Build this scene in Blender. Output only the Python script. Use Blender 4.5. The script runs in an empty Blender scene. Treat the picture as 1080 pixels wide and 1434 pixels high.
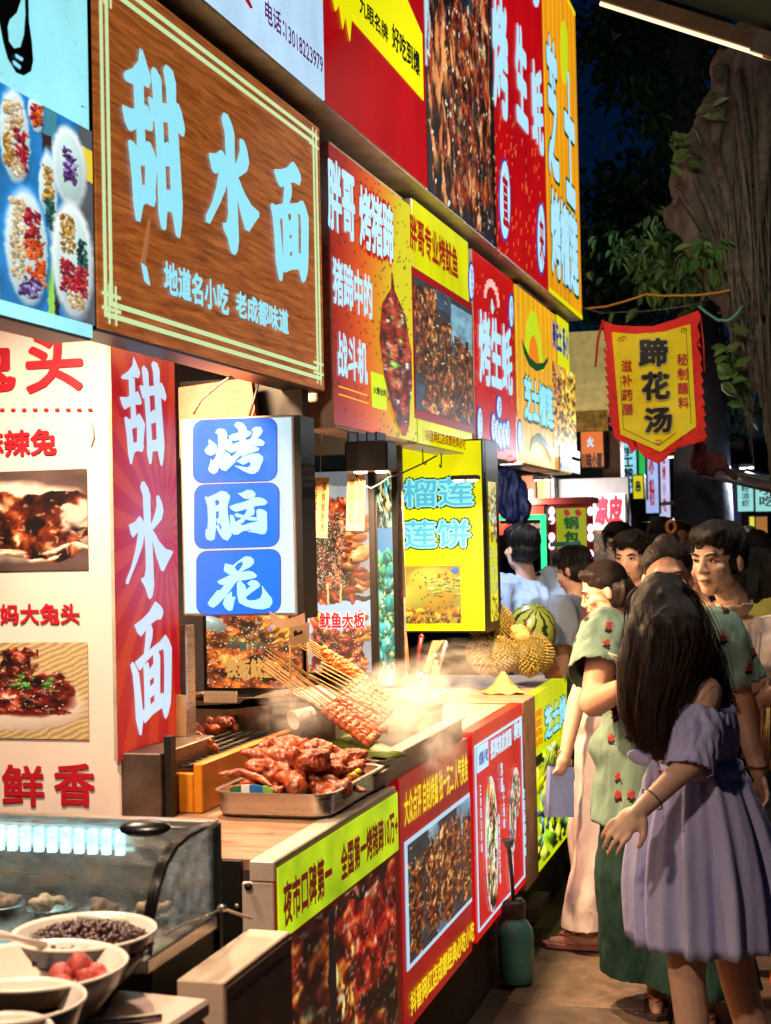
import bpy, bmesh, math, random
import numpy as np
from mathutils import Vector, Matrix, noise as mnoise
random.seed(7); rng = np.random.default_rng(7)
sc = bpy.context.scene
COL = sc.collection

# ------------------------------------------------------------------ camera
FPX = 2050.0                                   # focal length in photograph pixels (1080 x 1434)
TH = math.atan(590 / FPX); PT = math.atan(40 / FPX); RO = .021; EYE = 1.68
F0 = Vector((-math.sin(TH), math.cos(TH), 0)); R0 = Vector((math.cos(TH), math.sin(TH), 0)); ZU = Vector((0, 0, 1))
CF = F0 * math.cos(PT) + ZU * math.sin(PT); U0 = ZU * math.cos(PT) - F0 * math.sin(PT)
CR = R0 * math.cos(RO) - U0 * math.sin(RO); CU = U0 * math.cos(RO) + R0 * math.sin(RO)
CP = Vector((0, 0, EYE))
cam = bpy.data.cameras.new('camera'); camo = bpy.data.objects.new('camera', cam); COL.objects.link(camo)
camo.matrix_world = Matrix(((CR.x, CU.x, -CF.x, 0), (CR.y, CU.y, -CF.y, 0), (CR.z, CU.z, -CF.z, EYE), (0, 0, 0, 1)))
cam.sensor_fit = 'HORIZONTAL'; cam.sensor_width = 36; cam.lens = 36 * FPX / 1080; cam.clip_end = 500; cam.clip_start = .05
cam.dof.use_dof = True; cam.dof.focus_distance = 4.7; cam.dof.aperture_fstop = 8
sc.camera = camo

# ------------------------------------------------------------------ night sky
w = bpy.data.worlds.new('World'); sc.world = w; w.use_nodes = True
nt = w.node_tree; bg = nt.nodes['Background']; sky = nt.nodes.new('ShaderNodeTexSky')
sky.sky_type = 'NISHITA'; sky.sun_disc = False; sky.sun_elevation = math.radians(1.0); sky.sun_rotation = math.radians(200); sky.air_density = 1.0; sky.dust_density = 0.; sky.ozone_density = 6.
nt.links.new(sky.outputs[0], bg.inputs[0]); bg.inputs[1].default_value = .022
sc.view_settings.view_transform = 'Standard'; sc.view_settings.look = 'None'
sc.view_settings.exposure = 0; sc.view_settings.gamma = 1
cy = sc.cycles; cy.max_bounces = 7; cy.diffuse_bounces = 3; cy.glossy_bounces = 3; cy.transmission_bounces = 5
cy.transparent_max_bounces = 12; cy.volume_bounces = 1; cy.sample_clamp_indirect = 4; cy.sample_clamp_direct = 12
cy.caustics_reflective = False; cy.caustics_refractive = False; cy.volume_step_rate = 2.0; cy.volume_max_steps = 128
cy.use_denoising = True

# ------------------------------------------------------------------ pixel helpers (photograph pixel -> point of the place)
def ray(x, y): return CF + CR * ((x - 540) / FPX) - CU * ((y - 717) / FPX)
def atX(x, y, X):
    d = ray(x, y); return CP + d * (X / d.x)
def atY(x, y, Y):
    d = ray(x, y); return CP + d * (Y / d.y)
def atZ(x, y, z):
    d = ray(x, y); return CP + d * ((z - EYE) / d.z)
def atD(x, y, D): return CP + ray(x, y) * D

# ------------------------------------------------------------------ materials
def s2l(c):
    c = np.asarray(c, float) / 255.
    return np.where(c <= .04045, c / 12.92, ((c + .055) / 1.055) ** 2.4)
def lin(c): return tuple(float(v) for v in s2l(c)) + (1.,)
MATS = {}
def M(name, rgb, rough=.5, metal=0., var=.12, scale=14., bump=0., bscale=60., emit=0., trans=0., spec=.5, stretch=None, dirt=0., sss=0., coat=0., ecol=None, rvar=0.):
    """procedural principled material: rgb is sRGB 0-255; noise varies tone, roughness, relief and dirt"""
    if name in MATS: return MATS[name]
    m = bpy.data.materials.new(name); m.use_nodes = True; MATS[name] = m
    t = m.node_tree; N = t.nodes; L = t.links; p = N['Principled BSDF']
    c = lin(rgb)
    p.inputs['Base Color'].default_value = c; p.inputs['Roughness'].default_value = rough; p.inputs['Metallic'].default_value = metal
    p.inputs['Specular IOR Level'].default_value = spec
    if trans: p.inputs['Transmission Weight'].default_value = trans
    if sss:
        p.inputs['Subsurface Weight'].default_value = sss; p.inputs['Subsurface Radius'].default_value = (.02, .008, .004); p.inputs['Subsurface Scale'].default_value = .6
    if coat: p.inputs['Coat Weight'].default_value = coat; p.inputs['Coat Roughness'].default_value = .15
    tc = N.new('ShaderNodeTexCoord'); src = tc.outputs['Object']
    if stretch:
        mp = N.new('ShaderNodeMapping'); mp.inputs['Scale'].default_value = stretch; L.new(src, mp.inputs[0]); src = mp.outputs[0]
    if var or dirt or rvar:
        nz = N.new('ShaderNodeTexNoise'); nz.inputs['Scale'].default_value = scale; nz.inputs['Detail'].default_value = 5; nz.inputs['Roughness'].default_value = .6
        L.new(src, nz.inputs['Vector'])
        rp = N.new('ShaderNodeValToRGB'); rp.color_ramp.elements[0].position = .28; rp.color_ramp.elements[1].position = .72
        rp.color_ramp.elements[0].color = tuple(v * (1 - var * 1.6) for v in c[:3]) + (1,); rp.color_ramp.elements[1].color = tuple(min(1, v * (1 + var)) for v in c[:3]) + (1,)
        L.new(nz.outputs['Fac'], rp.inputs[0]); out = rp.outputs[0]
        if dirt:
            n2 = N.new('ShaderNodeTexNoise'); n2.inputs['Scale'].default_value = scale * .37; n2.inputs['Detail'].default_value = 8; n2.inputs['Roughness'].default_value = .75
            L.new(src, n2.inputs['Vector']); r2 = N.new('ShaderNodeValToRGB'); r2.color_ramp.elements[0].position = .5; r2.color_ramp.elements[1].position = .72
            L.new(n2.outputs['Fac'], r2.inputs[0]); ml = N.new('ShaderNodeMath'); ml.operation = 'MULTIPLY'; ml.inputs[1].default_value = dirt; L.new(r2.outputs[0], ml.inputs[0])
            mx = N.new('ShaderNodeMix'); mx.data_type = 'RGBA'; L.new(ml.outputs[0], mx.inputs[0]); L.new(out, mx.inputs[6]); mx.inputs[7].default_value = (.035, .024, .015, 1); out = mx.outputs[2]
        L.new(out, p.inputs['Base Color'])
        if emit and ecol is None: L.new(out, p.inputs['Emission Color'])
        if rvar:
            mr = N.new('ShaderNodeMapRange'); mr.inputs['To Min'].default_value = max(.02, rough - rvar); mr.inputs['To Max'].default_value = min(1, rough + rvar)
            L.new(nz.outputs['Fac'], mr.inputs[0]); L.new(mr.outputs[0], p.inputs['Roughness'])
    if emit:
        p.inputs['Emission Strength'].default_value = emit
        if ecol is not None: p.inputs['Emission Color'].default_value = lin(ecol)
        elif not (var or dirt or rvar): p.inputs['Emission Color'].default_value = c
    if bump:
        nb = N.new('ShaderNodeTexNoise'); nb.inputs['Scale'].default_value = bscale; nb.inputs['Detail'].default_value = 4; L.new(src, nb.inputs['Vector'])
        b = N.new('ShaderNodeBump'); b.inputs['Strength'].default_value = bump; b.inputs['Distance'].default_value = .01
        L.new(nb.outputs['Fac'], b.inputs['Height']); L.new(b.outputs[0], p.inputs['Normal'])
    return m
def lit(name, rgb, s=1., var=0.0, big=False):
    if big: return lit_face(name, rgb, s)          # backlit acrylic; small pieces are left to path hits instead of light sampling
    m = M(name, [v * .55 for v in rgb], .35, var=0, emit=s, scale=5, ecol=rgb) if not var else M(name, rgb, .35, var=var, emit=s, scale=5)
    if not big: m.cycles.emission_sampling = 'NONE'
    return m
def lit_face(name, rgb, s):
    """large backlit face: the tubes behind it and the aged film make it glow unevenly"""
    if name in MATS: return MATS[name]
    m = M(name, [v * .5 for v in rgb], .35, var=0, emit=s, ecol=rgb); t = m.node_tree; N = t.nodes; L = t.links; p = N['Principled BSDF']
    tc = N.new('ShaderNodeTexCoord'); mp = N.new('ShaderNodeMapping'); mp.inputs['Scale'].default_value = (2.2, 2.2, 1.3); L.new(tc.outputs['Object'], mp.inputs[0])
    n1 = N.new('ShaderNodeTexNoise'); n1.inputs['Scale'].default_value = 1.6; n1.inputs['Detail'].default_value = 2; L.new(mp.outputs[0], n1.inputs['Vector'])
    n2 = N.new('ShaderNodeTexNoise'); n2.inputs['Scale'].default_value = 90; n2.inputs['Detail'].default_value = 3; L.new(tc.outputs['Object'], n2.inputs['Vector'])
    r2 = N.new('ShaderNodeMapRange'); r2.inputs['From Min'].default_value = .62; r2.inputs['From Max'].default_value = .72; r2.inputs['To Min'].default_value = 1.; r2.inputs['To Max'].default_value = .72; L.new(n2.outputs['Fac'], r2.inputs[0])
    r1 = N.new('ShaderNodeMapRange'); r1.inputs['From Min'].default_value = .3; r1.inputs['From Max'].default_value = .7; r1.inputs['To Min'].default_value = s * .74; r1.inputs['To Max'].default_value = s * 1.08; L.new(n1.outputs['Fac'], r1.inputs[0])
    mu = N.new('ShaderNodeMath'); mu.operation = 'MULTIPLY'; L.new(r1.outputs[0], mu.inputs[0]); L.new(r2.outputs[0], mu.inputs[1]); L.new(mu.outputs[0], p.inputs['Emission Strength']); return m
def printmat(name, emit=0., rough=.4, gloss=.5):
    """flat print whose colours sit in the colour attribute 'print'"""
    if name in MATS: return MATS[name]
    m = bpy.data.materials.new(name); m.use_nodes = True; MATS[name] = m
    t = m.node_tree; p = t.nodes['Principled BSDF']; a = t.nodes.new('ShaderNodeVertexColor'); a.layer_name = 'print'
    t.links.new(a.outputs[0], p.inputs['Base Color']); p.inputs['Roughness'].default_value = rough
    if emit: p.inputs['Base Color'].default_value = (.02, .02, .02, 1); p.inputs['Specular IOR Level'].default_value = .2; t.links.remove(p.inputs['Base Color'].links[0]); p.inputs['Specular IOR Level'].default_value = gloss
    if emit:
        t.links.new(a.outputs[0], p.inputs['Emission Color']); p.inputs['Emission Strength'].default_value = emit; m.cycles.emission_sampling = 'NONE'
    return m
PR_LIT = lambda: printmat('backlit_print', 1.0)
PR_DULL = lambda: printmat('paper_print', 0., .45)

# ------------------------------------------------------------------ mesh helpers
def link(name, me, mat=None, parent=None, loc=None, smooth=False):
    o = bpy.data.objects.new(name, me); COL.objects.link(o)
    if mat is not None: me.materials.append(mat)
    if parent is not None: o.parent = parent
    if loc is not None: o.location = loc
    if smooth: me.polygons.foreach_set('use_smooth', [True] * len(me.polygons))
    return o
def tag(o, label=None, cat=None, group=None, kind=None):
    if label: o['label'] = label
    if cat: o['category'] = cat
    if group: o['group'] = group
    if kind: o['kind'] = kind
    return o
def thing(name, label, cat, loc=(0, 0, 0), rotz=0., group=None):
    o = bpy.data.objects.new(name, None); COL.objects.link(o); o.empty_display_size = .1
    o.location = loc; o.rotation_euler = (0, 0, rotz)
    return tag(o, label, cat, group)
def copy_tree(o, parent=None):
    c = o.copy(); COL.objects.link(c); c.parent = parent
    for ch in list(o.children): copy_tree(ch, c)
    return c
class MB:
    def __init__(s): s.v = []; s.f = []
    def add(s, vs, fs):
        b = len(s.v); s.v += [tuple(v) for v in vs]; s.f += [tuple(i + b for i in f) for f in fs]; return s
    def box(s, x0, x1, y0, y1, z0, z1, c=0.):
        """box, with chamfered vertical and top edges when c > 0"""
        if c <= 0:
            return s.add([(x0, y0, z0), (x1, y0, z0), (x1, y1, z0), (x0, y1, z0), (x0, y0, z1), (x1, y0, z1), (x1, y1, z1), (x0, y1, z1)],
                  [(3, 2, 1, 0), (4, 5, 6, 7), (0, 1, 5, 4), (1, 2, 6, 5), (2, 3, 7, 6), (3, 0, 4, 7)])
        def ring(i, z): return [(x0 + i, y0 + c, z), (x0 + c, y0 + i, z), (x1 - c, y0 + i, z), (x1 - i, y0 + c, z), (x1 - i, y1 - c, z), (x1 - c, y1 - i, z), (x0 + c, y1 - i, z), (x0 + i, y1 - c, z)]
        k = c * .9
        rs = [ring(k, z0), ring(0, z0 + c), ring(0, z1 - c), ring(k, z1)]
        vs = sum(rs, []); fs = [tuple(range(7, -1, -1)), tuple(range(24, 32))]
        for r in range(3):
            for i in range(8):
                j = (i + 1) % 8; fs.append((r * 8 + i, r * 8 + j, r * 8 + 8 + j, r * 8 + 8 + i))
        return s.add(vs, fs)
    def tube(s, pts, rad, n=8, cap=True, up=None):
        """swept tube through pts; rad is a number or one per point"""
        pts = [Vector(p) for p in pts]; m = len(pts)
        if not hasattr(rad, '__len__'): rad = [rad] * m
        b = len(s.v); prev = None
        for i, p in enumerate(pts):
            d = (pts[min(i + 1, m - 1)] - pts[max(i - 1, 0)]).normalized()
            if prev is None:
                a = Vector((0, 0, 1)) if abs(d.z) < .9 else Vector((1, 0, 0)); prev = d.cross(a).normalized()
            e = (prev - d * prev.dot(d))
            e = e.normalized() if e.length > 1e-6 else d.orthogonal().normalized(); prev = e; g = d.cross(e)
            for k in range(n):
                t = 2 * math.pi * k / n; s.v.append(tuple(p + (e * math.cos(t) + g * math.sin(t)) * rad[i]))
        for i in range(m - 1):
            for k in range(n):
                j = (k + 1) % n; s.f.append((b + i * n + k, b + i * n + j, b + (i + 1) * n + j, b + (i + 1) * n + k))
        if cap: s.f.append(tuple(b + k for k in range(n - 1, -1, -1))); s.f.append(tuple(b + (m - 1) * n + k for k in range(n)))
        return s
    def lathe(s, prof, n=24, c=(0, 0, 0), axis=None, squash=(1, 1), cap=(True, True)):
        """profile [(r, z)] turned about z (or about the given axis) through c"""
        b = len(s.v); R = Matrix.Identity(3)
        if axis is not None: R = Vector((0, 0, 1)).rotation_difference(Vector(axis)).to_matrix()
        c = Vector(c)
        for r, z in prof:
            for k in range(n):
                t = 2 * math.pi * k / n; s.v.append(tuple(R @ Vector((r * math.cos(t) * squash[0], r * math.sin(t) * squash[1], z)) + c))
        for i in range(len(prof) - 1):
            for k in range(n):
                j = (k + 1) % n; s.f.append((b + i * n + k, b + i * n + j, b + (i + 1) * n + j, b + (i + 1) * n + k))
        if cap[0]: s.f.append(tuple(b + k for k in range(n - 1, -1, -1)))
        if cap[1]: s.f.append(tuple(b + (len(prof) - 1) * n + k for k in range(n)))
        return s
    def ell(s, c, r, R=None, n=14, m=9):
        b = len(s.v); c = Vector(c); R = R or Matrix.Identity(3)
        s.v.append(tuple(c + R @ Vector((0, 0, -r[2]))))
        for i in range(1, m):
            a = -math.pi / 2 + math.pi * i / m
            for k in range(n):
                t = 2 * math.pi * k / n; s.v.append(tuple(c + R @ Vector((r[0] * math.cos(a) * math.cos(t), r[1] * math.cos(a) * math.sin(t), r[2] * math.sin(a)))))
        s.v.append(tuple(c + R @ Vector((0, 0, r[2])))); e = len(s.v) - 1
        for k in range(n):
            j = (k + 1) % n; s.f.append((b, b + 1 + j, b + 1 + k)); s.f.append((e, b + 1 + (m - 2) * n + k, b + 1 + (m - 2) * n + j))
        for i in range(m - 2):
            for k in range(n):
                j = (k + 1) % n; s.f.append((b + 1 + i * n + k, b + 1 + i * n + j, b + 1 + (i + 1) * n + j, b + 1 + (i + 1) * n + k))
        return s
    def prism(s, poly, y0, y1):
        """polygon [(x, z)] extruded along y (front face at y0)"""
        n = len(poly); a = sum(poly[i][0] * poly[(i + 1) % n][1] - poly[(i + 1) % n][0] * poly[i][1] for i in range(n))
        if a < 0: poly = poly[::-1]
        return s.add([(x, y0, z) for x, z in poly] + [(x, y1, z) for x, z in poly],
                     [tuple(range(n)), tuple(range(2 * n - 1, n - 1, -1))] + [(i, i + n, (i + 1) % n + n, (i + 1) % n) for i in range(n)])
    def mesh(s, name):
        me = bpy.data.meshes.new(name); me.from_pydata(s.v, [], s.f); me.validate(); return me
    def build(s, name, mat, parent=None, smooth=False, loc=None):
        return link(name, s.mesh(name), mat, parent, loc, smooth)

# ------------------------------------------------------------------ lettering (built-in font turned into flat meshes)
_TX = {}
def glyphs(txt):
    if txt in _TX: return _TX[txt]
    cu = bpy.data.curves.new('t', 'FONT'); cu.body = txt; cu.resolution_u = 3
    o = bpy.data.objects.new('t', cu); COL.objects.link(o)
    me = o.evaluated_get(bpy.context.evaluated_depsgraph_get()).to_mesh()
    v = np.array([x.co[:2] for x in me.vertices]); f = [tuple(p.vertices) for p in me.polygons]
    o.to_mesh_clear(); bpy.data.objects.remove(o); bpy.data.curves.remove(cu)
    _TX[txt] = (v, f); return _TX[txt]
def poly_glyph(strokes):
    """strokes drawn as polygons in image pixels (y down)"""
    return [np.array([(x, -y) for x, y in p], float) for p in strokes]

class Fr:
    """a vertical plane of the place: local x along it, local -y its front, z up"""
    def __init__(s, x0, y0, phi):
        s.o = Vector((x0, y0, 0)); s.phi = phi; s.U = Vector((math.cos(phi), math.sin(phi), 0)); s.N = Vector((math.sin(phi), -math.cos(phi), 0))
    def uz(s, x, y, n=0.):
        d = ray(x, y); o = s.o + s.N * n; t = (o - CP).dot(s.N) / d.dot(s.N); P = CP + d * t
        return ((P - s.o).dot(s.U), P.z)
class Sign:
    def __init__(s, fr, name, label, cat, bl, tr, group=None, root=None, zr=None):
        s.fr = fr; s.u0, s.z0 = fr.uz(*bl); s.u1, s.z1 = fr.uz(*tr)
        if zr: s.z0, s.z1 = zr
        s.w = s.u1 - s.u0; s.h = s.z1 - s.z0
        p = fr.o + fr.U * s.u0
        s.root = root or thing(name, label, cat, (p.x, p.y, s.z0), fr.phi, group)
    def L(s, p, n=0.):
        u, z = s.fr.uz(p[0], p[1], n); return (u - s.u0, z - s.z0)
    def body(s, name, depth, mat, parent=None, c=.004):
        return MB().box(0, s.w, .003, depth, 0, s.h, c).build(name, mat, parent or s.root)
    def face(s, mat, name='face_panel', inset=.006, n=0.0, parent=None):
        return MB().box(inset, s.w - inset, -n - .002, .01, inset, s.h - inset).build(name, mat, parent or s.root)
    def rect(s, name, a, b, mat, n=.004, parent=None):
        (x0, z1), (x1, z0) = s.L(a), s.L(b)
        return MB().box(x0, x1, -n, -.0005, z0, z1).build(name, mat, parent or s.root)
    def poly(s, name, pts, mat, n=.005, parent=None):
        return MB().prism([s.L(p) for p in pts], -n, -n + .002).build(name, mat, parent or s.root)
    def text(s, txt, a, b, mat, n=.006, bold=.03, vertical=False, name='lettering', parent=None, shear=0., k=8, gap=.08, jit=0.):
        (x0, z1), (x1, z0) = s.L(a), s.L(b)
        vs = []; fs = []
        cells = []
        if vertical:
            ch = (z1 - z0) / len(txt)
            for i, c in enumerate(txt): cells.append((c, x0, x1, z1 - (i + 1) * ch + ch * gap, z1 - i * ch - ch * gap * .3))
        else: cells.append((txt, x0, x1, z0, z1))
        for c, X0, X1, Z0, Z1 in cells:
            v, f = glyphs(c); lo = v.min(0) - bold; hi = v.max(0) + bold
            q = v.copy()
            if len(c) == 1 and c in '一': lo[1] -= .4; hi[1] += .4
            sx, sz = (X1 - X0) / (hi[0] - lo[0]), (Z1 - Z0) / (hi[1] - lo[1])
            for i in range(max(1, k if bold else 1)):
                a_ = 2 * math.pi * i / k; off = np.array([math.cos(a_), math.sin(a_)]) * bold
                base = len(vs)
                for p in q:
                    x = (p[0] + off[0] - lo[0]) * sx; z = (p[1] + off[1] - lo[1]) * sz
                    x += shear * z
                    if jit: z += jit * math.sin(x * 40 + p[1] * 9); x += jit * math.sin(z * 57)
                    vs.append((X0 + x, -n - i * .00006, Z0 + z))
                fs += [tuple(j + base for j in g) for g in f]
        me = bpy.data.meshes.new(name); me.from_pydata(vs, [], fs)
        return link(name, me, mat, parent or s.root)
    def brush(s, strokes, a, b, mat, n=.006, name='lettering', parent=None, bold=0.):
        (x0, z1), (x1, z0) = s.L(a), s.L(b); ps = poly_glyph(strokes); al = np.concatenate(ps); lo, hi = al.min(0), al.max(0)
        mb = MB()
        for i, p in enumerate(ps):
            q = (p - lo) / (hi - lo)
            for j, (ox, oz) in enumerate(((0, 0),) if not bold else ((-bold, -bold * .6), (bold, -bold * .6), (bold, bold * .6), (-bold, bold * .6))):
                mb.prism([(x0 + ox + x * (x1 - x0), z0 + oz + z * (z1 - z0)) for x, z in q], -n - i * .00015 - j * .00004, -n + .001)
        return mb.build(name, mat, parent or s.root)
    def paint(s, name, a, b, img, mat, n=.004, parent=None):
        """colour-attribute print on a fine grid between two photograph pixels"""
        (x0, z1), (x1, z0) = s.L(a), s.L(b)
        return grid_print(name, img, x0, x1, z0, z1, -n, mat, parent or s.root)
def grid_print(name, img, x0, x1, z0, z1, y, mat, parent):
    h, w_, _ = img.shape
    X, Zg = np.meshgrid(np.linspace(x0, x1, w_), np.linspace(z1, z0, h))
    co = np.stack([X, np.full_like(X, y), Zg], -1).reshape(-1, 3)
    idx = np.arange(h * w_).reshape(h, w_)
    q = np.stack([idx[1:, :-1], idx[1:, 1:], idx[:-1, 1:], idx[:-1, :-1]], -1).reshape(-1, 4)
    me = bpy.data.meshes.new(name); me.vertices.add(len(co)); me.vertices.foreach_set('co', co.ravel())
    me.loops.add(q.size); me.loops.foreach_set('vertex_index', q.ravel()); me.polygons.add(len(q))
    me.polygons.foreach_set('loop_start', np.arange(0, q.size, 4)); me.polygons.foreach_set('loop_total', np.full(len(q), 4))
    me.update(calc_edges=True)
    at = me.color_attributes.new('print', 'FLOAT_COLOR', 'POINT')
    rgba = np.ones((h * w_, 4)); rgba[:, :3] = s2l(np.clip(img, 0, 255)).reshape(-1, 3)
    at.data.foreach_set('color', rgba.ravel().astype(np.float32))
    return link(name, me, mat, parent)

# ------------------------------------------------------------------ print painting (numpy, used only for flat prints)
def cv(w_, h, c): return np.ones((h, w_, 3)) * np.array(c, float)
def vnoise(w_, h, cx, cy, oct=3):
    out = np.zeros((h, w_)); amp = 1.; tot = 0
    for o in range(oct):
        gx, gy = max(2, int(cx * 2 ** o) + 2), max(2, int(cy * 2 ** o) + 2); g = rng.random((gy, gx))
        x = np.linspace(0, gx - 1.001, w_); y = np.linspace(0, gy - 1.001, h); xi = x.astype(int); yi = y.astype(int); fx = x - xi; fy = (y - yi)[:, None]
        fx = fx * fx * (3 - 2 * fx); fy = fy * fy * (3 - 2 * fy)
        a = g[yi][:, xi] * (1 - fx) + g[yi][:, xi + 1] * fx; b = g[yi + 1][:, xi] * (1 - fx) + g[yi + 1][:, xi + 1] * fx
        out += amp * (a * (1 - fy) + b * fy); tot += amp; amp *= .55
    return out / tot
def ellp(img, cx, cy, a, b, ang, col, shade=.5, hl=.3, soft=0.):
    """shaded ellipse: lit from upper left, with a gloss spot"""
    h, w_, _ = img.shape; r = max(a, b) + 1
    x0, x1, y0, y1 = int(max(0, cx - r)), int(min(w_, cx + r + 1)), int(max(0, cy - r)), int(min(h, cy + r + 1))
    if x1 <= x0 or y1 <= y0: return
    Y, X = np.mgrid[y0:y1, x0:x1]; dx = X - cx; dy = Y - cy; ca, sa = math.cos(ang), math.sin(ang)
    p = (dx * ca + dy * sa) / a; q = (-dx * sa + dy * ca) / b; d = p * p + q * q
    k = np.clip((1.08 - d) * 3, 0, 1)[..., None]
    sh = 1 - shade * np.clip(.5 * (dx / a * .5 + dy / b) + .25 * d, -.4, 1.2)
    g = hl * np.exp(-(((p + .25) / .35) ** 2 + ((q + .35) / .25) ** 2)) * 255
    c = np.array(col, float)[None, None] * sh[..., None] + g[..., None]
    img[y0:y1, x0:x1] = img[y0:y1, x0:x1] * (1 - k) + np.clip(c, 0, 255) * k
MEAT = [(150, 48, 18), (110, 34, 14), (190, 80, 24), (82, 26, 12), (214, 112, 36), (132, 52, 22), (60, 22, 12)]
def pick(p): return p[rng.integers(len(p))]
def meat(w_, h, n=160, size=(6, 14), asp=(.35, .6), pal=MEAT, bgc=(40, 20, 14), ang=(0, 3.1), sesame=150, green=25, white=0):
    im = cv(w_, h, bgc) * (.6 + .8 * vnoise(w_, h, 6, 6))[..., None]
    for _ in range(n):
        a = rng.uniform(*size); ellp(im, rng.uniform(0, w_), rng.uniform(0, h), a, a * rng.uniform(*asp), rng.uniform(*ang), np.array(pick(pal)) * rng.uniform(.7, 1.2), .8, rng.uniform(.1, .5))
    for _ in range(sesame): ellp(im, rng.uniform(0, w_), rng.uniform(0, h), 1.0, .8, 0, (250, 226, 170), .1, 0)
    for _ in range(green): ellp(im, rng.uniform(0, w_), rng.uniform(0, h), rng.uniform(1.5, 3), 1.3, rng.uniform(0, 3), (60, 110, 30), .3, .1)
    im *= (.75 + .5 * vnoise(w_, h, 14, 14, 3))[..., None]
    return im
def box_fill(im, x0, y0, x1, y1, c):
    h, w_, _ = im.shape; im[int(y0 * h):int(y1 * h), int(x0 * w_):int(x1 * w_)] = c
def crowd(im, x0, y0, x1, y1, n, size, pal, asp=(.35, .6), ang=(0, 3.1), hl=(.1, .5), shade=.8):
    h, w_, _ = im.shape
    for _ in range(n):
        a = rng.uniform(*size); ellp(im, rng.uniform(x0, x1) * w_, rng.uniform(y0, y1) * h, a, a * rng.uniform(*asp), rng.uniform(*ang), np.array(pick(pal)) * rng.uniform(.75, 1.15), shade, rng.uniform(*hl))

def warp(im, amp, cells=10):
    """domain-warp a print so that its pieces lose their regular outline"""
    h, w_, _ = im.shape; Y, X = np.mgrid[0:h, 0:w_]
    dx = (vnoise(w_, h, cells, cells * h / w_, 3) - .5) * amp * 2; dy = (vnoise(w_, h, cells, cells * h / w_, 3) - .5) * amp * 2
    return im[np.clip(Y + dy, 0, h - 1).astype(int), np.clip(X + dx, 0, w_ - 1).astype(int)]

def ramp(n, pal):
    """map 0..1 noise to a dark-to-bright palette"""
    pal = np.array(pal, float); n = np.clip(n, 0, .999) * (len(pal) - 1); i = n.astype(int); f = (n - i)[..., None]; return pal[i] * (1 - f) + pal[i + 1] * f
GR = [(14, 8, 8), (44, 18, 12), (86, 34, 16), (134, 58, 24), (178, 92, 36), (214, 140, 66), (240, 200, 130)]
def roast(im, x0, y0, x1, y1, pal=GR, cx=10, cy=10, lo=.25, hi=.8, edge=.12, dark=.5):
    """patch of roasted meat: fibrous noise ramped through a palette, ragged edge, dark gaps, oily glints"""
    h, w_, _ = im.shape; a, b, c, d = int(x0 * w_), int(x1 * w_), int(y0 * h), int(y1 * h); W_, H_ = b - a, d - c
    if W_ < 4 or H_ < 4: return
    n = vnoise(W_, H_, cx, cy, 4); g = (n - lo) / (hi - lo); big = vnoise(W_, H_, max(2, cx / 3), max(2, cy / 3), 2); t = ramp(g * (.55 + .9 * big), pal)
    gap = np.clip((vnoise(W_, H_, cx * .7, cy * .7, 3) - .36) * 7, 0, 1)[..., None]; t = t * (1 - dark * (1 - gap))
    gl = (vnoise(W_, H_, cx * 2.5, cy * 2.5, 2) > .74)[..., None]; t = np.where(gl, t * .6 + np.array((255, 226, 180)) * .4, t)
    X = np.linspace(0, 1, W_)[None]; Y = np.linspace(0, 1, H_)[:, None]; e = np.minimum(np.minimum(X, 1 - X) * 2, np.minimum(Y, 1 - Y) * 4); m = np.clip((e + (vnoise(W_, H_, 6, 6, 3) - .62) * 1.0 * (edge > 0) + .06) / max(edge, .01), 0, 1)[..., None] if edge > 0 else 1.
    im[c:d, a:b] = im[c:d, a:b] * (1 - m) + t * m

# ================================================================== SETTING: ground, pavement
m_ground = M('street_stone', (58, 44, 34), .75, var=.35, scale=3, bump=.3, bscale=40, dirt=.5)
g = MB().add([(-60, -20, -.014), (60, -20, -.014), (60, 120, -.014), (-60, 120, -.014)], [(0, 1, 2, 3)]).build('ground', m_ground); tag(g, kind='structure')
pave = bpy.data.objects.new('pavement', None); COL.objects.link(pave); tag(pave, kind='structure')
m_slabs = [M('paving_slab_%d' % i, c, .5, var=.3, scale=9, bump=.25, bscale=70, dirt=.55, rvar=.2) for i, c in enumerate([(106, 88, 74), (98, 82, 70), (114, 96, 80), (92, 77, 66)])]
slab_me = []
for i, m in enumerate(m_slabs):
    me = MB().box(-.297, .297, -.447, .447, -.06, 0, .004).mesh('slab'); me.materials.append(m); slab_me.append(me)
k = 0
for ix in range(7):
    for iy in range(9):
        x = -1.10 + .302 + ix * .604
        if ix >= 2: x += .22
        y = 3.9 + iy * .904 + (.45 if ix % 2 else 0)
        o = bpy.data.objects.new('slab', slab_me[(ix * 5 + iy * 3) % 4]); COL.objects.link(o); o.parent = pave
        o.location = (x, y, random.uniform(-.003, .002)); o.rotation_euler = (random.uniform(-.003, .003), random.uniform(-.003, .003), random.uniform(-.004, .004))
brick_me = []
for i, m in enumerate(m_slabs):
    me = MB().box(-.051, .051, -.106, .106, -.06, 0, .005).mesh('brick'); me.materials.append(m); brick_me.append(me)
for ix in range(2):
    for iy in range(22):
        o = bpy.data.objects.new('brick', brick_me[(ix * 3 + iy * 7 + iy // 3) % 4]); COL.objects.link(o); o.parent = pave
        o.location = (-1.10 + 1.208 + .057 + ix * .107, 4.0 + iy * .218 + (.1 if ix else 0), random.uniform(-.004, .003))
lit_mb = MB()
for _ in range(90):      # scraps of litter trodden into the pavement
    x, y = random.uniform(-1.1, .6), random.uniform(4.3, 8); a = random.uniform(0, 3); r = random.uniform(.004, .011)
    lit_mb.tube([(x, y, .004), (x + r * math.cos(a), y + r * math.sin(a), .006)], [.002, .0015], 4)
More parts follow.
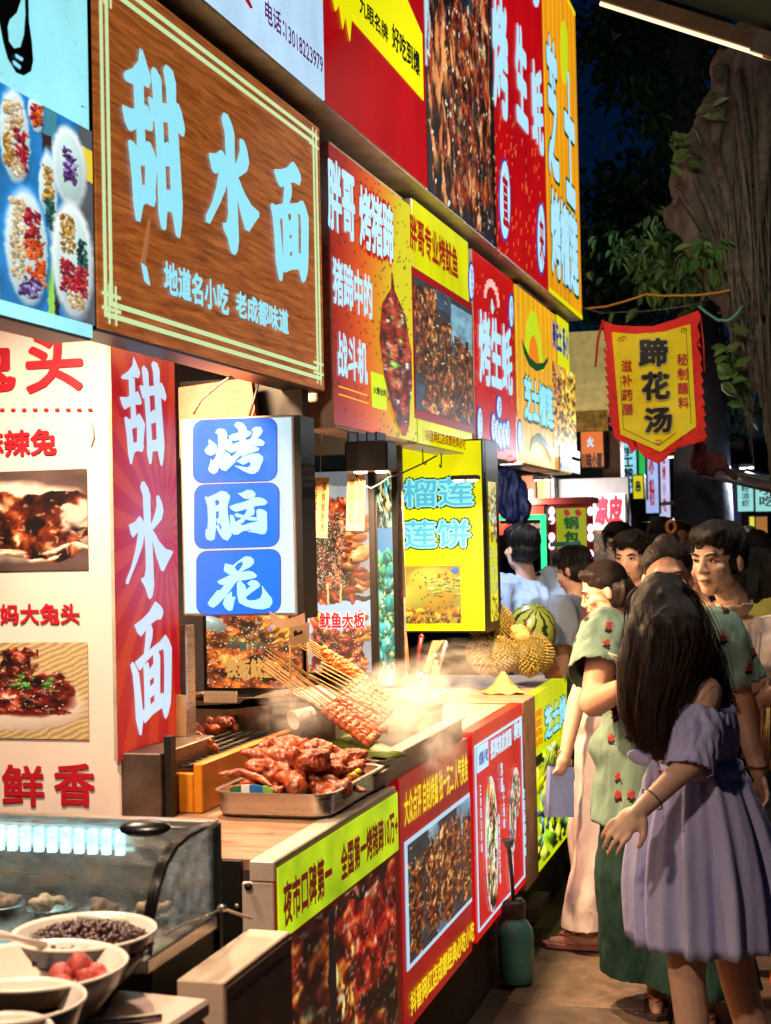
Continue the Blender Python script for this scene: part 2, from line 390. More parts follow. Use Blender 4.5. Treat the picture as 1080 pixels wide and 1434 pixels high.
o = lit_mb.build('litter', M('litter', (196, 170, 130), .8)); tag(o, 'tiny pale scraps of litter on the pavement', 'litter', kind='stuff')

# ================================================================== common materials
m_frame = M('sign_frame_metal', (205, 190, 170), .42, .3, var=.25, scale=9, dirt=.55)
m_dark = M('dark_metal', (26, 24, 24), .45, .4, var=.3)
m_black = M('black_paint', (14, 13, 14), .5, var=.2)
m_steel = M('stainless_steel', (196, 186, 176), .28, .9, var=.12, scale=5, stretch=(1, 1, 14), dirt=.12, rvar=.1)
m_steel_d = M('greasy_steel', (120, 104, 92), .4, .8, var=.35, scale=8, dirt=.6, rvar=.18)
m_white = M('white_enamel', (214, 206, 196), .35, var=.06, scale=4, dirt=.18)
W_TXT = lit('backlit_white', (178, 232, 255), 1.0)
W_TXT2 = lit('backlit_cyan_white', (150, 232, 250), 1.0)

TIAN = [[(245,20),(275,90),(318,200),(300,268),(235,268),(180,310),(120,322),(102,305),(120,270),(180,215),(230,130)],
 [(185,290),(250,275),(255,450),(252,600),(262,740),(205,790),(205,600),(190,480)],
 [(85,540),(160,530),(240,470),(285,430),(310,490),(330,560),(315,590),(250,600),(180,640),(135,682),(105,630)],
 [(130,780),(150,765),(175,790),(210,900),(222,1060),(232,1180),(200,1330),(185,1325),(165,1200),(155,1000)],
 [(150,800),(210,780),(260,750),(298,700),(335,760),(362,820),(360,860),(275,865),(205,905),(150,850)],
 [(275,860),(362,820),(345,980),(335,1080),(268,1080)],
 [(165,1080),(220,1070),(330,1030),(342,1100),(325,1165),(260,1160),(230,1190),(180,1180)],
 [(340,140),(360,100),(400,140),(412,180),(415,340),(425,600),(440,1010),(445,1140),(430,1290),(420,1308),(408,1295),(385,1180),(382,800),(365,480),(355,300)],
 [(455,60),(475,15),(520,30),(548,110),(545,280),(560,480),(580,820),(592,1050),(580,1200),(560,1318),(545,1300),(515,1140),(505,1000),(500,780),(490,430),(475,150)],
 [(310,355),(400,350),(480,320),(530,300),(570,262),(600,320),(628,430),(615,482),(555,440),(490,435),(420,460),(365,490),(345,510),(325,430)],
 [(430,670),(475,620),(495,655),(510,770),(440,800),(425,740)], [(440,1010),(500,990),(520,1000),(530,1130),(450,1145)]]
SHUI = [[(263,150),(280,95),(305,85),(345,150),(370,230),(368,400),(372,600),(385,800),(390,1000),(395,1200),(375,1310),(350,1348),(330,1330),(300,1220),(260,1150),(255,1120),(290,1105),(310,1020),(308,800),(300,600),(295,400),(290,240)],
 [(135,550),(200,520),(248,455),(275,490),(305,540),(300,650),(270,780),(215,930),(150,1080),(115,1165),(95,1168),(95,1130),(150,1000),(200,820),(235,620),(175,685),(155,650)],
 [(440,240),(458,225),(475,245),(500,310),(515,400),(490,490),(440,550),(385,610),(365,600),(372,550),(410,460),(440,350)],
 [(372,600),(400,620),(460,730),(530,810),(610,835),(618,855),(560,950),(505,1055),(480,1050),(430,900),(395,760),(375,680)]]
MIAN = [[(155,280),(240,230),(310,170),(375,72),(420,110),(455,160),(458,195),(435,258),(390,255),(325,290),(270,345),(220,400),(185,360)],
 [(275,340),(320,285),(342,350),(335,430),(300,545),(290,640),(245,600),(262,470)],
 [(155,640),(240,580),(330,530),(420,480),(478,420),(510,470),(543,560),(540,620),(460,600),(455,560),(395,572),(330,605),(265,655),(205,728),(185,710)],
 [(460,540),(543,560),(540,700),(530,980),(520,1120),(490,1230),(465,1268),(450,1240),(430,1150),(440,1060),(455,990),(462,800)],
 [(108,660),(128,632),(150,660),(190,760),(205,930),(220,1100),(225,1200),(205,1355),(190,1355),(155,1200),(145,950),(130,760)],
 [(200,1110),(260,1120),(350,1060),(430,995),(460,1040),(440,1140),(400,1155),(320,1190),(245,1252),(215,1200)],
 [(240,690),(285,660),(300,750),(298,1000),(305,1120),(245,1130),(245,900)],
 [(345,600),(395,570),(412,640),(408,800),(405,1040),(350,1070),(348,900),(345,750)],
 [(295,745),(345,690),(350,810),(298,845)], [(298,910),(345,880),(350,985),(300,1020)]]
KAO = [[(232,290),(275,310),(330,360),(330,420),(300,460),(250,475),(200,450),(180,415),(200,380),(235,350)],
 [(310,215),(350,172),(420,180),(455,225),(450,300),(430,400),(400,480),(370,570),(330,660),(290,685),(240,660),(220,625),(245,560),(255,510),(280,535),(310,490),(345,380),(345,240)],
 [(450,290),(500,310),(520,340),(480,365),(430,385),(430,340)], [(400,500),(430,430),(480,460),(500,500),(550,555),(430,655),(380,640),(355,605)],
 [(540,140),(575,105),(640,120),(680,170),(690,230),(670,320),(600,340),(590,200)], [(470,265),(520,240),(600,225),(690,205),(745,230),(720,270),(640,300),(540,320),(490,300)],
 [(740,205),(790,170),(850,175),(875,220),(850,265),(750,350),(640,450),(530,560),(440,640),(420,560),(520,480),(640,380),(740,290),(765,225)],
 [(425,410),(440,385),(560,340),(700,310),(830,305),(885,335),(895,360),(870,388),(780,380),(650,410),(500,450)],
 [(600,430),(700,395),(790,390),(830,415),(820,440),(700,470),(620,500)],
 [(560,550),(640,500),(740,470),(820,470),(870,510),(872,550),(845,600),(820,660),(770,695),(720,695),(650,665),(580,625),(530,595),(600,605),(690,625),(730,590),(715,555),(640,590)]]
NAO = [[(190,212),(240,215),(310,240),(320,320),(322,450),(318,560),(300,690),(255,708),(205,690),(190,650),(195,575),(215,585),(225,480),(222,320)],
 [(240,215),(330,180),(390,152),(450,165),(497,215),(480,270),(460,330),(465,430),(490,560),(505,650),(455,712),(400,690),(350,620),(320,550),(345,520),(380,600),(388,560),(360,500),(355,380),(368,270),(340,245),(310,260)],
 [(318,320),(370,300),(370,370),(320,385)], [(325,470),(370,440),(375,510),(340,520)],
 [(590,185),(640,180),(700,150),(760,155),(800,195),(790,235),(720,250),(665,245),(640,225)],
 [(485,330),(560,305),(660,285),(760,245),(830,235),(900,255),(940,295),(910,325),(830,330),(740,345),(640,375),(560,390),(510,365)],
 [(700,350),(770,340),(785,380),(780,420),(750,440),(700,450),(640,520),(580,530),(560,505),(620,470),(680,410)],
 [(545,425),(570,405),(640,430),(700,450),(780,455),(810,470),(800,495),(720,490),(640,460),(570,450)],
 [(490,425),(530,430),(555,500),(640,545),(730,520),(810,505),(810,590),(700,600),(640,610),(580,645),(530,645),(500,610)],
 [(810,380),(840,365),(900,380),(930,410),(930,590),(910,640),(870,650),(790,630),(690,615),(800,590),(812,500)]]
HUA = [[(395,200),(440,215),(490,225),(515,265),(560,330),(440,330),(380,290),(380,250)],
 [(480,230),(560,170),(630,125),(690,130),(730,165),(730,205),(690,245),(600,290),(560,330),(520,300),(560,280),(605,215),(595,180),(540,205),(500,250)],
 [(300,405),(330,390),(440,340),(560,310),(660,290),(720,305),(765,350),(740,372),(650,390),(540,405),(440,430),(370,450),(320,435)],
 [(400,430),(530,400),(470,480),(390,580),(300,670),(250,705),(210,695),(180,655),(220,600),(300,505),(330,510)],
 [(390,580),(465,520),(470,590),(510,580),(490,650),(470,735),(430,745),(385,710),(360,660)],
 [(530,420),(570,405),(620,450),(635,500),(625,590),(650,625),(740,625),(800,600),(825,540),(818,460),(860,520),(930,610),(935,660),(900,710),(820,730),(720,720),(620,690),(550,650),(530,560)],
 [(650,430),(700,395),(760,405),(795,445),(790,475),(720,520),(640,580),(600,600),(600,540),(690,460),(660,450)]]

# ================================================================== SIGN ROW over the stalls
PHI = math.atan2(6.8, .1)
SP = Fr(-1.5, 2.5, PHI)
_n = SP.N * .06
SPU = Fr(SP.o.x + _n.x, SP.o.y + _n.y, PHI)

# --- wood-grain sign
def woodmat():
    m = bpy.data.materials.new('backlit_wood_print'); m.use_nodes = True; t = m.node_tree; N = t.nodes; L = t.links; p = N['Principled BSDF']
    tc = N.new('ShaderNodeTexCoord'); mp = N.new('ShaderNodeMapping'); mp.inputs['Scale'].default_value = (5, 5, 62); mp.inputs['Rotation'].default_value = (0, .25, 0); L.new(tc.outputs['Object'], mp.inputs[0])
    n1 = N.new('ShaderNodeTexNoise'); n1.inputs['Scale'].default_value = 1.0; n1.inputs['Detail'].default_value = 6; n1.inputs['Roughness'].default_value = .65; n1.inputs['Distortion'].default_value = .6; L.new(mp.outputs[0], n1.inputs['Vector'])
    rp = N.new('ShaderNodeValToRGB'); e = rp.color_ramp.elements; e[0].position = .3; e[0].color = lin((92, 44, 18)); e[1].position = .72; e[1].color = lin((172, 100, 44))
    q = e.new(.5); q.color = lin((140, 74, 28)); L.new(n1.outputs['Fac'], rp.inputs[0]); L.new(rp.outputs[0], p.inputs['Base Color']); L.new(rp.outputs[0], p.inputs['Emission Color'])
    p.inputs['Emission Strength'].default_value = 1.05; p.inputs['Roughness'].default_value = .4; return m
S = Sign(SP, 'wood_grain_sign', 'brown wood-grain lightbox sign with three big white brush characters and cream double border', 'sign', (135, 462), (447, 178))
S.body('casing', .1, m_dark); S.face(woodmat())
m_cream = lit('backlit_cream_line', (206, 236, 176), .95)
def border(S, ins, wd, mat, n):
    for (x0, x1, z0, z1) in ((ins, S.w - ins, ins, ins + wd), (ins, S.w - ins, S.h - ins - wd, S.h - ins), (ins, ins + wd, ins + wd, S.h - ins - wd), (S.w - ins - wd, S.w - ins, ins + wd, S.h - ins - wd)):
        MB().box(x0, x1, -n, -.002, z0, z1).build('border_line', mat, S.root)
border(S, .035, .011, m_cream, .0045); border(S, .062, .011, m_cream, .0045)
for cx in (.02, S.w - .11):
    for cz in (.02, S.h - .11):
        mb = MB()
        for (a, b, c, d) in ((0, .09, .03, .038), (0, .09, .062, .07), (.03, .038, .0, .09), (.062, .07, .0, .09)): mb.box(cx + a, cx + b, -.0052 - a * .002, -.0046, cz + c, cz + d)
        mb.build('corner_fret', m_cream, S.root)
S.brush(TIAN, (168, 50), (257, 338), W_TXT2, name='character', bold=.0055); S.brush(SHUI, (284, 140), (361, 372), W_TXT2, name='character', bold=.0055); S.brush(MIAN, (376, 206), (431, 410), W_TXT2, name='character', bold=.005)
S.text('地道名小吃', (226, 363), (318, 443), W_TXT2, bold=.035); S.text('老成都味道', (327, 405), (402, 470), W_TXT2, bold=.035)
S.poly('torn_film', [(206, 308), (209, 306), (205, 345), (201, 372), (195, 368)], lit('torn_film', (176, 112, 70), .9)); S.poly('torn_film', [(196, 368), (203, 374), (208, 400), (201, 394)], W_TXT2)

# --- dessert sign at the far left
S = Sign(SP, 'dessert_sign', 'cyan-white lightbox sign with bowls of sweet dessert and a black brush stroke', 'sign', (-150, 405), (121, -80))
S.body('casing', .1, m_dark); S.face(lit('backlit_cyan_face', (158, 240, 250), 1.2, big=True))
S.poly('lettering', [(-30, -20), (22, -20), (26, 0), (20, 18), (10, 28), (7, 38), (9, 58), (16, 68), (26, 66), (31, 48), (33, 20), (32, -10), (36, -10), (37, 30), (41, 58), (43, 85), (40, 100), (30, 106), (20, 102), (8, 82), (2, 60), (-4, 30), (-30, 20)], M('black_print', (8, 8, 14), .4, var=0), n=.006)
S.poly('highlight', [(17, 76), (27, 82), (26, 86), (18, 81)], W_TXT2, n=.009); S.poly('highlight', [(14, 85), (24, 93), (23, 97), (14, 90)], W_TXT2, n=.009)
S.text('厂', (110, 147), (118, 155), M('black_print', (8, 8, 14)), bold=.06)
DW, DH = 140, 300
def dxy(x, y): tp, bt = 115 + .40 * x, 432 + .19 * x; return (x + 8, (y - tp) / (bt - tp) * DH)
im = cv(DW, DH, (36, 120, 186)) * (.75 + .5 * vnoise(DW, DH, 6, 10))[..., None]
im[:60, 62:84] = (70, 140, 160); im[:, 116:] = im[:, 116:] * .4 + np.array((150, 90, 50)) * .5; im[30:80, 122:] = (240, 214, 60); im[200:, 66:76] = (150, 220, 90); im[200:, 76:84] = (30, 40, 50); im[40:120, 62:76] = (60, 40, 34)
def bowl(px_, py_, a, b, rim, stuff):
    cx, cy_ = dxy(px_, py_); ellp(im, cx, cy_, a * 1.2, b * 1.1, 0, rim, .45, .15); ellp(im, cx - 1, cy_ - 2, a * 1.02, b, 0, (236, 250, 250), .12, .05); ellp(im, cx, cy_ + 2, a * .92, b * .92, 0, (206, 232, 228), .25, .05)
    for (dx, dy, sx, sy, n, pal) in stuff:
        for _ in range(n):
            ellp(im, cx + a * np.clip(dx + rng.uniform(-1, 1) * sx * .55, -.8, .8), cy_ + b * np.clip(dy + rng.uniform(-1, 1) * sy * .55, -.8, .8), rng.uniform(1.5, 3.2), rng.uniform(3, 6), rng.uniform(0, 3), np.array(pick(pal)) * rng.uniform(.75, 1.15), .6, .2)
RED = [(170, 20, 40), (120, 14, 50), (200, 60, 50)]; ORG = [(240, 110, 40), (225, 80, 30), (200, 60, 20)]; PUR = [(90, 50, 120), (60, 30, 80), (160, 150, 210)]; BEI = [(230, 200, 150), (240, 220, 190), (200, 160, 110)]; GRN = [(40, 110, 90), (20, 70, 70), (20, 50, 50)]; OCH = [(190, 140, 60), (210, 160, 80), (160, 110, 40)]
BR_ = (50, 150, 225)
bowl(16, 190, 21, 68, BR_, [(-.1, -.35, .9, .7, 90, BEI), (.35, .2, .7, .7, 70, RED), (-.4, .35, .6, .6, 50, OCH), (.1, .6, .6, .3, 30, BEI)])
bowl(46, 152, 11, 26, BR_, [(0, 0, 1.1, 1.1, 50, RED + ORG)])
bowl(62, 270, 13, 66, BR_, [(0, -.25, .9, .7, 60, OCH), (.1, .4, .8, .6, 60, GRN)])
bowl(30, 350, 30, 84, BR_, [(-.4, -.1, .6, 1.2, 110, BEI), (.25, -.35, .6, .6, 80, RED), (.4, .2, .7, .7, 100, ORG), (.1, .65, .9, .3, 50, PUR)])
bowl(94, 224, 24, 58, (236, 248, 248), [(0, -.05, .7, .75, 90, PUR)])
bowl(97, 362, 29, 84, (236, 248, 248), [(-.25, -.45, .6, .6, 70, OCH), (.5, -.15, .4, .5, 50, GRN), (-.3, .3, .6, .5, 70, RED), (.4, .35, .6, .5, 90, RED), (.1, .7, .7, .25, 50, BEI)])
im = warp(im, 2, 16)
S.paint('dessert_photo', (-8, 112), (131, 456.5), im, PR_LIT())

# --- pig-trotter sign
Rsign = lit('backlit_red', (200, 12, 14), 1.0, big=True); Ysign = lit('backlit_yellow', (226, 226, 10), 1.0)
z0, z1 = 2.05, 3.05
S = Sign(SP, 'pig_trotter_sign', 'red to yellow lightbox sign with white slogan and a glossy roast trotter picture', 'sign', (471, 600), (565, 276))
S.body('casing', .13, m_frame)
im = cv(60, 110, (0, 0, 0)); gx = np.linspace(0, 1, 60)[None, :, None]; gy = np.linspace(0, 1, 110)[:, None, None]
t = np.clip(gx * 1.25 + .18 * np.sin(gy * 3) - .1, 0, 1); A, B, C = np.array((150, 8, 12)), np.array((232, 96, 12)), np.array((224, 214, 12))
im = np.where(t < .5, A + (B - A) * t * 2, B + (C - B) * (t - .5) * 2) * np.ones((110, 60, 1))
im *= (1 - .5 * (rng.random((110, 60, 1)) > .965))
S.paint('face_panel', (459, 200), (583, 619), im, PR_LIT(), n=.003)
o_red = lit('outline_red', (176, 10, 14), .9)
S.text('胖哥', (455, 215), (496, 342), W_TXT, bold=.035); S.text('烤猪蹄', (499, 248), (551, 380), o_red, n=.0048, bold=.14); S.text('烤猪蹄', (500, 255), (550, 373), W_TXT, bold=.035)
S.text('猪蹄中的', (463, 357), (520, 450), W_TXT, bold=.03); S.text('战斗机', (470, 462), (513, 540), W_TXT, bold=.03)
for a, b in (((473, 540), (513, 553)), ((473, 551), (514, 564))):
    S.poly('underline', [a, b, (b[0], b[1] + 1.6), (a[0], a[1] + 1.6)], lit('backlit_gold', (250, 190, 40), 1.0))
S.poly('price_tag', [(518, 520), (539, 527), (540, 575), (520, 570)], lit('backlit_lime', (206, 232, 20), 1.0)); S.text('火爆全网', (520, 540), (538, 556), M('black_print', (8, 8, 14)), bold=.03, n=.0075)
im = cv(70, 180, (210, 150, 20))
yy, xx = np.mgrid[0:180, 0:70]; prof = np.interp(np.arange(180), [0, 18, 40, 80, 120, 140, 165, 180], [.02, .05, .33, .46, .4, .3, .2, .04]); cxp = np.interp(np.arange(180), [0, 60, 140, 180], [.4, .45, .55, .66])
meatim = cv(70, 180, (130, 30, 20)); roast(meatim, 0, 0, 1, 1, [(50, 8, 10), (110, 16, 14), (160, 30, 20), (196, 66, 36), (226, 130, 90), (250, 214, 190)], 10, 16, .25, .8, 0, .4)
crowd(meatim, .2, .1, .8, .6, 16, (3, 7), [(120, 180, 60), (200, 220, 150)], (.25, .4), (1.2, 1.9)); crowd(meatim, .1, .5, .9, .95, 10, (5, 10), [(190, 180, 200), (120, 90, 110)], (.2, .3), (1.3, 1.8))
pts = []
S_ = S
def silhouette(S, name, a, b, img, prof, cxp, n):
    """a cut-out print: the grid keeps only the cells inside the outline"""
    (x0, z1_), (x1, z0_) = S.L(a), S.L(b); h, w_, _ = img.shape
    vs = []; fs = []; cols = []
    K = 12
    for i in range(h):
        for j in range(K + 1):
            u = cxp[i] + prof[i] * (2 * j / K - 1); vs.append((x0 + u * (x1 - x0), -n, z1_ + (z0_ - z1_) * i / (h - 1))); cols.append(img[i, int(np.clip(u, 0, .999) * w_)])
    for i in range(h - 1):
        for j in range(K): fs.append(((i + 1) * (K + 1) + j, (i + 1) * (K + 1) + j + 1, i * (K + 1) + j + 1, i * (K + 1) + j))
    me = bpy.data.meshes.new(name); me.from_pydata(vs, [], fs); at = me.color_attributes.new('print', 'FLOAT_COLOR', 'POINT')
    rg = np.ones((len(vs), 4)); rg[:, :3] = s2l(np.clip(np.array(cols), 0, 255)); at.data.foreach_set('color', rg.ravel().astype(np.float32))
    return link(name, me, PR_LIT(), S.root)
silhouette(S, 'trotter_photo', (526, 370), (580, 614), warp(meatim, 6, 10), prof, cxp, .0065)

# --- squid sign
S = Sign(SP, 'squid_sign', 'bright yellow lightbox sign with dark red title over a photo of grilled squid skewers', 'sign', (585, 622), (655, 338))
S.body('casing', .13, m_frame); S.face(lit('backlit_yellow_green', (218, 222, 6), 1.0, big=True))
D_RED = M('dark_red_print', (120, 10, 12), .4, var=0, emit=.9)
S.text('胖哥专业烤鱿鱼', (571, 296), (640, 393), D_RED, bold=.03); S.rect('photo_border', (575, 372), (664, 608), D_RED, n=.004)
im = cv(90, 150, (46, 52, 60)); box_fill(im, .6, .05, 1, .4, (120, 165, 185)); box_fill(im, .35, 0, .62, .15, (60, 84, 110)); box_fill(im, 0, .8, .3, 1, (50, 74, 96)); im *= (.6 + .8 * vnoise(90, 150, 8, 12))[..., None]
sq = [(170, 84, 30), (124, 52, 20), (206, 120, 44), (84, 36, 18), (60, 30, 18)]
roast(im, 0, .03, .36, .75, cx=9, cy=16); roast(im, .1, .5, .7, 1, cx=14, cy=14); roast(im, .36, .2, .66, .95, cx=8, cy=18); roast(im, .66, .3, 1, 1, cx=9, cy=18)
crowd(im, 0, 0, 1, 1, 60, (1, 2), [(240, 220, 160), (90, 120, 60)])
S.paint('squid_photo', (577, 385), (662, 596), im, PR_LIT(), n=.006)
S.text('抖音网红店成都经典必吃小吃', (594, 600), (660, 632), D_RED, bold=.03, k=5)

# --- oyster sign
S = Sign(SP, 'oyster_sign', 'red lightbox sign with white grilled-oyster title and oval stamps, beside the yellow squid sign', 'sign', (668, 637), (718, 392))
S.body('casing', .13, m_frame); S.face(Rsign)
S.text('烤生蚝', (668, 430), (717, 556), W_TXT, bold=.035)
st_b = lit('backlit_blue_rim', (70, 60, 170), .8)
def oval(S, cx, cy, rx, ry, mat, n, name='oval_stamp'):
    tilt = .45 if cy < 560 else .25
    S.poly(name, [(cx + rx * math.cos(t), cy + ry * math.sin(t) + rx * math.cos(t) * tilt) for t in np.linspace(0, 2 * math.pi, 18, endpoint=False)], mat, n)
def stamp(S, cx, cy, rx, ry, txt, tm):
    oval(S, cx, cy, rx + 1.4, ry + 4, st_b, .0045); oval(S, cx, cy, rx, ry, W_TXT, .0058)
    if txt: S.text(txt, (cx - rx * .5, cy - ry * .75), (cx + rx * .55, cy + ry * .75), tm, n=.0075, bold=.02, vertical=True, k=4)
RT = M('red_print', (170, 16, 30), .4, var=0, emit=.8)
for cx, cy, rx, ry, tx in ((659, 394, 3, 24, '营养美味'), (715, 436, 2.6, 22, '美味'), (671, 595, 3, 24, '网红小吃'), (727, 610, 2.6, 20, '人气'), (690, 598, 2.6, 18, '鲜'), (695, 606, 2.6, 18, '香'), (700, 610, 2.6, 18, '嫩'), (705, 610, 2.6, 18, '滑'), (710, 607, 2.4, 18, '美'), (698, 570, 3, 15, '好')): stamp(S, cx, cy, rx, ry, tx, RT)
for i, t in enumerate(np.linspace(2.9, .25, 9)):
    cx, cy = 688 + 9.5 * math.cos(t), 425 - 28 * math.sin(t) + 7 * math.cos(t); S.poly('arch_bar', [(cx - 1.2, cy - 6), (cx + 1.2, cy - 5), (cx + 1.2, cy + 6), (cx - 1.2, cy + 5)], lit('backlit_pink', (250, 190, 180), 1.0))
S.poly('drop', [(688, 418), (691, 432), (689, 440), (687, 432)], W_TXT); S.poly('drop', [(690, 632), (694, 641), (688, 639)], W_TXT)
FLK = lit('backlit_fleck', (240, 110, 60), .8)
def flecks(S, x0, x1, y0, y1, n, ln, slope):
    mb = MB()
    for _ in range(n):
        x, y = random.uniform(x0, x1), random.uniform(y0, y1) ; y += (x - x0) * slope; l = random.uniform(.3, 1) * ln
        a, b, c = S.L((x, y)), S.L((x + .8, y + .3)), S.L((x + random.uniform(-.6, .6), y + l)); mb.prism([a, b, c], -.0042, -.0025)
    tag(mb.build('fleck_print', FLK, S.root), kind='stuff')
flecks(S, 664, 728, 380, 630, 90, 9, .3)

# --- cheese durian sign and snack sign
def stripes(nc, base, hi, wd, h):
    im = cv(wd, h, base)
    for i in range(nc):
        x = (i + .3) / nc * wd; im[:, int(x):int(x) + max(1, wd // 40)] = hi
    return im * (.92 + .16 * vnoise(wd, h, 3, 2))[..., None]
S = Sign(SP, 'cheese_durian_sign', 'orange striped lightbox sign with green-outlined pale lettering and a glowing durian drawing', 'sign', (734, 651), (772, 432))
S.body('casing', .13, m_frame); S.paint('face_panel', (719, 396), (783, 659), stripes(9, (236, 164, 12), (250, 206, 50), 60, 60), PR_LIT(), n=.0025)
G_D = lit('print_dark_green', (10, 84, 30), .7); G_Y = lit('backlit_lime_b', (196, 222, 30), 1.0)
S.poly('durian_drawing', [(734, 500), (737, 452), (743, 434), (750, 440), (757, 478), (761, 520), (750, 512), (742, 506)], G_Y, .0045)
S.poly('durian_drawing', [(739, 500), (741, 476), (746, 468), (751, 482), (755, 515), (748, 512)], lit('backlit_orange', (240, 130, 20), 1.0), .0058)
S.poly('leaf_curve', [(729, 475), (732, 482), (740, 500), (750, 509), (760, 508), (766, 500), (766, 506), (760, 517), (750, 520), (740, 512), (733, 496)], G_D, .0068)
S.poly('leaf_curve', [(740, 632), (745, 612), (754, 606), (763, 616), (770, 630), (776, 648), (768, 636), (760, 624), (752, 618), (746, 622)], G_D, .0068)
S.text('芝士榴莲', (731, 520), (775, 607), G_D, n=.0048, bold=.09); S.text('芝士榴莲', (732, 524), (774, 602), W_TXT2, n=.006, bold=.05)
S = Sign(SP, 'snack_sign', 'narrow yellow sign with blue title over fried-snack photo and blue-white base, at the row end', 'sign', (785, 661), (796, 452))
S.body('casing', .13, m_frame); S.face(Ysign)
BL = lit('print_blue', (22, 60, 160), .8)
S.text('美记土', (772, 446), (786, 496), BL, bold=.05); S.text('系小', (786, 456), (796, 506), BL, bold=.05, vertical=False)
im = cv(34, 100, (230, 160, 30)); crowd(im, 0, 0, .5, .5, 60, (2, 5), [(150, 90, 60), (200, 170, 150), (120, 60, 50)], (.2, .4), (.8, 2)); crowd(im, .4, 0, 1, 1, 90, (4, 9), [(250, 190, 30), (240, 150, 20), (255, 215, 80)], (.15, .3), (1.1, 1.9)); crowd(im, 0, .5, .5, 1, 60, (4, 9), [(240, 170, 40), (220, 140, 40)], (.15, .3), (1.1, 1.9))
S.paint('snack_photo', (772, 505), (807, 638), im, PR_LIT(), n=.005)
S.rect('base_band', (783, 624), (811, 642), lit('backlit_pale', (190, 225, 225), .9), n=.0065); S.rect('base_band', (783, 639), (811, 664), lit('backlit_blue', (16, 60, 170), .9), n=.008); S.text('小吃欢迎您', (785, 646), (801, 660), W_TXT, bold=.03, n=.0095, k=4)

# ------------------------------------------------------------------ upper row
def upper(name, label, bl_, tr_): return Sign(SPU, name, label, 'sign', bl_, tr_)
zu = SPU.uz(599, 266)[1]; ztop = SPU.uz(807, 22)[1]
def upper_span(name, label, xl, xr):
    """sign of the upper row between two photograph columns of its lower edge"""
    def col(x):
        lo, hi = -600., 700.
        for _ in range(40):
            mid = (lo + hi) / 2
            if SPU.uz(x, mid)[1] > zu: lo = mid
            else: hi = mid
        return SPU.uz(x, (lo + hi) / 2)[0], (lo + hi) / 2
    (ua, ya), (ub, yb) = col(xl), col(xr)
    S = Sign(SPU, name, label, 'sign', (xl, ya), (xr, yb)); S.w = ub - ua; S.h = ztop - zu; return S
S = upper_span('phone_number_sign', 'pale blue lightbox sign with purple telephone number above the wood-grain sign', 150, 455)
S.body('casing', .26, m_frame); S.face(lit('backlit_pale_blue', (188, 222, 250), 1.12, big=True))
PURP = M('purple_print', (110, 20, 110), .4, var=0, emit=.5)
S.text('电话：', (368, -3), (396, 55), PURP, bold=.02); S.text('13018223979', (397, 32), (450, 104), PURP, bold=.015, k=5); S.poly('lettering', [(338, -6), (343, -8), (352, 11), (349, 12)], M('red_print', (170, 16, 30)))
S = upper_span('skewer_slogan_sign', 'plain red lightbox sign crossed by a yellow slogan strip with a starburst', 455, 599)
S.body('casing', .26, m_frame); S.face(lit('backlit_deep_red', (172, 6, 14), 1.0, .15, big=True))
S.poly('slogan_strip', [(480, -40), (560, -22), (590, 48), (592, 141), (488, 24)], lit('backlit_yellow_b', (236, 232, 4), 1.0), .0045)
S.poly('starburst', [(455, -40), (468, 16), (473, 6), (478, 41), (482, 22), (488, 58), (491, 20), (500, 30), (498, -40)], lit('backlit_yellow_b', (236, 232, 4), 1.0), .006)
S.text('九眼名牌', (500, -10), (541, 62), M('black_print', (8, 8, 14)), bold=.03, n=.0075); S.text('好吃到爆', (546, 30), (586, 110), M('black_print', (8, 8, 14)), bold=.03, n=.0075)
S = upper_span('skewer_photo_sign', 'lightbox sign filled with a photo of charred reddish meat skewers', 599, 696)
S.body('casing', .26, m_frame)
im = cv(110, 190, (30, 30, 40)); box_fill(im, .36, 0, .56, .3, (190, 214, 222)); box_fill(im, .6, .2, .78, .8, (40, 60, 84)); box_fill(im, 0, .45, .06, .75, (190, 220, 235))
sk = [(150, 44, 20), (190, 84, 36), (100, 28, 16), (220, 140, 60), (70, 22, 14), (130, 40, 24)]
SKP = [(12, 6, 8), (52, 16, 10), (104, 32, 14), (150, 52, 24), (186, 92, 44), (226, 150, 90), (250, 216, 170)]; roast(im, .02, 0, .42, 1, SKP, 10, 26, .22, .8, .14, .7); roast(im, .3, .5, .72, 1.0, SKP, 10, 16, .22, .8, .14, .7); roast(im, .62, 0, 1, 1, SKP, 9, 26, .22, .8, .12, .75); crowd(im, .0, 0, .4, 1, 60, (8, 22), [(176, 84, 40), (140, 40, 20), (206, 130, 70)], (.12, .2), (1.2, 1.8), (0, .2))
im[:, -8:] = im[:, -8:] * .25; crowd(im, 0, .1, 1, 1, 200, (1, 2.2), [(250, 190, 120), (240, 220, 190)], (.3, .5))
im = warp(im, 3, 12); grid_print('skewer_photo', im, .004, S.w - .004, .004, S.h - .004, -.0025, PR_LIT(), S.root)
S = upper_span('upper_oyster_sign', 'tall red lightbox sign with big brush title and white oval stamps, above the oyster sign', 696, 768)
S.body('casing', .26, m_frame); S.face(lit('backlit_red_b', (190, 8, 12), 1.0, .1, big=True))
S.text('烤', (686, -30), (712, 176), W_TXT, bold=.04); S.text('生', (719, 22), (739, 190), W_TXT, bold=.045); S.text('蚝', (742, 76), (761, 222), W_TXT, bold=.04)
stamp(S, 706, 280, 7, 55, None, RT); S.text('直', (701, 238), (711, 322), RT, bold=.03, n=.0075); stamp(S, 757, 334, 5, 48, None, RT); S.text('来', (753, 300), (761, 372), RT, bold=.03, n=.0075); oval(S, 750, -2, 4, 12, W_TXT, .005)
flecks(S, 692, 762, 150, 350, 110, 12, .5)
S = upper_span('upper_durian_sign', 'tall orange striped lightbox sign with pale green-edged lettering at the row end', 768, 815)
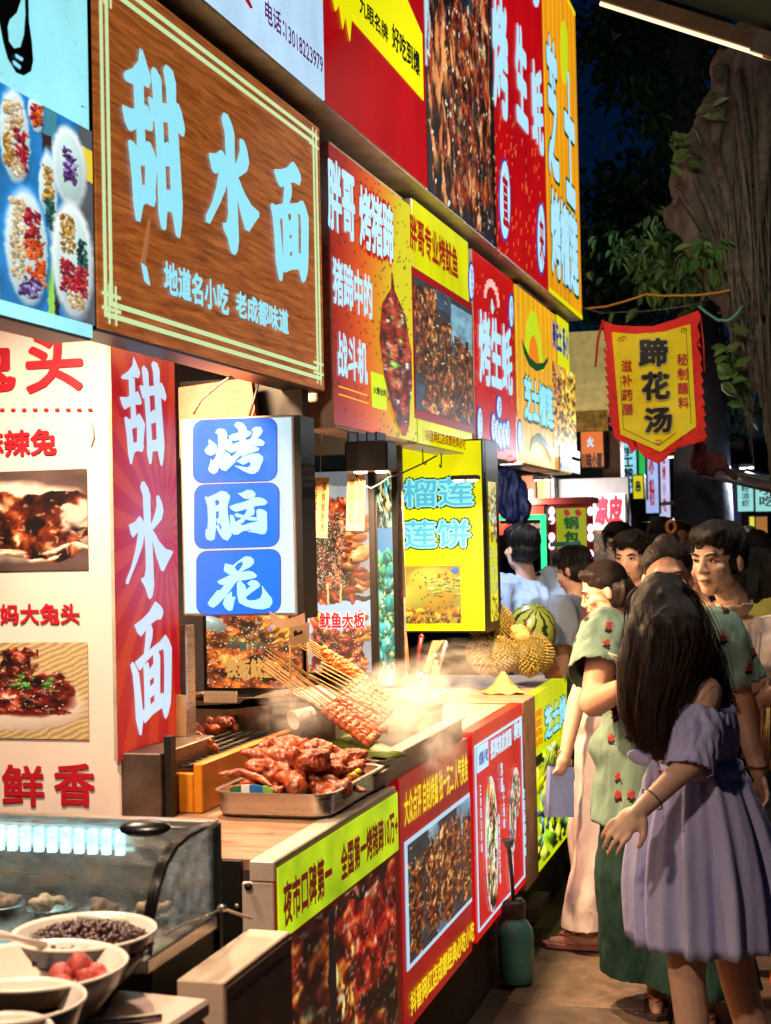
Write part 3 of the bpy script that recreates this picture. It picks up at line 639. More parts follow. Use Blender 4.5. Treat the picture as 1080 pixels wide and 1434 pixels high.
S.body('casing', .26, m_frame); grid_print('face_panel', stripes(8, (232, 150, 10), (248, 190, 40), 50, 40), .004, S.w - .004, .004, S.h - .004, -.0025, PR_LIT(), S.root)
for a, b in ((0, .03), (S.h - .03, S.h)): MB().box(.004, S.w - .004, -.005, -.003, a + .004, b).build('border_line', lit('backlit_yellow', (226, 226, 10)), S.root)
S.text('芝', (762, 34), (784, 268), G_D, n=.0048, bold=.06); S.text('芝', (763, 39), (783, 262), W_TXT, n=.006, bold=.035)
S.text('士', (786, 82), (806, 302), G_D, n=.0048, bold=.06); S.text('士', (787, 87), (806, 297), W_TXT, n=.006, bold=.035)
S.text('烤榴莲', (768, 252), (811, 424), G_D, n=.0048, bold=.09); S.text('烤榴莲', (769, 258), (810, 418), W_TXT, n=.006, bold=.05)
S.poly('durian_drawing', [(784, 62), (786, 32), (789, 28), (793, 45), (794, 90), (792, 120), (788, 112), (785, 95)], G_Y, .0075)
# hooks under the lower row
for i, (px_, py_) in enumerate(((563, 630), (612, 636), (637, 640), (795, 668))):
    u, _z = SP.uz(px_, py_); p = SP.o + SP.U * u - SP.N * .06
    mb = MB(); mb.tube([(0, 0, 0), (0, 0, -.05), (.008, 0, -.062), (.02, 0, -.06), (.026, 0, -.048)], .0028, 6)
    o = mb.build('steel_hook', m_dark, None, True, (p.x, p.y, 2.052)); o.rotation_euler = (0, 0, .3 + i * .9)
    tag(o, 'small dark steel hook hanging under the lower sign row', 'hook', 'hooks under the sign row')

# ================================================================== LAMPS
def led_lamp(name, label, p, watt, col, size, housing, aim=(0, 0, -1), group=None):
    """lamp fixture: dark housing, glowing diodes and the light they give"""
    t = thing(name, label, 'lamp', p, group=group); hw, hd, hh = housing
    MB().box(-hw, hw, -hd, hd, 0, hh, .006).build('housing', m_black, t)
    for i in range(4 if hh > .06 else 0): MB().box(-hw + .01 + i * (2 * hw - .02) / 4, -hw + .016 + i * (2 * hw - .02) / 4, -hd * .9, hd * .9, hh + .0006, hh + .03).build('cooling_fin', m_black, t)
    e = M('lamp_diode_%s' % name, col, .3, var=0, emit=28); e.cycles.emission_sampling = 'NONE'
    for sx in (-.5, .5): MB().lathe([(.0001, -.006), (.020, -.005), (.024, 0), (.0001, .002)], 14, (sx * hw, 0, -.001)).build('diode', e, t, True)
    l = bpy.data.lights.new(name + '_light', 'AREA'); l.energy = watt; l.color = s2l(col); l.size = size; l.shape = 'DISK'; l.spread = math.radians(170)
    lo = bpy.data.objects.new('light', l); COL.objects.link(lo); lo.parent = t; lo.location = (0, 0, -.012)
    lo.rotation_euler = Vector(aim).to_track_quat('-Z', 'Y').to_euler()
    return t
WARM = (255, 208, 158); WARM2 = (255, 220, 188)
LA = atY(520, 660, 4.75); led_lamp('squid_stall_lamp', 'black finned lamp glowing warm above the hanging bamboo price tags', LA, 48, WARM, .10, (.075, .06, .10))
LB = atY(652, 672, 5.7); led_lamp('durian_stall_lamp', 'flat black double lamp glowing warm above the yellow durian lightbox', LB, 62, WARM, .10, (.055, .035, .018))
led_lamp('added_noodle_lamp', 'added unseen black lamp behind the wood-grain sign over the glass display case', (-1.72, 2.75, 2.36), 36, WARM2, .12, (.09, .06, .05), aim=(.12, .1, -1))  # unseen lamp added for the warm light on menu board and glass case
led_lamp('added_dessert_lamp', 'added black lamp out of view under the dessert sign over the row of bowls', (-1.15, 1.55, 2.55), 42, WARM2, .14, (.09, .06, .05), aim=(.0, .25, -1))  # lamp added out of view to brighten the bowls and display case
led_lamp('added_griddle_lamp', 'added unseen black lamp behind the pig trotter sign over the meat tray', (-1.72, 3.85, 2.36), 60, WARM, .12, (.09, .06, .05), aim=(.1, .05, -1))  # unseen lamp added to light the tray and griddle from above

led_lamp('added_cheese_lamp', 'added unseen black lamp glowing neutral white behind the sign row over the cheese durian counter', (-1.68, 7.25, 2.3), 30, (226, 234, 255), .12, (.08, .05, .04), aim=(.35, .05, -1))  # unseen lamp added to light the man in blue and the crowd

# ================================================================== STALL SHELLS
m_wall = M('stall_wall', (58, 48, 44), .7, var=.3, dirt=.5)
for nm, lab, y0, y1 in (('stall_shell', 'dark back wall and ceiling of the squid and trotter stall', 3.82, 5.34), ('stall_shell', 'dark back wall and ceiling of the durian stall', 5.36, 7.6), ('stall_shell', 'dark back wall and ceiling of the sweet noodle stall', 1.6, 3.80)):
    t = thing(nm, lab, 'stall', (-2.6, y0, 0), group='stall shells along the street')
    MB().box(-.04, 0, 0, y1 - y0, 0, 3.0).build('back_wall', m_wall, t)
    MB().box(.002, 1.05, 0, y1 - y0, 2.56, 2.62).build('ceiling', m_wall, t)
# pale board behind the blue lightbox under the wooden sign, and dark awning beams
t = thing('roof_beam', 'dark steel roof beam under the sign row over the squid stall', 'beam', (0, 0, 0))
p = atY(425, 600, 5.2); q = atY(560, 690, 5.2)
MB().box(p.x - .1, -1.5, 4.3, 4.36, q.z - .02 + .05, 2.2).build('beam', m_dark, t); MB().box(p.x - .3, -1.52, 5.12, 5.18, 2.0, 2.2).build('beam', m_dark, t)
p = atY(250, 540, 4.2); q = atY(365, 590, 4.2)
t = thing('faded_pink_canopy', 'faded pink folded canopy cloth tucked under the wood-grain sign', 'canopy', (p.x, 4.2, 1.95))
mb = MB(); pr = [(0, 0.0), (0.0, .22), (q.x - p.x - .03, .24), (q.x - p.x, 0.0)]; mb.prism(pr, 0, .03); mb.build('cloth', M('faded_pink_cloth', (176, 84, 70), .8, var=.25, scale=8, bump=.3), t)
mb = MB(); mb.tube([(q.x - p.x - .02, -.01, .0), (q.x - p.x - .03, -.015, .12), (q.x - p.x + .01, -.02, .24)], .004, 6); mb.build('seam', m_dark, t, True)
p1 = atY(330, 523, 3.88); pts = [atY(x, y, 3.88) for x, y in ((330, 523), (305, 540), (282, 560), (271, 580))]
o = MB().tube(pts, .0035, 6).build('power_cable', M('cream_cable', (230, 205, 170), .5), smooth=True); tag(o, 'thin cream cable drooping onto the blue character lightbox', 'cable')

# ================================================================== MENU BOARD, BANNER, BLUE LIGHTBOX
BF = Fr(-1.7, 3.35, 0.012)
S = Sign(BF, 'menu_board', 'large cream menu board with red rabbit-dish titles and two food photos', 'sign', (-170, 1178), (157, 452), zr=(.98, 2.3))
m_board = M('cream_board', (226, 210, 198), .5, var=.05, scale=3, dirt=.10)
MB().box(0, S.w, .003, .06, 0, S.h, .004).build('board', m_board, S.root)
RD = M('board_red_print', (176, 16, 34), .5, var=.06)
S.text('头', (35, 466), (117, 548), RD, bold=.03, n=.0012); S.text('兔', (-75, 470), (23, 548), RD, bold=.03, n=.0012)
for i in range(12): S.rect('dash', (-46 + i * 15.4, 572), (-40 + i * 15.4, 576), RD, n=.0012)
S.text('麻辣兔', (-32, 604), (80, 637), RD, bold=.035, n=.0012); S.text('老妈大兔头', (-28, 846), (112, 874), RD, bold=.03, n=.0012); S.text('香', (75, 1068), (134, 1130), RD, bold=.025, n=.0012); S.text('鲜', (2, 1070), (63, 1130), RD, bold=.025, n=.0012)
S.rect('lettering', (22, 1160), (66, 1164), RD, n=.0012); S.rect('lettering', (41, 1156), (48, 1170), RD, n=.0012); S.rect('lettering', (78, 1160), (120, 1164), RD, n=.0012); S.rect('lettering', (98, 1154), (104, 1160), RD, n=.0012)
im = cv(170, 150, (90, 70, 66)) * (.7 + .6 * vnoise(170, 150, 3, 4))[..., None]; ellp(im, 70, 78, 130, 62, -.05, (216, 196, 176), .5, .1)
mt = [(150, 60, 24), (92, 26, 16), (50, 18, 14), (190, 96, 36), (120, 44, 20), (60, 20, 16)]
roast(im, -.0, .22, 1, .9, [(20, 8, 10), (50, 16, 12), (96, 32, 18), (140, 60, 26), (190, 110, 60), (250, 226, 190)], 12, 5, .28, .86, .14, .4); crowd(im, .4, .75, 1, .92, 14, (10, 18), [(220, 180, 150)], (.2, .35), (-.3, .1))
S.paint('food_photo', (-90, 664), (124, 798), warp(im, 8, 8), PR_DULL(), n=.0012)
im = cv(170, 150, (206, 178, 128)); yy = np.arange(150)[:, None]; xx = np.arange(170)[None]; im *= (.88 + .14 * np.sin((yy * .8 + xx * .5) * .9))[..., None]
ellp(im, 80, 92, 88, 44, .12, (238, 224, 206), .3, .05); ellp(im, 80, 84, 74, 30, .1, (120, 20, 16), .4, .1); RB = [(26, 8, 10), (60, 12, 14), (96, 20, 18), (140, 44, 30), (190, 100, 80), (250, 220, 200)]; roast(im, .08, .3, .9, .74, RB, 10, 6, .26, .86, .1, .4); roast(im, .42, .06, .68, .48, RB, 4, 6, .26, .86, .1, .4)
crowd(im, .5, .36, .8, .5, 22, (3, 6), [(50, 120, 40), (80, 150, 60)]); crowd(im, .15, .3, .9, .7, 90, (.8, 1.4), [(250, 235, 210)])
S.paint('food_photo', (-90, 900), (125, 1036), warp(im, 4, 10), PR_DULL(), n=.0012)
S.poly('hairline', [(125, 586), (131, 598), (133, 612), (128, 626), (127, 626), (131, 612), (130, 600)], M('board_grime', (150, 130, 110), .6), n=.002)
# steel partition below and beside the board
t = thing('steel_partition', 'dull steel partition cabinet between the menu board and the grill', 'cabinet', (-1.695, 3.36, 0))
MB().box(0, .13, 0, .35, .3, 1.16, .003).build('panel', m_steel_d, t); MB().box(.131, .15, .02, .05, .3, 1.2).build('post', m_black, t)
t = thing('angle_post', 'worn steel angle post beside the red vertical banner with bolts', 'post', (atY(245, 980, 3.72).x, 3.72, 0))
MB().box(0, .06, 0, .006, .95, 1.46).build('flange', m_steel_d, t); MB().box(.056, .062, -.05, -.001, .95, 1.46).build('flange', m_steel, t)
for z in (1.08, 1.2): MB().ell((.03, -.004, z), (.006, .004, .006)).build('bolt', m_steel, t, True)

BN = Fr(-1.668, 3.36, math.radians(89.3))
S = Sign(BN, 'vertical_banner', 'tall red-pink vertical banner with three white brush characters', 'banner', (166, 1066), (244, 500), zr=(BN.uz(166, 1066)[1], 2.2))
im = cv(60, 200, (200, 20, 30)); cx, cy_ = 30, 90
yy, xx = np.mgrid[0:200, 0:60]; an = np.arctan2(yy - cy_, (xx - 46) * 1.6); rr = np.hypot((yy - cy_) / 110., (xx - cx) / 60.)
ray_ = (np.sin(an * 22) > .1).astype(float); k_ = np.clip(1 - rr * 1.35, 0, 1)[..., None]
im = np.where(ray_[..., None] > 0, np.array((226, 52, 22)), np.array((206, 10, 26))) * (1 - k_) + np.where(ray_[..., None] > 0, np.array((238, 100, 130)), np.array((222, 80, 130))) * k_
MB().box(0, S.w, .002, .012, 0, S.h).build('backing', m_frame, S.root)
grid_print('banner_print', im, 0, S.w, 0, S.h, 0, printmat('half_lit_print', .75), S.root)
m_bn = lit('banner_white', (206, 232, 255), .95)
S.brush(TIAN, (166, 494), (233, 655), m_bn, name='character', n=.003); S.brush(SHUI, (173, 672), (242, 836), m_bn, name='character', n=.003); S.brush(MIAN, (180, 846), (241, 1016), m_bn, name='character', n=.003)
p = atY(245, 990, 3.70)
t = thing('taped_price_tag', 'crumpled bamboo-paper tag taped beside the red banner', 'tag', (p.x - .005, 3.68, p.z - .06))
m_bam = M('bamboo_paper', (206, 168, 112), .7, var=.2, scale=18, stretch=(6, 6, .6), bump=.15)
MB().prism([(0, .1), (.05, .092), (.046, -.03), (.01, -.02)], 0, .003).build('tag_sheet', m_bam, t)

XF = Fr(-1.74, 3.9, 0.0)
S = Sign(XF, 'character_lightbox', 'white lightbox with three blue rounded squares holding white brush characters', 'lightbox', (256, 863), (411, 580))
S.body('casing', .12, M('pale_casing', (196, 176, 158), .5, var=.1, dirt=.2)); MB().box(S.w + .001, S.w + .02, .0, .12, -.01, S.h - .003).build('side_cover', m_black, S.root)
S.face(lit('lightbox_white', (205, 238, 252), 1.05, big=True), inset=.008)
m_bb = lit('lightbox_blue', (8, 112, 240), 1.0); m_pr = lit('lightbox_purple', (96, 60, 170), .8)
def rrect(S, x0, y0, x1, y1, r, mat, n, name, sk=-.03):
    pts = []
    for cx, cy_, a0 in ((x1 - r, y0 + r, -90), (x1 - r, y1 - r, 0), (x0 + r, y1 - r, 90), (x0 + r, y0 + r, 180)):
        for i in range(6):
            a = math.radians(a0 + 90 * i / 5); x = cx + r * math.cos(a); pts.append((x, cy_ + r * math.sin(a) + (x - x0) * sk))
    return S.poly(name, pts, mat, n)
for (x0, y0, x1, y1, gl, a, b) in ((272, 589, 388, 676, KAO, (287, 593), (373, 663)), (274, 680, 391, 768, NAO, (288, 688), (377, 756)), (277, 773, 393, 861, HUA, (291, 780), (383, 855))):
    rrect(S, x0 - 1.2, y0 - 1.2, x1 + 1.2, y1 + 1.2, 15, m_pr, .0045, 'square_edge'); rrect(S, x0, y0, x1, y1, 14, m_bb, .0058, 'blue_square'); S.brush(gl, a, b, lit('lightbox_cyan', (168, 240, 255), 1.0), n=.0075, name='character')
p = atY(400, 862, 3.88)
t = thing('brown_tape', 'torn strip of brown tape hanging from the blue character lightbox', 'tape', (p.x, 3.87, p.z))
MB().prism([(-.045, .012), (.0, -.012), (.035, -.002), (.06, .008), (.062, -.024), (.03, -.03), (-.01, -.036), (-.04, -.02)], 0, .004).build('strip', M('brown_tape', (190, 150, 112), .4, var=.15), t)

# ================================================================== POSTERS in the squid stall
PF = Fr(-2.15, 5.0, 0.0)
S = Sign(PF, 'squid_plate_poster', 'backlit poster of sauced squid pieces with gold lettering, behind the grill', 'poster', (285, 972), (428, 840))
S.body('frame', .03, m_black)
sqp = [(196, 84, 20), (150, 46, 14), (226, 130, 40), (110, 30, 12), (90, 26, 14), (240, 170, 60)]
im = cv(150, 140, (70, 40, 30)); roast(im, 0, 0, 1, 1, [(24, 14, 12), (80, 26, 12), (140, 50, 16), (190, 84, 24), (226, 130, 44), (250, 190, 90)], 9, 8, .24, .8, 0, .5); ellp(im, 8, 14, 26, 14, .5, (150, 160, 150), .4, .2); ellp(im, 112, 20, 24, 5, -.3, (140, 150, 220), .2, .2)
crowd(im, .6, .1, .98, .4, 14, (12, 20), [(230, 150, 30), (214, 120, 30)], (.3, .45), (-1.2, -.6)); crowd(im, 0, 0, 1, 1, 420, (.8, 1.5), [(255, 226, 160)])
S.paint('poster_print', (289, 862), (424, 964), warp(im, 3, 12), printmat('bright_print', 1.5), n=.002); S.text('铁板鱿鱼', (316, 922), (387, 950), lit('poster_gold', (206, 160, 84), .9), bold=.05)
S.text('开胃好吃', (322, 898), (374, 912), lit('poster_teal', (60, 110, 110), .6), bold=.03, k=4)
S = Sign(PF, 'squid_skewer_poster', 'tall backlit poster of a saucy whole squid on two sticks with red lettering', 'poster', (424, 945), (524, 655))
S.body('frame', .03, m_black)
im = cv(130, 330, (150, 150, 150)) * (.85 + .3 * vnoise(130, 330, 3, 8))[..., None]; box_fill(im, 0, 0, 1, .07, (90, 96, 100)); box_fill(im, 0, .62, 1, .645, (40, 26, 40)); box_fill(im, 0, .645, 1, .8, (168, 190, 204))
sq2 = [(176, 52, 18), (132, 30, 14), (214, 104, 34), (96, 22, 12), (230, 140, 56)]
roast(im, -.0, .1, .85, .66, [(30, 10, 8), (90, 20, 12), (140, 36, 16), (186, 70, 26), (220, 116, 50), (250, 200, 140)], 9, 14, .24, .8, .12, .5); crowd(im, .6, .2, .95, .6, 26, (14, 24), [(196, 74, 26), (226, 150, 80), (150, 44, 18)], (.25, .4), (-.3, .3)); crowd(im, .05, .2, .6, .58, 700, (.8, 1.5), [(255, 220, 170)]); crowd(im, .1, .2, .7, .58, 60, (2, 4), [(60, 90, 40)])
box_fill(im, .32, .56, .35, .655, (226, 190, 120)); box_fill(im, .52, .56, .55, .655, (226, 190, 120))
roast(im, 0, .78, .95, 1, [(30, 10, 8), (90, 20, 12), (140, 36, 16), (186, 70, 26), (220, 116, 50), (250, 200, 140)], 9, 6, .24, .8, .12, .5); crowd(im, .1, .72, .3, .84, 20, (9, 16), sq2, (.3, .4), (.6, 1.2)); crowd(im, .55, .72, .95, .86, 30, (9, 16), sq2, (.3, .4), (-1, 0)); crowd(im, .0, .75, .9, .98, 200, (.8, 1.4), [(255, 220, 170)])
S.paint('poster_print', (427, 662), (521, 942), warp(im, 4, 9), printmat('bright_print', 1.5), n=.002)
S.text('鱿鱼大板', (447, 856), (513, 881), lit('poster_white', (240, 240, 240), .9), bold=.1, n=.004); S.text('鱿鱼大板', (448, 857), (512, 880), M('red_print', (170, 16, 30)), bold=.03, n=.006)
# green oyster strip poster and its edge strip
OF = Fr(atY(520, 800, 5.35).x, 5.35, .3)
S = Sign(OF, 'oyster_strip_poster', 'narrow glowing green poster of oysters and leaves beside the yellow durian lightbox', 'poster', (521, 965), (556, 655))
S.body('frame', .05, m_dark)
im = cv(46, 330, (110, 180, 170)); crowd(im, 0, 0, 1, .3, 70, (7, 24), [(150, 120, 70), (190, 220, 150), (100, 190, 170), (200, 190, 120), (90, 70, 50)], (.12, .3), (1.2, 1.9)); box_fill(im, 0, .27, 1, .45, (110, 170, 210)); crowd(im, .1, .4, 1, 1, 60, (10, 18), [(70, 190, 170), (120, 220, 150), (40, 150, 130)], (.5, .8)); crowd(im, .1, .42, 1, 1, 50, (3, 6), [(230, 200, 70), (240, 240, 200), (60, 120, 40)]); crowd(im, 0, .4, .2, 1, 20, (5, 9), [(20, 50, 60)], (.2, .4))
S.paint('poster_print', (523, 658), (554, 960), warp(im, 4, 5), printmat('bright_print_b', 1.2), n=.002)
t = thing('patterned_post', 'grey patterned steel post with taped notes beside the oyster poster', 'post', (atY(557, 800, 5.55).x, 5.55, 0))
MB().box(0, .022, 0, .03, .95, 2.2).build('post', M('grey_tape_post', (110, 104, 100), .6, var=.4, scale=60), t)
p = atY(548, 720, 5.5); q = atY(566, 838, 5.5)
MB().prism([(p.x - t.location.x + .0, p.z), (q.x - t.location.x - .006, p.z + .01), (q.x - t.location.x + .004, q.z), (p.x - t.location.x + .012, q.z + .01)], -.03, -.026).build('note', M('grey_note', (150, 128, 108), .6, var=.2), t)
# bamboo price tags hanging on strings
for i, (x0, x1, yt, yb, tilt, lab, tx) in enumerate(((430, 458, 668, 752, .06, 'bamboo price tag with printed columns hanging left of the lamp', '大份鱿鱼须'), (483, 510, 664, 742, .05, 'bamboo price tag brightly lit right under the finned lamp', '铁板鱿鱼'))):
    a, b = atY(x0, yt, 4.88), atY(x1, yb, 4.88); w_, h = b.x - a.x, a.z - b.z
    t = thing('bamboo_price_tag', lab, 'tag', (a.x, 4.88, b.z)); t.rotation_euler = (0, tilt, 0)
    mb = MB()
    for k_ in range(7): mb.box(k_ * w_ / 7, (k_ + 1) * w_ / 7 - .0006, 0, .004, 0, h)
    mb.build('bamboo_slip', m_bam, t); mb.v and None
    MB().tube([(w_ / 2, .002, h), (w_ / 2 + .002, .002, 2.2 - b.z)], .001, 4).build('string', m_bam, t)
    S2 = Sign(Fr(a.x, 4.878, 0), '', '', '', (x0, yb), (x1, yt), root=t); S2.u0 = 0; S2.z0 = b.z
    S2.text(tx, (x0 + 4, yt + 6), (x0 + 12, yb - 10), M('brown_print', (110, 70, 40), .6), bold=.02, vertical=True, n=.001, k=4); S2.text(tx[::-1], (x1 - 11, yt + 6), (x1 - 4, yb - 8), M('brown_print', (110, 70, 40)), bold=.02, vertical=True, n=.001, k=4)
# wires looping at the lamp
pts = [atY(x, y, 4.8) for x, y in ((498, 664), (506, 678), (520, 684), (535, 676), (545, 668), (560, 664), (590, 650), (612, 638))]
o = MB().tube(pts, .003, 6).build('lamp_wire', m_black, smooth=True); tag(o, 'black wire looping from the finned lamp up to the sign hooks', 'wire')

# ================================================================== YELLOW DURIAN LIGHTBOX
DF = Fr(atY(555, 800, 6.3).x, 6.3, 0.0)
S = Sign(DF, 'durian_lightbox', 'bright yellow lightbox with cyan outlined durian cake lettering and a pastry photo', 'lightbox', (553, 886), (680, 668), zr=(DF.uz(600, 886)[1], 2.12))
S.body('casing', .22, m_dark); S.face(lit('lightbox_yellow', (244, 240, 4), 1.05, big=True), inset=.008)
m_oc = lit('lightbox_cyan_b', (150, 240, 236), 1.0); m_og = M('lightbox_dark_green', (10, 52, 16), .4, var=0)
for tx, a, b in (('榴莲', (559, 668), (668, 712)), ('榴莲饼', (508, 726), (664, 770))):
    if len(tx) == 3: tx, a = '莲饼', (560, 726)
    S.text(tx, a, b, m_og, n=.0042, bold=.115); S.text(tx, (a[0] + 2.5, a[1] + 2.2), (b[0] - 2.5, b[1] - 2.2), m_oc, n=.0056, bold=.07); S.text(tx, (a[0] + 5, a[1] + 4), (b[0] - 5, b[1] - 4), lit('lightbox_blue_core', (84, 190, 220), 1.0), n=.0072, bold=0.012, k=4)
im = cv(120, 110, (214, 170, 40)); ellp(im, 70, 40, 60, 40, .2, (240, 214, 60), .3, .1); ellp(im, 30, 78, 80, 30, -.2, (236, 170, 24), .5, .15); ellp(im, 10, 60, 50, 26, 0, (250, 220, 60), .3, .1); crowd(im, .5, .2, 1, .5, 22, (8, 16), [(200, 220, 60), (250, 240, 120), (240, 200, 60)], (.1, .2), (-.4, .5)); crowd(im, .2, .1, .9, .75, 60, (1, 2.6), [(60, 50, 10)], (.4, .6)); crowd(im, 0, .75, 1, .95, 40, (6, 14), [(220, 120, 10), (250, 190, 40)], (.3, .5)); ellp(im, 108, 10, 8, 7, 0, (20, 130, 220), .2, .2); crowd(im, .6, .05, .8, .25, 8, (2, 4), [(220, 70, 20)])
S.paint('pastry_photo', (560, 793), (647, 873), warp(im, 3, 8), PR_LIT(), n=.004)
SF = Fr(DF.o.x + S.u1 + .002, 6.3, math.radians(90))
S2 = Sign(SF, 'durian_side_panel', 'narrow yellow side panel of food photos on the durian lightbox edge', 'sign', (682, 870), (699, 672), zr=(S.z0, 2.12))
S2.body('casing', .01, m_dark)
im = cv(40, 220, (226, 222, 30)); crowd(im, 0, 0, 1, .42, 120, (4, 9), [(240, 150, 20), (250, 190, 40), (180, 100, 30), (120, 160, 190), (220, 210, 190)], (.2, .4), (.9, 2.2)); crowd(im, 0, .47, 1, .8, 160, (1, 2.4), [(150, 210, 190), (200, 230, 120)], (.5, .8)); crowd(im, .2, .82, 1, 1, 26, (5, 9), [(250, 210, 20), (210, 160, 30)], (.3, .5), (.8, 1.8))
S2.paint('side_print', (683, 674), (698, 868), im, PR_LIT(), n=.002)

# ================================================================== COUNTERS with lit front panels
CF1 = Fr(-1.11, 2.95, math.radians(90)); CFX = Fr(-1.15, 3.9, math.radians(90))
m_cw = M('white_counter_metal', (206, 188, 170), .4, .2, var=.12, scale=6, dirt=.4)
m_top = M('worn_counter_top', (178, 138, 108), .38, .35, var=.3, scale=7, stretch=(1, 6, 1), dirt=.45, rvar=.15)
def uv_panel(fr, root, u0, u1, z0, z1, part):
    S = Sign.__new__(Sign); S.fr = fr; S.u0 = u0; S.z0 = z0; S.u1 = u1; S.z1 = z1; S.w = u1 - u0; S.h = z1 - z0; S.root = part; return S
class Panel(Sign):
    """front panel part of a counter; its prints are sub-parts"""
    def __init__(s, fr, root, rloc, bl, tr, z, mat, depth=.05):
        s.fr = fr; s.u0 = fr.uz(*bl)[0]; s.u1 = fr.uz(*tr)[0]; s.z0, s.z1 = z; s.w = s.u1 - s.u0; s.h = s.z1 - s.z0
        p = fr.o + fr.U * s.u0 - rloc
        s.root = MB().box(0, s.w, 0, depth, 0, s.h).build('front_panel', mat, root); s.root.location = (p.x, p.y, s.z0); s.root.rotation_euler = (0, 0, fr.phi)
# --- counter 1 (trotter tray)
R1 = Vector((-1.7, 2.95, 0)); c1 = thing('trotter_counter', 'steel-topped counter with a lime and red lit front panel of roast meat', 'counter', R1)
MB().box(0, .51, 0, .012, 0.0, .996).build('end_plate', m_dark, c1); MB().box(.512, .586, -.002, .012, 0.0, .953, .003).build('end_post', m_cw, c1)
MB().box(0, .53, .013, .955, .975, .998).build('top_plate', m_top, c1); MB().box(.531, .589, -.004, .955, .955, 1.0, .003).build('top_edge', m_cw, c1); MB().box(0, .04, .02, .95, 0, .97).build('rear_plate', m_steel_d, c1)
for x in (.03, .5): MB().ell((x, -.002, .9), (.006, .004, .006)).build('bolt', m_steel, c1, True)
MB().lathe([(.0001, 0), (.009, .002), (.009, .006), (.0001, .008)], 10, (.53, -.004, .945), (0, -1, 0)).build('cable_grommet', m_black, c1, True)
P = Panel(CF1, c1, R1, (386, 1206), (557, 1101), (.1, .985), M('panel_red', (120, 8, 12), .35, var=.1, emit=.35))
lime = bpy.data.materials.new('backlit_lime_panel'); lime.use_nodes = True
def lime_nodes(m):      # tubes behind the sheet light it unevenly
    t = m.node_tree; p = t.nodes['Principled BSDF']; n = t.nodes.new('ShaderNodeTexNoise'); n.inputs['Scale'].default_value = 4.5; n.inputs['Detail'].default_value = 3
    tc = t.nodes.new('ShaderNodeTexCoord'); t.links.new(tc.outputs['Object'], n.inputs['Vector']); r = t.nodes.new('ShaderNodeValToRGB'); r.color_ramp.elements[0].position = .3; r.color_ramp.elements[0].color = lin((120, 150, 8)); r.color_ramp.elements[1].position = .6; r.color_ramp.elements[1].color = lin((196, 226, 20))
    t.links.new(n.outputs['Fac'], r.inputs[0]); t.links.new(r.outputs[0], p.inputs['Emission Color']); p.inputs['Base Color'].default_value = lin((170, 200, 30)); p.inputs['Emission Strength'].default_value = .95; p.inputs['Roughness'].default_value = .4
lime_nodes(lime)
P.rect('slogan_band', (387.5, 1216), (557, 1190), lime, n=.003)
m_dr = M('slogan_dark_red', (130, 12, 10), .4, var=0, emit=.5)
P.text('夜市口碑第一', (393, 1236), (463, 1249), m_dr, bold=.04, n=.005); P.text('全国第一烤猪蹄10万+', (474, 1184), (555, 1176), m_dr, bold=.04, n=.005)
im = cv(150, 150, (20, 10, 12)); roast(im, 0, 0, 1, 1, [(10, 6, 8), (40, 10, 10), (90, 18, 14), (140, 34, 18), (196, 92, 30), (236, 170, 80), (255, 236, 200)], 10, 16, .24, .84, 0, .7)
im *= np.clip(.2 + 1.3 * vnoise(150, 150, 3, 2, 2), .1, 1.25)[..., None]; crowd(im, .3, .1, .6, .5, 10, (6, 14), [(220, 150, 60), (230, 180, 100)], (.12, .25), (1.3, 1.7), (.1, .3)); roast(im, .55, .05, 1, .5, [(60, 6, 10), (140, 14, 14), (200, 40, 24), (236, 110, 60), (255, 220, 190)], 8, 8, .25, .85, .1, .4)
box_fill(im, .36, .02, .42, .5, (14, 14, 18))
P.paint('meat_photo', (388, 1326), (557.5, 1490), warp(im, 5, 8), printmat('half_lit_print_b', .8), n=.003)
# --- counter 2 (griddle)
R2 = Vector((-1.9, 3.915, 0)); c2 = thing('griddle_counter', 'counter under the steaming griddle with a red panel of skewer photos and yellow lettering', 'counter', R2)
MB().box(0, .70, 0, 1.07, .9, .985).build('top_plate', m_steel_d, c2); MB().box(.66, .745, -.002, .004, .1, .985).build('edge_strip', m_white, c2); MB().box(.3, .699, .3, 1.06, .05, .898).build('body', m_dark, c2)
z0 = CFX.uz(664, 1328)[1]
P = Panel(CFX, c2, R2, (559, 1101), (655, 1030), (z0, .99), lit('panel_red_lit', (160, 8, 14), .9, .12, big=True))
YT = lit('panel_yellow', (238, 214, 20), 1.0)
P.text('大众点评 自制烤酱 独一无二 人气美食', (564, 1110), (654, 1094), YT, bold=.025, n=.004, k=5); P.text('抖音网红店成都经典必吃小吃', (573, 1390), (663, 1316), YT, bold=.035, n=.004, k=5)
rw = lit('panel_white_rim', (190, 220, 240), .9); P.rect('photo_rim', (566, 1180), (660, 1262), rw, n=.003)
im = cv(110, 130, (46, 52, 60)); box_fill(im, .3, 0, .46, .2, (110, 140, 156)); box_fill(im, .76, 0, 1, .3, (120, 165, 190)); box_fill(im, .4, .75, .6, 1, (84, 116, 140)); im *= (.6 + .8 * vnoise(110, 130, 8, 8))[..., None]
[roast(im, *q, cx=6, cy=18) for q in ((.0, .15, .23, 1), (.25, .08, .46, .95), (.45, .06, .68, 1), (.66, .05, .83, .9), (.82, .12, 1, 1))]; crowd(im, 0, 0, 1, 1, 120, (1, 2), [(240, 170, 80), (150, 30, 20)])
P.paint('skewer_photo', (568, 1184), (659, 1256), warp(im, 4, 14), PR_LIT(), n=.006)
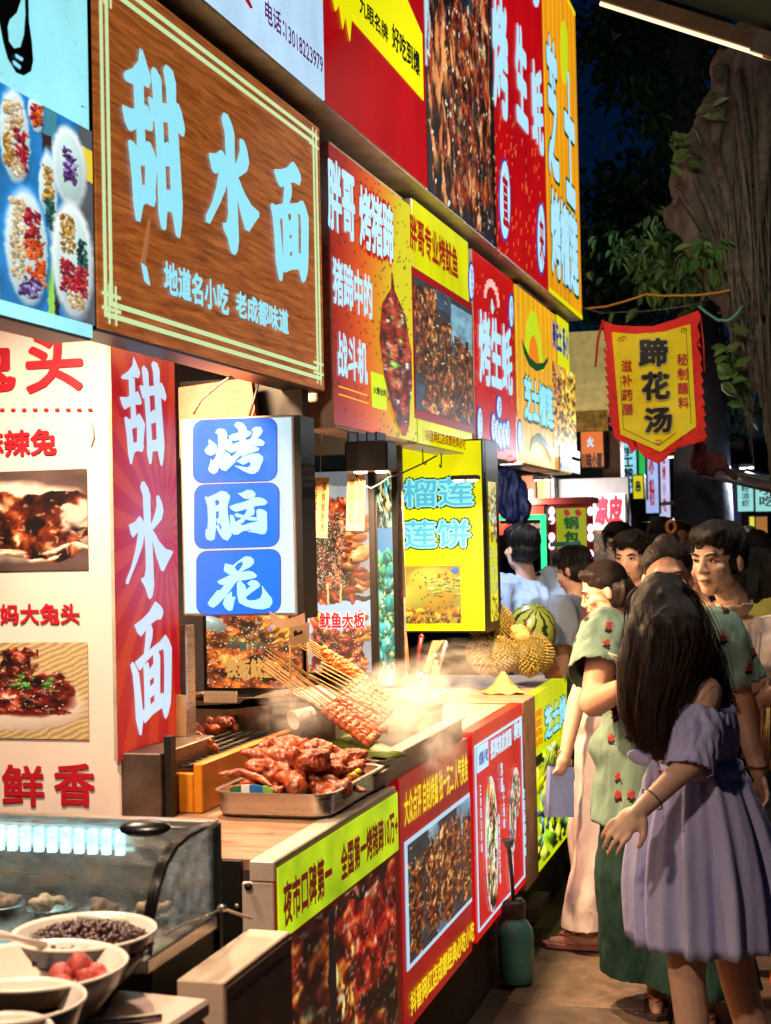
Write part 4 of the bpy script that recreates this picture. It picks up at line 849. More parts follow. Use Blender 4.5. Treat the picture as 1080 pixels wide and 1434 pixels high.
# --- counter 3 (durian stall front)
R3 = Vector((-1.9, 5.045, 0)); c3 = thing('durian_counter', 'counter with a red poster panel of noodle plates inside a white line border', 'counter', R3)
MB().box(0, .72, 0, .93, .93, .99).build('top_plate', M('pale_worn_top', (190, 160, 126), .5, var=.2, dirt=.3), c3); MB().box(.3, .699, 0.0, .92, .05, .928).build('body', m_dark, c3)
z0 = CFX.uz(741, 1230)[1]
P = Panel(CFX, c3, R3, (661, 1025), (731, 984), (z0, 1.0), lit('poster_red', (206, 18, 20), .95, .06, big=True))
b_ = P.h; ww = P.w
for (x0, x1, a, b) in ((.03, ww - .03, .03, .036), (.03, ww - .03, b_ - .06, b_ - .052), (.03, .037, .036, b_ - .06), (ww - .037, ww - .03, .036, b_ - .06)): MB().box(x0, x1, -.004, -.0005, a, b).build('border_line', W_TXT, P.root)
P.rect('title_box', (667, 1048), (683, 1072), W_TXT, n=.004); P.text('成都小吃', (668.5, 1054), (681.5, 1065), BL, bold=.05, n=.006, k=4); P.text('招牌凉皮凉面', (685, 1037), (715, 1044), W_TXT, bold=.05, n=.005, k=5); P.text('美食', (718, 1012), (730, 1030), W_TXT, bold=.05, n=.005)
for x, ya, yb, tx in ((670, 1100, 1195, '正宗四川风味'), (696, 1140, 1238, '酸辣可口开胃'), (702, 1100, 1160, '手工现做'), (731.5, 1104, 1200, '欢迎品尝美味'), (699, 1068, 1110, '凉面')): P.text(tx, (x, ya), (x + 4.2, yb), W_TXT, bold=.04, n=.005, vertical=True, k=4)
def plate(P, cx, cy_, rx, ry, pal, n=.005):
    (x0, z1_), (x1, z0_) = P.L((cx - rx, cy_ - ry + rx * .5)), P.L((cx + rx, cy_ + ry - rx * .5)); K = 26
    im = cv(46, 90, (214, 226, 226)); crowd(im, .15, .1, .85, .9, 150, (4, 12), pal, (.15, .35), (1.0, 2.2)); im = warp(im, 3, 6)
    pf = np.sqrt(np.clip(1 - np.linspace(-1, 1, 90) ** 2, 0, 1)) * .5; sv = (P.L(( cx - rx, cy_)), 0)
    vs = []; cols = []; fs = []
    for i in range(90):
        for j in range(K + 1):
            u = .5 + pf[i] * (2 * j / K - 1); vs.append((x0 + u * (x1 - x0), -n, z1_ + (z0_ - z1_) * i / 89)); cols.append(im[i, int(np.clip(u, 0, .999) * 46)])
    for i in range(89):
        for j in range(K): fs.append(((i + 1) * (K + 1) + j, (i + 1) * (K + 1) + j + 1, i * (K + 1) + j + 1, i * (K + 1) + j))
    me = bpy.data.meshes.new('plate_photo'); me.from_pydata(vs, [], fs); at = me.color_attributes.new('print', 'FLOAT_COLOR', 'POINT'); rg = np.ones((len(vs), 4)); rg[:, :3] = s2l(np.clip(np.array(cols), 0, 255)); at.data.foreach_set('color', rg.ravel().astype(np.float32))
    link('plate_photo', me, PR_LIT(), P.root)
plate(P, 687, 1180, 11, 92, [(236, 214, 150), (220, 180, 110), (90, 160, 70), (250, 236, 200), (200, 70, 40)]); plate(P, 721, 1110, 6.5, 34, [(150, 80, 50), (60, 120, 110), (200, 150, 120)]); plate(P, 716, 1148, 5.5, 42, [(170, 90, 60), (40, 90, 120), (120, 150, 80)], .0065); plate(P, 714, 1215, 4, 36, [(200, 220, 210), (220, 140, 120)], .0065)
fl = MB()
for _ in range(60):
    x, y = random.uniform(690, 730), random.uniform(1060, 1200); a = P.L((x, y)); r = random.uniform(.003, .009); fl.prism([a, (a[0] + r, a[1] + r * .3), (a[0] + r * .4, a[1] + r)], -.0042, -.0025)
tag(fl.build('gold_fleck', lit('gold_fleck', (240, 140, 30), .9), P.root), kind='stuff')
# --- concrete post and counter 4
t = thing('counter_post', 'grey-brown stained post between the red and the lime counter panels', 'post', (-1.17, 5.985, 0)); MB().box(-.4, .022, 0, .275, .22, 1.0, .004).build('post', M('stained_post', (150, 124, 98), .6, var=.25, scale=10, dirt=.6), t)
R4 = Vector((-1.9, 6.265, 0)); c4 = thing('cheese_counter', 'counter with a glowing lime panel of durian flesh photos beside the white trousers', 'counter', R4)
MB().box(0, .735, 0, .94, .93, .995).build('top_plate', MATS['pale_worn_top'], c4); MB().box(.3, .699, 0, .93, .05, .928).build('body', m_dark, c4)
z0 = CFX.uz(795, 1171)[1]
P = Panel(CFX, c4, R4, (747, 973), (794, 945), (z0, 1.0), lit('panel_lime', (214, 224, 10), 1.0, .05, big=True))
OR_ = lit('panel_orange', (226, 120, 10), .95)
P.text('榴莲自由', (748, 996), (759, 1041), OR_, bold=.05, n=.004, vertical=True); 
P.text('芝士烤', (760, 990), (793, 1016), G_D, bold=.09, n=.004); P.text('芝士烤', (761, 992), (792, 1014), W_TXT2, bold=.045, n=.0056)
im = cv(70, 130, (196, 220, 20)); crowd(im, 0, 0, 1, 1, 60, (8, 24), [(206, 230, 10), (226, 236, 60), (120, 170, 20), (40, 90, 50), (150, 200, 190)], (.15, .35), (.6, 1.6)); crowd(im, .05, .1, .5, .4, 12, (8, 12), [(230, 230, 10), (214, 220, 20)], (.6, .9)); crowd(im, 0, 0, 1, 1, 14, (16, 30), [(160, 210, 200), (30, 70, 40)], (.06, .1), (-1.1, -.7)); im[:12, :14] = (20, 26, 16)
P.paint('durian_photo', (750, 1060), (794, 1166), warp(im, 4, 7), PR_LIT(), n=.003)
# --- dark plinth under the counters
m_pl = M('dark_plinth', (40, 33, 28), .8, var=.4, scale=10, dirt=.5, bump=.3)
t = thing('counter_plinth', 'dark grimy masonry plinth running under the stall counters', 'plinth', (-1.9, 3.9, 0))
MB().box(0, .715, 0, 3.55, -.01, .26, .006).build('base', m_pl, t); MB().box(.716, .80, 2.06, 2.35, .1, .16, .004).build('ledge', m_pl, t)

# ================================================================== ORGANIC SHAPES
def prims_mb(prims):
    mb = MB()
    for p in prims:
        if p[0] == 'c':
            _, a, ra, b, rb = p; a = Vector(a); b = Vector(b); n = max(2, int((b - a).length / max(min(ra, rb), .004) * 1.2)); n = min(n, 14)
            mb.tube([a.lerp(b, i / n) for i in range(n + 1)], [ra + (rb - ra) * i / n for i in range(n + 1)], 14); mb.ell(a, (ra,) * 3, None, 12, 8); mb.ell(b, (rb,) * 3, None, 12, 8)
        else:
            _, c, r = p[:3]; mb.ell(c, r, p[3] if len(p) > 3 else None, 16, 10)
    return mb
def fused(name, prims, voxel, smooth=6, factor=.5, mb=None):
    """one continuous skin over overlapping lumps and tapered limbs"""
    me = (mb or prims_mb(prims)).mesh('tmp'); o = bpy.data.objects.new('tmp', me); COL.objects.link(o)
    r = o.modifiers.new('r', 'REMESH'); r.mode = 'VOXEL'; r.voxel_size = voxel; r.use_smooth_shade = True
    if smooth: s_ = o.modifiers.new('s', 'SMOOTH'); s_.iterations = smooth; s_.factor = factor
    out = bpy.data.meshes.new_from_object(o.evaluated_get(bpy.context.evaluated_depsgraph_get()))
    bpy.data.objects.remove(o); bpy.data.meshes.remove(me); out.name = name; return out
def vget(me):
    v = np.empty(len(me.vertices) * 3); me.vertices.foreach_get('co', v); return v.reshape(-1, 3)
def nget(me):
    v = np.empty(len(me.vertices) * 3); me.vertices.foreach_get('normal', v); return v.reshape(-1, 3)
def vset(me, v): me.vertices.foreach_set('co', v.ravel()); me.update()
def displace(me, amp, sc_, seed=0, stretch=(1, 1, 1)):
    v = vget(me); n = nget(me); st = np.array(stretch)
    d = np.array([mnoise.fractal(Vector(p * st * sc_) + Vector((seed, seed * 1.7, 0)), 1.0, 2.0, 3) for p in v]); vset(me, v + n * (d * amp)[:, None])
def cut(me, keep):
    """drop the faces whose centre fails keep(xyz): clean hems and necklines"""
    bm = bmesh.new(); bm.from_mesh(me); dl = [f for f in bm.faces if not keep(f.calc_center_median())]
    bmesh.ops.delete(bm, geom=dl, context='FACES'); bm.to_mesh(me); bm.free(); me.update()

# ================================================================== GRILL, TRAY, TROTTERS
m_yel = M('yellow_painted_wood', (206, 128, 18), .45, var=.2, scale=10, dirt=.35, bump=.1)
t = thing('charcoal_grill', 'yellow-sided charcoal grill with a black wire grate beside the meat tray', 'grill', (-1.5, 3.44, .999))
MB().box(-.012, .012, 0.0, .70, 0, .125, .003).build('side_board', m_yel, t); MB().box(-.14, -.013, 0.0, .02, 0, .10, .003).build('end_board', m_yel, t)
MB().box(-.44, -.014, .022, .70, 0, .06).build('fire_box', m_dark, t)
mb = MB()
grate = thing
for i in range(17): MB().tube([(-.44, .04 + i * .04, .112), (-.02, .04 + i * .04, .112)], .0032, 6).build('grate_wire', m_dark, t, True)
for i in range(12): MB().tube([(-.43 + i * .036, .03, .117), (-.43 + i * .036, .70, .117)], .0022, 6).build('grate_wire', m_steel_d, t, True)
em = MB()
for _ in range(70): em.ell((random.uniform(-.42, -.04), random.uniform(.05, .68), .065), (random.uniform(.012, .026),) * 2 + (.012,), None, 7, 5)
tag(em.build('charcoal', M('charcoal', (30, 24, 22), .9, var=.5), t), kind='stuff')
t = thing('grill_backsplash', 'greasy steel backsplash box behind the grill with a folded steel cover', 'backsplash', (-2.0, 4.17, .99))
MB().box(0, .42, 0, .03, .08, .22).build('plate', m_steel_d, t); MB().box(0, .62, .031, .30, .0, .18).build('box', m_steel_d, t)
mb = MB(); mb.prism([(.0, .185), (.30, .185), (.34, .215), (.50, .235), (.54, .215), (.58, .20), (.34, .195)], .0, .26); mb.build('folded_cover', m_steel, t)
p = atY(262, 975, 4.05); t = thing('scraper_handle', 'wooden-handled scraper lying at the grill backsplash', 'scraper', (p.x, 4.05, p.z))
MB().lathe([(.0001, -.06), (.012, -.055), (.015, -.02), (.012, .02), (.014, .05), (.0001, .055)], 12, (0, 0, 0), (1, .1, 0)).build('handle', M('dark_wood', (74, 40, 22), .5, var=.3), t, True); MB().box(.055, .16, -.003, .003, -.018, .016).build('blade', m_steel, t)

m_meat = M('glazed_trotter', (170, 74, 30), .32, var=.6, scale=30, bump=.5, bscale=110, coat=.45, sss=.15, spec=.55, dirt=.5)
def tro(prims, seed, amp=.006):
    me = fused('trotter', prims, .0042, 3); displace(me, amp, 38, seed); displace(me, .002, 120, seed + 9); me.materials.append(m_meat); return me
TRO = [tro([('c', (-.06, 0, 0), .030, (.0, .006, .004), .026), ('c', (0, .006, .004), .026, (.05, 0, 0), .024), ('c', (.05, .008, 0), .016, (.088, .014, -.004), .010), ('c', (.05, -.010, 0), .016, (.09, -.012, -.002), .010), ('e', (-.03, -.014, .016), (.024, .02, .016))], 1),
       tro([('e', (0, 0, 0), (.055, .042, .030)), ('e', (.03, .02, .018), (.03, .024, .018)), ('e', (-.03, -.012, .02), (.03, .03, .016)), ('c', (.04, -.02, 0), .018, (.075, -.03, .01), .010)], 2, .009),
       tro([('c', (.022 * math.cos(k), .022 * math.sin(k), 0), .0125, (.022 * math.cos(k + .6), .022 * math.sin(k + .6), .002), .0125) for k in np.arange(0, 6.2, .6)] + [('c', (-.02, 0, 0), .02, (-.07, .01, -.01), .024)], 3, .004),
       tro([('c', (-.09, -.01, 0), .010, (-.04, .012, .012), .013), ('c', (-.04, .012, .012), .013, (.02, .008, .01), .012), ('c', (.02, .008, .01), .012, (.085, -.012, -.004), .006)], 4, .003),
       tro([('c', (-.05, 0, 0), .020, (.06, .004, .0), .017), ('e', (-.05, 0, 0), (.028, .024, .022)), ('e', (.062, 0, 0), (.022, .02, .016)), ('e', (.0, .014, .008), (.03, .016, .014))], 5)]
tray = thing('meat_tray', 'deep stainless steel tray heaped with glazed pig trotters', 'tray', (-1.44, 3.40, 1.001))
def tray_mesh(w_, d, h, r=.05, fl=.012, th=.0022):
    mb = MB()
    def ring(x0, x1, y0, y1, rr, z): return [(cx + rr * math.cos(a), cy_ + rr * math.sin(a), z) for cx, cy_, a0 in ((x1 - rr, y0 + rr, -90), (x1 - rr, y1 - rr, 0), (x0 + rr, y1 - rr, 90), (x0 + rr, y0 + rr, 180)) for a in [math.radians(a0 + 90 * i / 5) for i in range(6)]]
    rs = [ring(.012, w_ - .012, .012, d - .012, r - .01, .002), ring(.004, w_ - .004, .004, d - .004, r, .010), ring(0, w_, 0, d, r, h), ring(-fl, w_ + fl, -fl, d + fl, r + fl, h + .001), ring(-fl, w_ + fl, -fl, d + fl, r + fl, h - .005), ring(-.003, w_ + .003, -.003, d + .003, r, h - .005), ring(.0, w_ - .0, 0.0, d - .0, r, .008), ring(.010, w_ - .010, .010, d - .010, r - .008, 0)]
    vs = sum(rs, []); n = 24; fs = []
    for k_ in range(len(rs) - 1):
        for i in range(n): fs.append((k_ * n + (i + 1) % n, k_ * n + i, (k_ + 1) * n + i, (k_ + 1) * n + (i + 1) % n))
    fs.append(tuple(range(n))); fs.append(tuple(range(8 * n - 1, 7 * n - 1, -1))); mb.add(vs, fs); return mb
tray_mesh(.30, .48, .062).build('pan', m_steel, tray, True)
tray.children[0].modifiers.new('e', 'EDGE_SPLIT').split_angle = .8
def rotm(a, b, c): return Matrix.Rotation(c, 3, 'Z') @ Matrix.Rotation(b, 3, 'Y') @ Matrix.Rotation(a, 3, 'X')
spots = []
for i in range(15): spots.append((random.uniform(.05, .25), .06 + .37 * (i + .5) / 15 + random.uniform(-.03, .03), .045))
for i in range(12): spots.append((random.uniform(.06, .24), .05 + .36 * (i + .5) / 12 + random.uniform(-.02, .02), .088))
for i in range(8): spots.append((random.uniform(.06, .22), .12 + .26 * (i + .5) / 8, .122))
for i, (x, y, z) in enumerate(spots):
    o = bpy.data.objects.new('pig_trotter', TRO[[1, 0, 1, 2, 4, 1, 3, 2, 1][i % 9]]); COL.objects.link(o)
    o.location = (-1.44 + x, 3.40 + y, 1.0 + z); o.rotation_euler = (random.uniform(-.6, .6), random.uniform(-.35, .35), random.uniform(-.9, .9) + (3.1 if random.random() < .5 else 0)); s_ = random.uniform(.85, 1.15); o.scale = (s_,) * 3
    tag(o, 'glossy brown glazed pig trotter piled in the steel tray', 'pig trotter', 'pig trotters heaped in the steel tray')
for i, (px_, py_, k_) in enumerate(((272, 1018, 1), (283, 1028, 2), (296, 1020, 4), (306, 1012, 1), (314, 1003, 0), (322, 1008, 4), (318, 996, 2), (288, 1040, 4))):
    p = atZ(px_, py_, 1.145); o = bpy.data.objects.new('grilling_trotter', TRO[k_]); COL.objects.link(o); o.location = (p.x, p.y, 1.135); o.rotation_euler = (.2 * i, .3, i * 1.1); o.scale = (.72,) * 3
    tag(o, 'small browned trotter piece roasting on the wire grate', 'pig trotter', 'trotter pieces on the grate')
# plastic packet and vegetable bits in the tray
t = thing('sauce_packet', 'blue green and white plastic packet tucked at the tray rim', 'packet', (-1.40, 3.418, 1.066))
def lens(x): return .013 * math.sqrt(max(0, 1 - ((x - .055) / .06) ** 2))
for i, (c, x0, x1) in enumerate((((36, 96, 60), -.003, .028), ((222, 220, 212), .028, .05), ((30, 100, 160), .05, .085), ((120, 160, 70), .085, .112))):
    xs = np.linspace(x0, x1, 6); MB().prism([(x, -lens(x)) for x in xs] + [(x, lens(x)) for x in xs[::-1]], -.004, .004).build('packet_band', M('packet_%d' % i, c, .35, var=.1), t)
for i, (px_, py_) in enumerate(((493, 1083), (483, 1092), (500, 1078), (528, 1058))):
    p = atZ(px_, py_, 1.075); c = ((230, 200, 60), (236, 210, 80), (220, 190, 50), (90, 160, 60))[i]
    o = MB().prism([(-.016, 0), (.0, -.007), (.016, .0), (.004, .009)], -.004, .004).build('vegetable_slice', M('vegetable_%d' % (i == 3), c, .4, var=.15), smooth=True, loc=(p.x, p.y, 1.07))
    tag(o, 'green vegetable slice at the tray rim' if i == 3 else 'yellow vegetable slice between the trotters at the tray rim', 'vegetable', 'vegetable slices in the meat tray')
t = thing('steel_pan_stack', 'second steel tray under the back end of the trotter tray', 'tray', (-1.30, 3.78, 1.001)); tray_mesh(.165, .16, .05, .03).build('pan', m_steel_d, t, True)

# ================================================================== GRIDDLE with skewers
gy0, gy1 = 3.93, 4.93
t = thing('griddle', 'long sooty steel griddle trough steaming under the meat skewers', 'griddle', (-1.75, gy0, .987))
MB().box(.578, .59, 0, gy1 - gy0, 0, .075, .002).build('side_plate', m_steel_d, t); MB().box(0, .577, 0, .012, 0, .07, .002).build('end_plate', m_steel_d, t); MB().box(0, .577, gy1 - gy0 - .012, gy1 - gy0, 0, .07).build('end_plate', m_steel_d, t); MB().box(0, .576, .013, gy1 - gy0 - .013, .0, .03).build('hot_plate', m_dark, t)
MB().box(.55, .602, -.004, gy1 - gy0 + .004, .0755, .081, .001).build('rim', m_steel, t); MB().box(.575, .61, -.03, -.005, -.05, .07, .003).build('corner_post', m_steel_d, t)
m_leaf = M('banana_leaf', (112, 130, 34), .4, var=.3, scale=16, stretch=(1, 8, 1), bump=.2)
def leaf_strip(name, label, pts, wid, mat, cat='leaf', group=None):
    pts = [Vector(p) for p in pts]; mb = MB(); vs = []; fs = []; n = len(pts)
    for i, p in enumerate(pts):
        d = (pts[min(i + 1, n - 1)] - pts[max(i - 1, 0)]).normalized(); s_ = d.cross(ZU).normalized() * wid * (1 if 0 < i < n - 1 else .5)
        vs += [p - s_ + Vector((0, 0, -.008)), p + Vector((0, 0, .004)), p + s_ + Vector((0, 0, -.008)), p + Vector((0, 0, -.012))]
    for i in range(n - 1):
        for k_ in range(4): fs.append((i * 4 + k_, i * 4 + (k_ + 1) % 4, (i + 1) * 4 + (k_ + 1) % 4, (i + 1) * 4 + k_))
    fs += [(3, 2, 1, 0), tuple((n - 1) * 4 + k_ for k_ in range(4))]; mb.add(vs, fs); o = mb.build(name, mat, smooth=True); return tag(o, label, cat, group)
lp = [atZ(x, y, 1.085) for x, y in ((432, 1008), (460, 1022), (500, 1038), (530, 1050), (556, 1056))]
leaf_strip('banana_leaf', 'yellow-green banana leaf under the skewered meat on the griddle', lp, .07, m_leaf)
p0, p1 = atZ(622, 982, 1.12), atZ(566, 965, 1.12)
leaf_strip('dark_banana_leaf', 'dark green banana leaf standing at the far end of the griddle', [p0 + Vector((0, .02, .02)), p0.lerp(p1, .4) + Vector((0, 0, .03)), p1], .05, M('dark_leaf', (34, 66, 26), .4, var=.3, scale=16))
m_stick = M('bamboo_stick', (226, 178, 104), .6, var=.2, scale=40)
m_skm = M('skewered_meat', (214, 112, 52), .4, var=.35, scale=60, bump=.3, bscale=160, coat=.25, sss=.1)
def skewer_meshes():
    out = []
    for v in range(3):
        me = fused('meat', [('e', (.0 + k_ * .021, random.uniform(-.003, .003), random.uniform(-.003, .003)), (.014, .0125, .011), rotm(0, random.uniform(-.5, .5), random.uniform(-.5, .5))) for k_ in range(8)] + [('c', (0, 0, 0), .006, (.15, 0, 0), .006)], .003, 2); displace(me, .003, 90, v); me.materials.append(m_skm)
        st = MB().tube([(-.26, 0, 0), (-.1, 0, .0), (.165, 0, 0)], .0021, 6).mesh('stick'); st.materials.append(m_stick); out.append((me, st))
    return out
SKM = skewer_meshes()
def skewer(a, b, i, lab, grp, meat_on=True):
    a, b = Vector(a), Vector(b); d = (b - a); t = thing('meat_skewer', lab, 'skewer', b - d.normalized() * .165, group=grp)
    t.rotation_euler = d.to_track_quat('X', 'Z').to_euler(); me, st = SKM[i % 3]
    o = bpy.data.objects.new('stick', st); COL.objects.link(o); o.parent = t; o.scale = (max(.5, (d.length - .165) / .26), 1, 1) if d.length > .2 else (1, 1, 1)
    if meat_on: o = bpy.data.objects.new('meat', me); COL.objects.link(o); o.parent = t; o.rotation_euler = (random.uniform(0, 6), 0, 0)
for i in range(15):
    f = i / 14; jx, jy = random.uniform(-4, 4), random.uniform(-4, 4)
    a = atY(364 + f * 18 + jx, 930 - f * 26 + jy + (i % 3) * 5, 3.98 + f * .24); b = atY(520 + f * 24 + jx * .4, 1046 - f * 22 + jy * .5, 4.02 + f * .30)
    skewer(a, b, i, 'meat skewer in the bundle fanned across the griddle, bamboo sticks up', 'skewers bundled on the griddle')
for i in range(8):
    a = atY(430 + i * 3 + random.uniform(-3, 3), 962 - i * 5, 4.35 + i * .03); b = atY(536 + i * 4, 1016 - i * 4, 4.4 + i * .03)
    skewer(a, b, i, 'meat skewer lying behind the bundle in the griddle steam', 'skewers behind the bundle')
for i in range(6):
    a = atY(428 + i * 1.5, 892 + i * 4.5, 4.6); b = atY(512 + i * 3, 948 + i * 4, 4.66)
    skewer(a, b, i, 'meat skewer leaning high in front of the squid poster', 'skewers leaning before the poster')
# thin sticks standing as price-flag poles
for i, (x0, y0, y1, yy_) in enumerate(((406, 862, 992, 3.97), (430, 900, 955, 4.3))):
    a, b = atY(x0, y0, yy_), atY(x0 + 1, y1, yy_); o = MB().tube([a, b], .0028, 6).build('flag_stick', m_stick, smooth=True); tag(o, ('thin wooden stick standing from the brown tape down to the griddle', 'thin wooden stick holding up the small white price card')[i], 'stick')
a = atY(406, 872, 4.28); b = atY(433, 905, 4.28); t = thing('price_card', 'small curled white price card with a black mark beside the squid poster', 'card', (a.x, 4.28, b.z))
MB().prism([(0, 0), (b.x - a.x, .012), (b.x - a.x + .002, a.z - b.z), (.002, a.z - b.z - .004)], 0, .003).build('card', M('card_white', (222, 206, 184), .6), t); MB().prism([(.012, .045), (.02, .05), (.026, .042), (.04, .05), (.042, .04), (.03, .036), (.014, .03)], -.002, -.0005).build('mark', m_black, t)
p = atY(424, 1004, 4.06); t = thing('paper_cup', 'white paper cup lying on its side at the griddle edge', 'cup', p)
MB().lathe([(.022, -.035), (.0285, .032), (.030, .034), (.0285, .036), (.026, .033), (.0205, -.030), (.0001, -.030)], 20, (0, 0, 0), (-.55, -.8, -.2), cap=(True, False)).build('cup_wall', M('paper_white', (232, 220, 202), .6, var=.05), t, True)

# ================================================================== DURIANS, WATERMELON, TUB, TOOLS
m_dur = M('durian_husk', (104, 96, 36), .55, var=.3, scale=30); m_spine = M('durian_spine', (156, 134, 58), .5, var=.35, scale=60)
def durian_mesh(rx, ry, rz, n, seed):
    body = MB(); sp = MB(); R_ = random.Random(seed)
    body.ell((0, 0, 0), (rx, ry, rz), None, 28, 18)
    for i in range(n):
        z = 1 - 2 * (i + .5) / n; a = i * 2.399963 + R_.uniform(-.05, .05); r = math.sqrt(1 - z * z); d = Vector((r * math.cos(a), r * math.sin(a), z)); lob = 1 + .05 * math.cos(5 * a)
        p = Vector((d.x * rx, d.y * ry, d.z * rz)) * lob * .985; nn = Vector((d.x / rx, d.y / ry, d.z / rz)).normalized(); L_ = R_.uniform(.011, .015) ; t_ = nn.orthogonal().normalized(); u_ = nn.cross(t_)
        b_ = .0068 * (1.25 if n < 500 else 1); vs = [p + (t_ * math.cos(k_ * 1.0472) + u_ * math.sin(k_ * 1.0472)) * b_ for k_ in range(6)] + [p + nn * L_ + Vector((0, 0, -.002))]
        sp.add(vs, [(k_, (k_ + 1) % 6, 6) for k_ in range(6)])
    a = body.mesh('husk'); a.materials.append(m_dur); b = sp.mesh('spines'); b.materials.append(m_spine); a.polygons.foreach_set('use_smooth', [True] * len(a.polygons)); return a, b
for i, (px_, py_, Y, r, lab, rot) in enumerate(((688, 873, 6.62, (.100, .098, .092), 'golden whole durian resting on top of the other two', (0, .3, 0)), (690, 917, 6.50, (.118, .10, .085), 'golden whole durian lying at the left under the top one', (.1, .1, .4)), (742, 916, 6.62, (.112, .105, .09), 'golden whole durian lying under the watermelon', (.2, -.3, 1.1)))):
    a, b = durian_mesh(*r, 620, i); p = atY(px_, py_, Y); t = thing('durian', lab, 'durian', (p.x, p.y, p.z)); t.rotation_euler = rot
    link('husk', a, None, t); o = link('spines', b, None, t); tag(o, kind='stuff'); MB().tube([(0, 0, r[2]), (.004, 0, r[2] + .02), (.01, 0, r[2] + .035)], [.011, .009, .010], 8).build('stalk', M('durian_stalk', (120, 90, 50), .8), t, True)
wm = bpy.data.materials.new('watermelon_rind'); wm.use_nodes = True
def wm_nodes(m):
    t = m.node_tree; N = t.nodes; L = t.links; p = N['Principled BSDF']; tc = N.new('ShaderNodeTexCoord'); sx = N.new('ShaderNodeSeparateXYZ'); L.new(tc.outputs['Object'], sx.inputs[0])
    at = N.new('ShaderNodeMath'); at.operation = 'ARCTAN2'; L.new(sx.outputs[1], at.inputs[0]); L.new(sx.outputs[0], at.inputs[1])
    nz = N.new('ShaderNodeTexNoise'); nz.inputs['Scale'].default_value = 26; nz.inputs['Detail'].default_value = 4; L.new(tc.outputs['Object'], nz.inputs['Vector'])
    ad = N.new('ShaderNodeMath'); ad.operation = 'MULTIPLY_ADD'; L.new(nz.outputs['Fac'], ad.inputs[0]); ad.inputs[1].default_value = .55; L.new(at.outputs[0], ad.inputs[2])
    ml = N.new('ShaderNodeMath'); ml.operation = 'MULTIPLY'; ml.inputs[1].default_value = 11; L.new(ad.outputs[0], ml.inputs[0]); sn = N.new('ShaderNodeMath'); sn.operation = 'SINE'; L.new(ml.outputs[0], sn.inputs[0])
    r = N.new('ShaderNodeValToRGB'); r.color_ramp.elements[0].position = .45; r.color_ramp.elements[0].color = lin((132, 150, 66)); r.color_ramp.elements[1].position = .6; r.color_ramp.elements[1].color = lin((24, 44, 18)); L.new(sn.outputs[0], r.inputs[0]); L.new(r.outputs[0], p.inputs['Base Color']); p.inputs['Roughness'].default_value = .3
wm_nodes(wm)
p = atY(744, 884, 6.86); t = thing('watermelon', 'striped green watermelon behind the durians', 'watermelon', p); t.rotation_euler = (.5, .35, 0)
MB().ell((0, 0, 0), (.122, .122, .138), None, 40, 26).build('rind', wm, t, True); MB().tube([(0, 0, .136), (.006, .002, .15)], [.006, .003], 6).build('stem', M('durian_stalk', (120, 90, 50)), t, True)
p = atY(727, 886, 6.58); t = thing('durian_segment', 'opened cream-coloured durian husk piece wedged beside the top durian', 'durian piece', p)
me = fused('shell', [('e', (0, 0, 0), (.055, .03, .05)), ('e', (.02, -.01, -.02), (.05, .03, .035)), ('e', (-.02, -.012, .02), (.03, .025, .03))], .006, 4); displace(me, .006, 30, 5); link('shell', me, M('durian_inner', (206, 164, 92), .6, var=.3, scale=20, bump=.4, bscale=40), t, smooth=True); t.scale = (.8, .8, .8)
# translucent tub
p = atZ(632, 1006, 1.0); t = thing('plastic_tub', 'cream translucent plastic tub at the end of the griddle', 'tub', (-1.36, 4.99, 1.0))
tb = MB(); 
def rr(x0, x1, y0, y1, r, z): return [(cx + r * math.cos(a), cy_ + r * math.sin(a), z) for cx, cy_, a0 in ((x1 - r, y0 + r, -90), (x1 - r, y1 - r, 0), (x0 + r, y1 - r, 90), (x0 + r, y0 + r, 180)) for a in [math.radians(a0 + 90 * i / 5) for i in range(6)]]
rs = [rr(-.15, .09, -.08, .10, .03, .0), rr(-.165, .105, -.095, .115, .035, .125), rr(-.18, .12, -.11, .13, .04, .128), rr(-.18, .12, -.11, .13, .04, .14), rr(-.16, .10, -.09, .11, .03, .14), rr(-.145, .085, -.075, .095, .03, .008)]
tb.add(sum(rs, []), [(k_ * 24 + i, k_ * 24 + (i + 1) % 24, (k_ + 1) * 24 + (i + 1) % 24, (k_ + 1) * 24 + i) for k_ in range(5) for i in range(24)] + [tuple(range(23, -1, -1)), tuple(range(120, 144))]); tb.build('tub_wall', M('tub_plastic', (216, 190, 140), .35, var=.1, sss=.3), t)
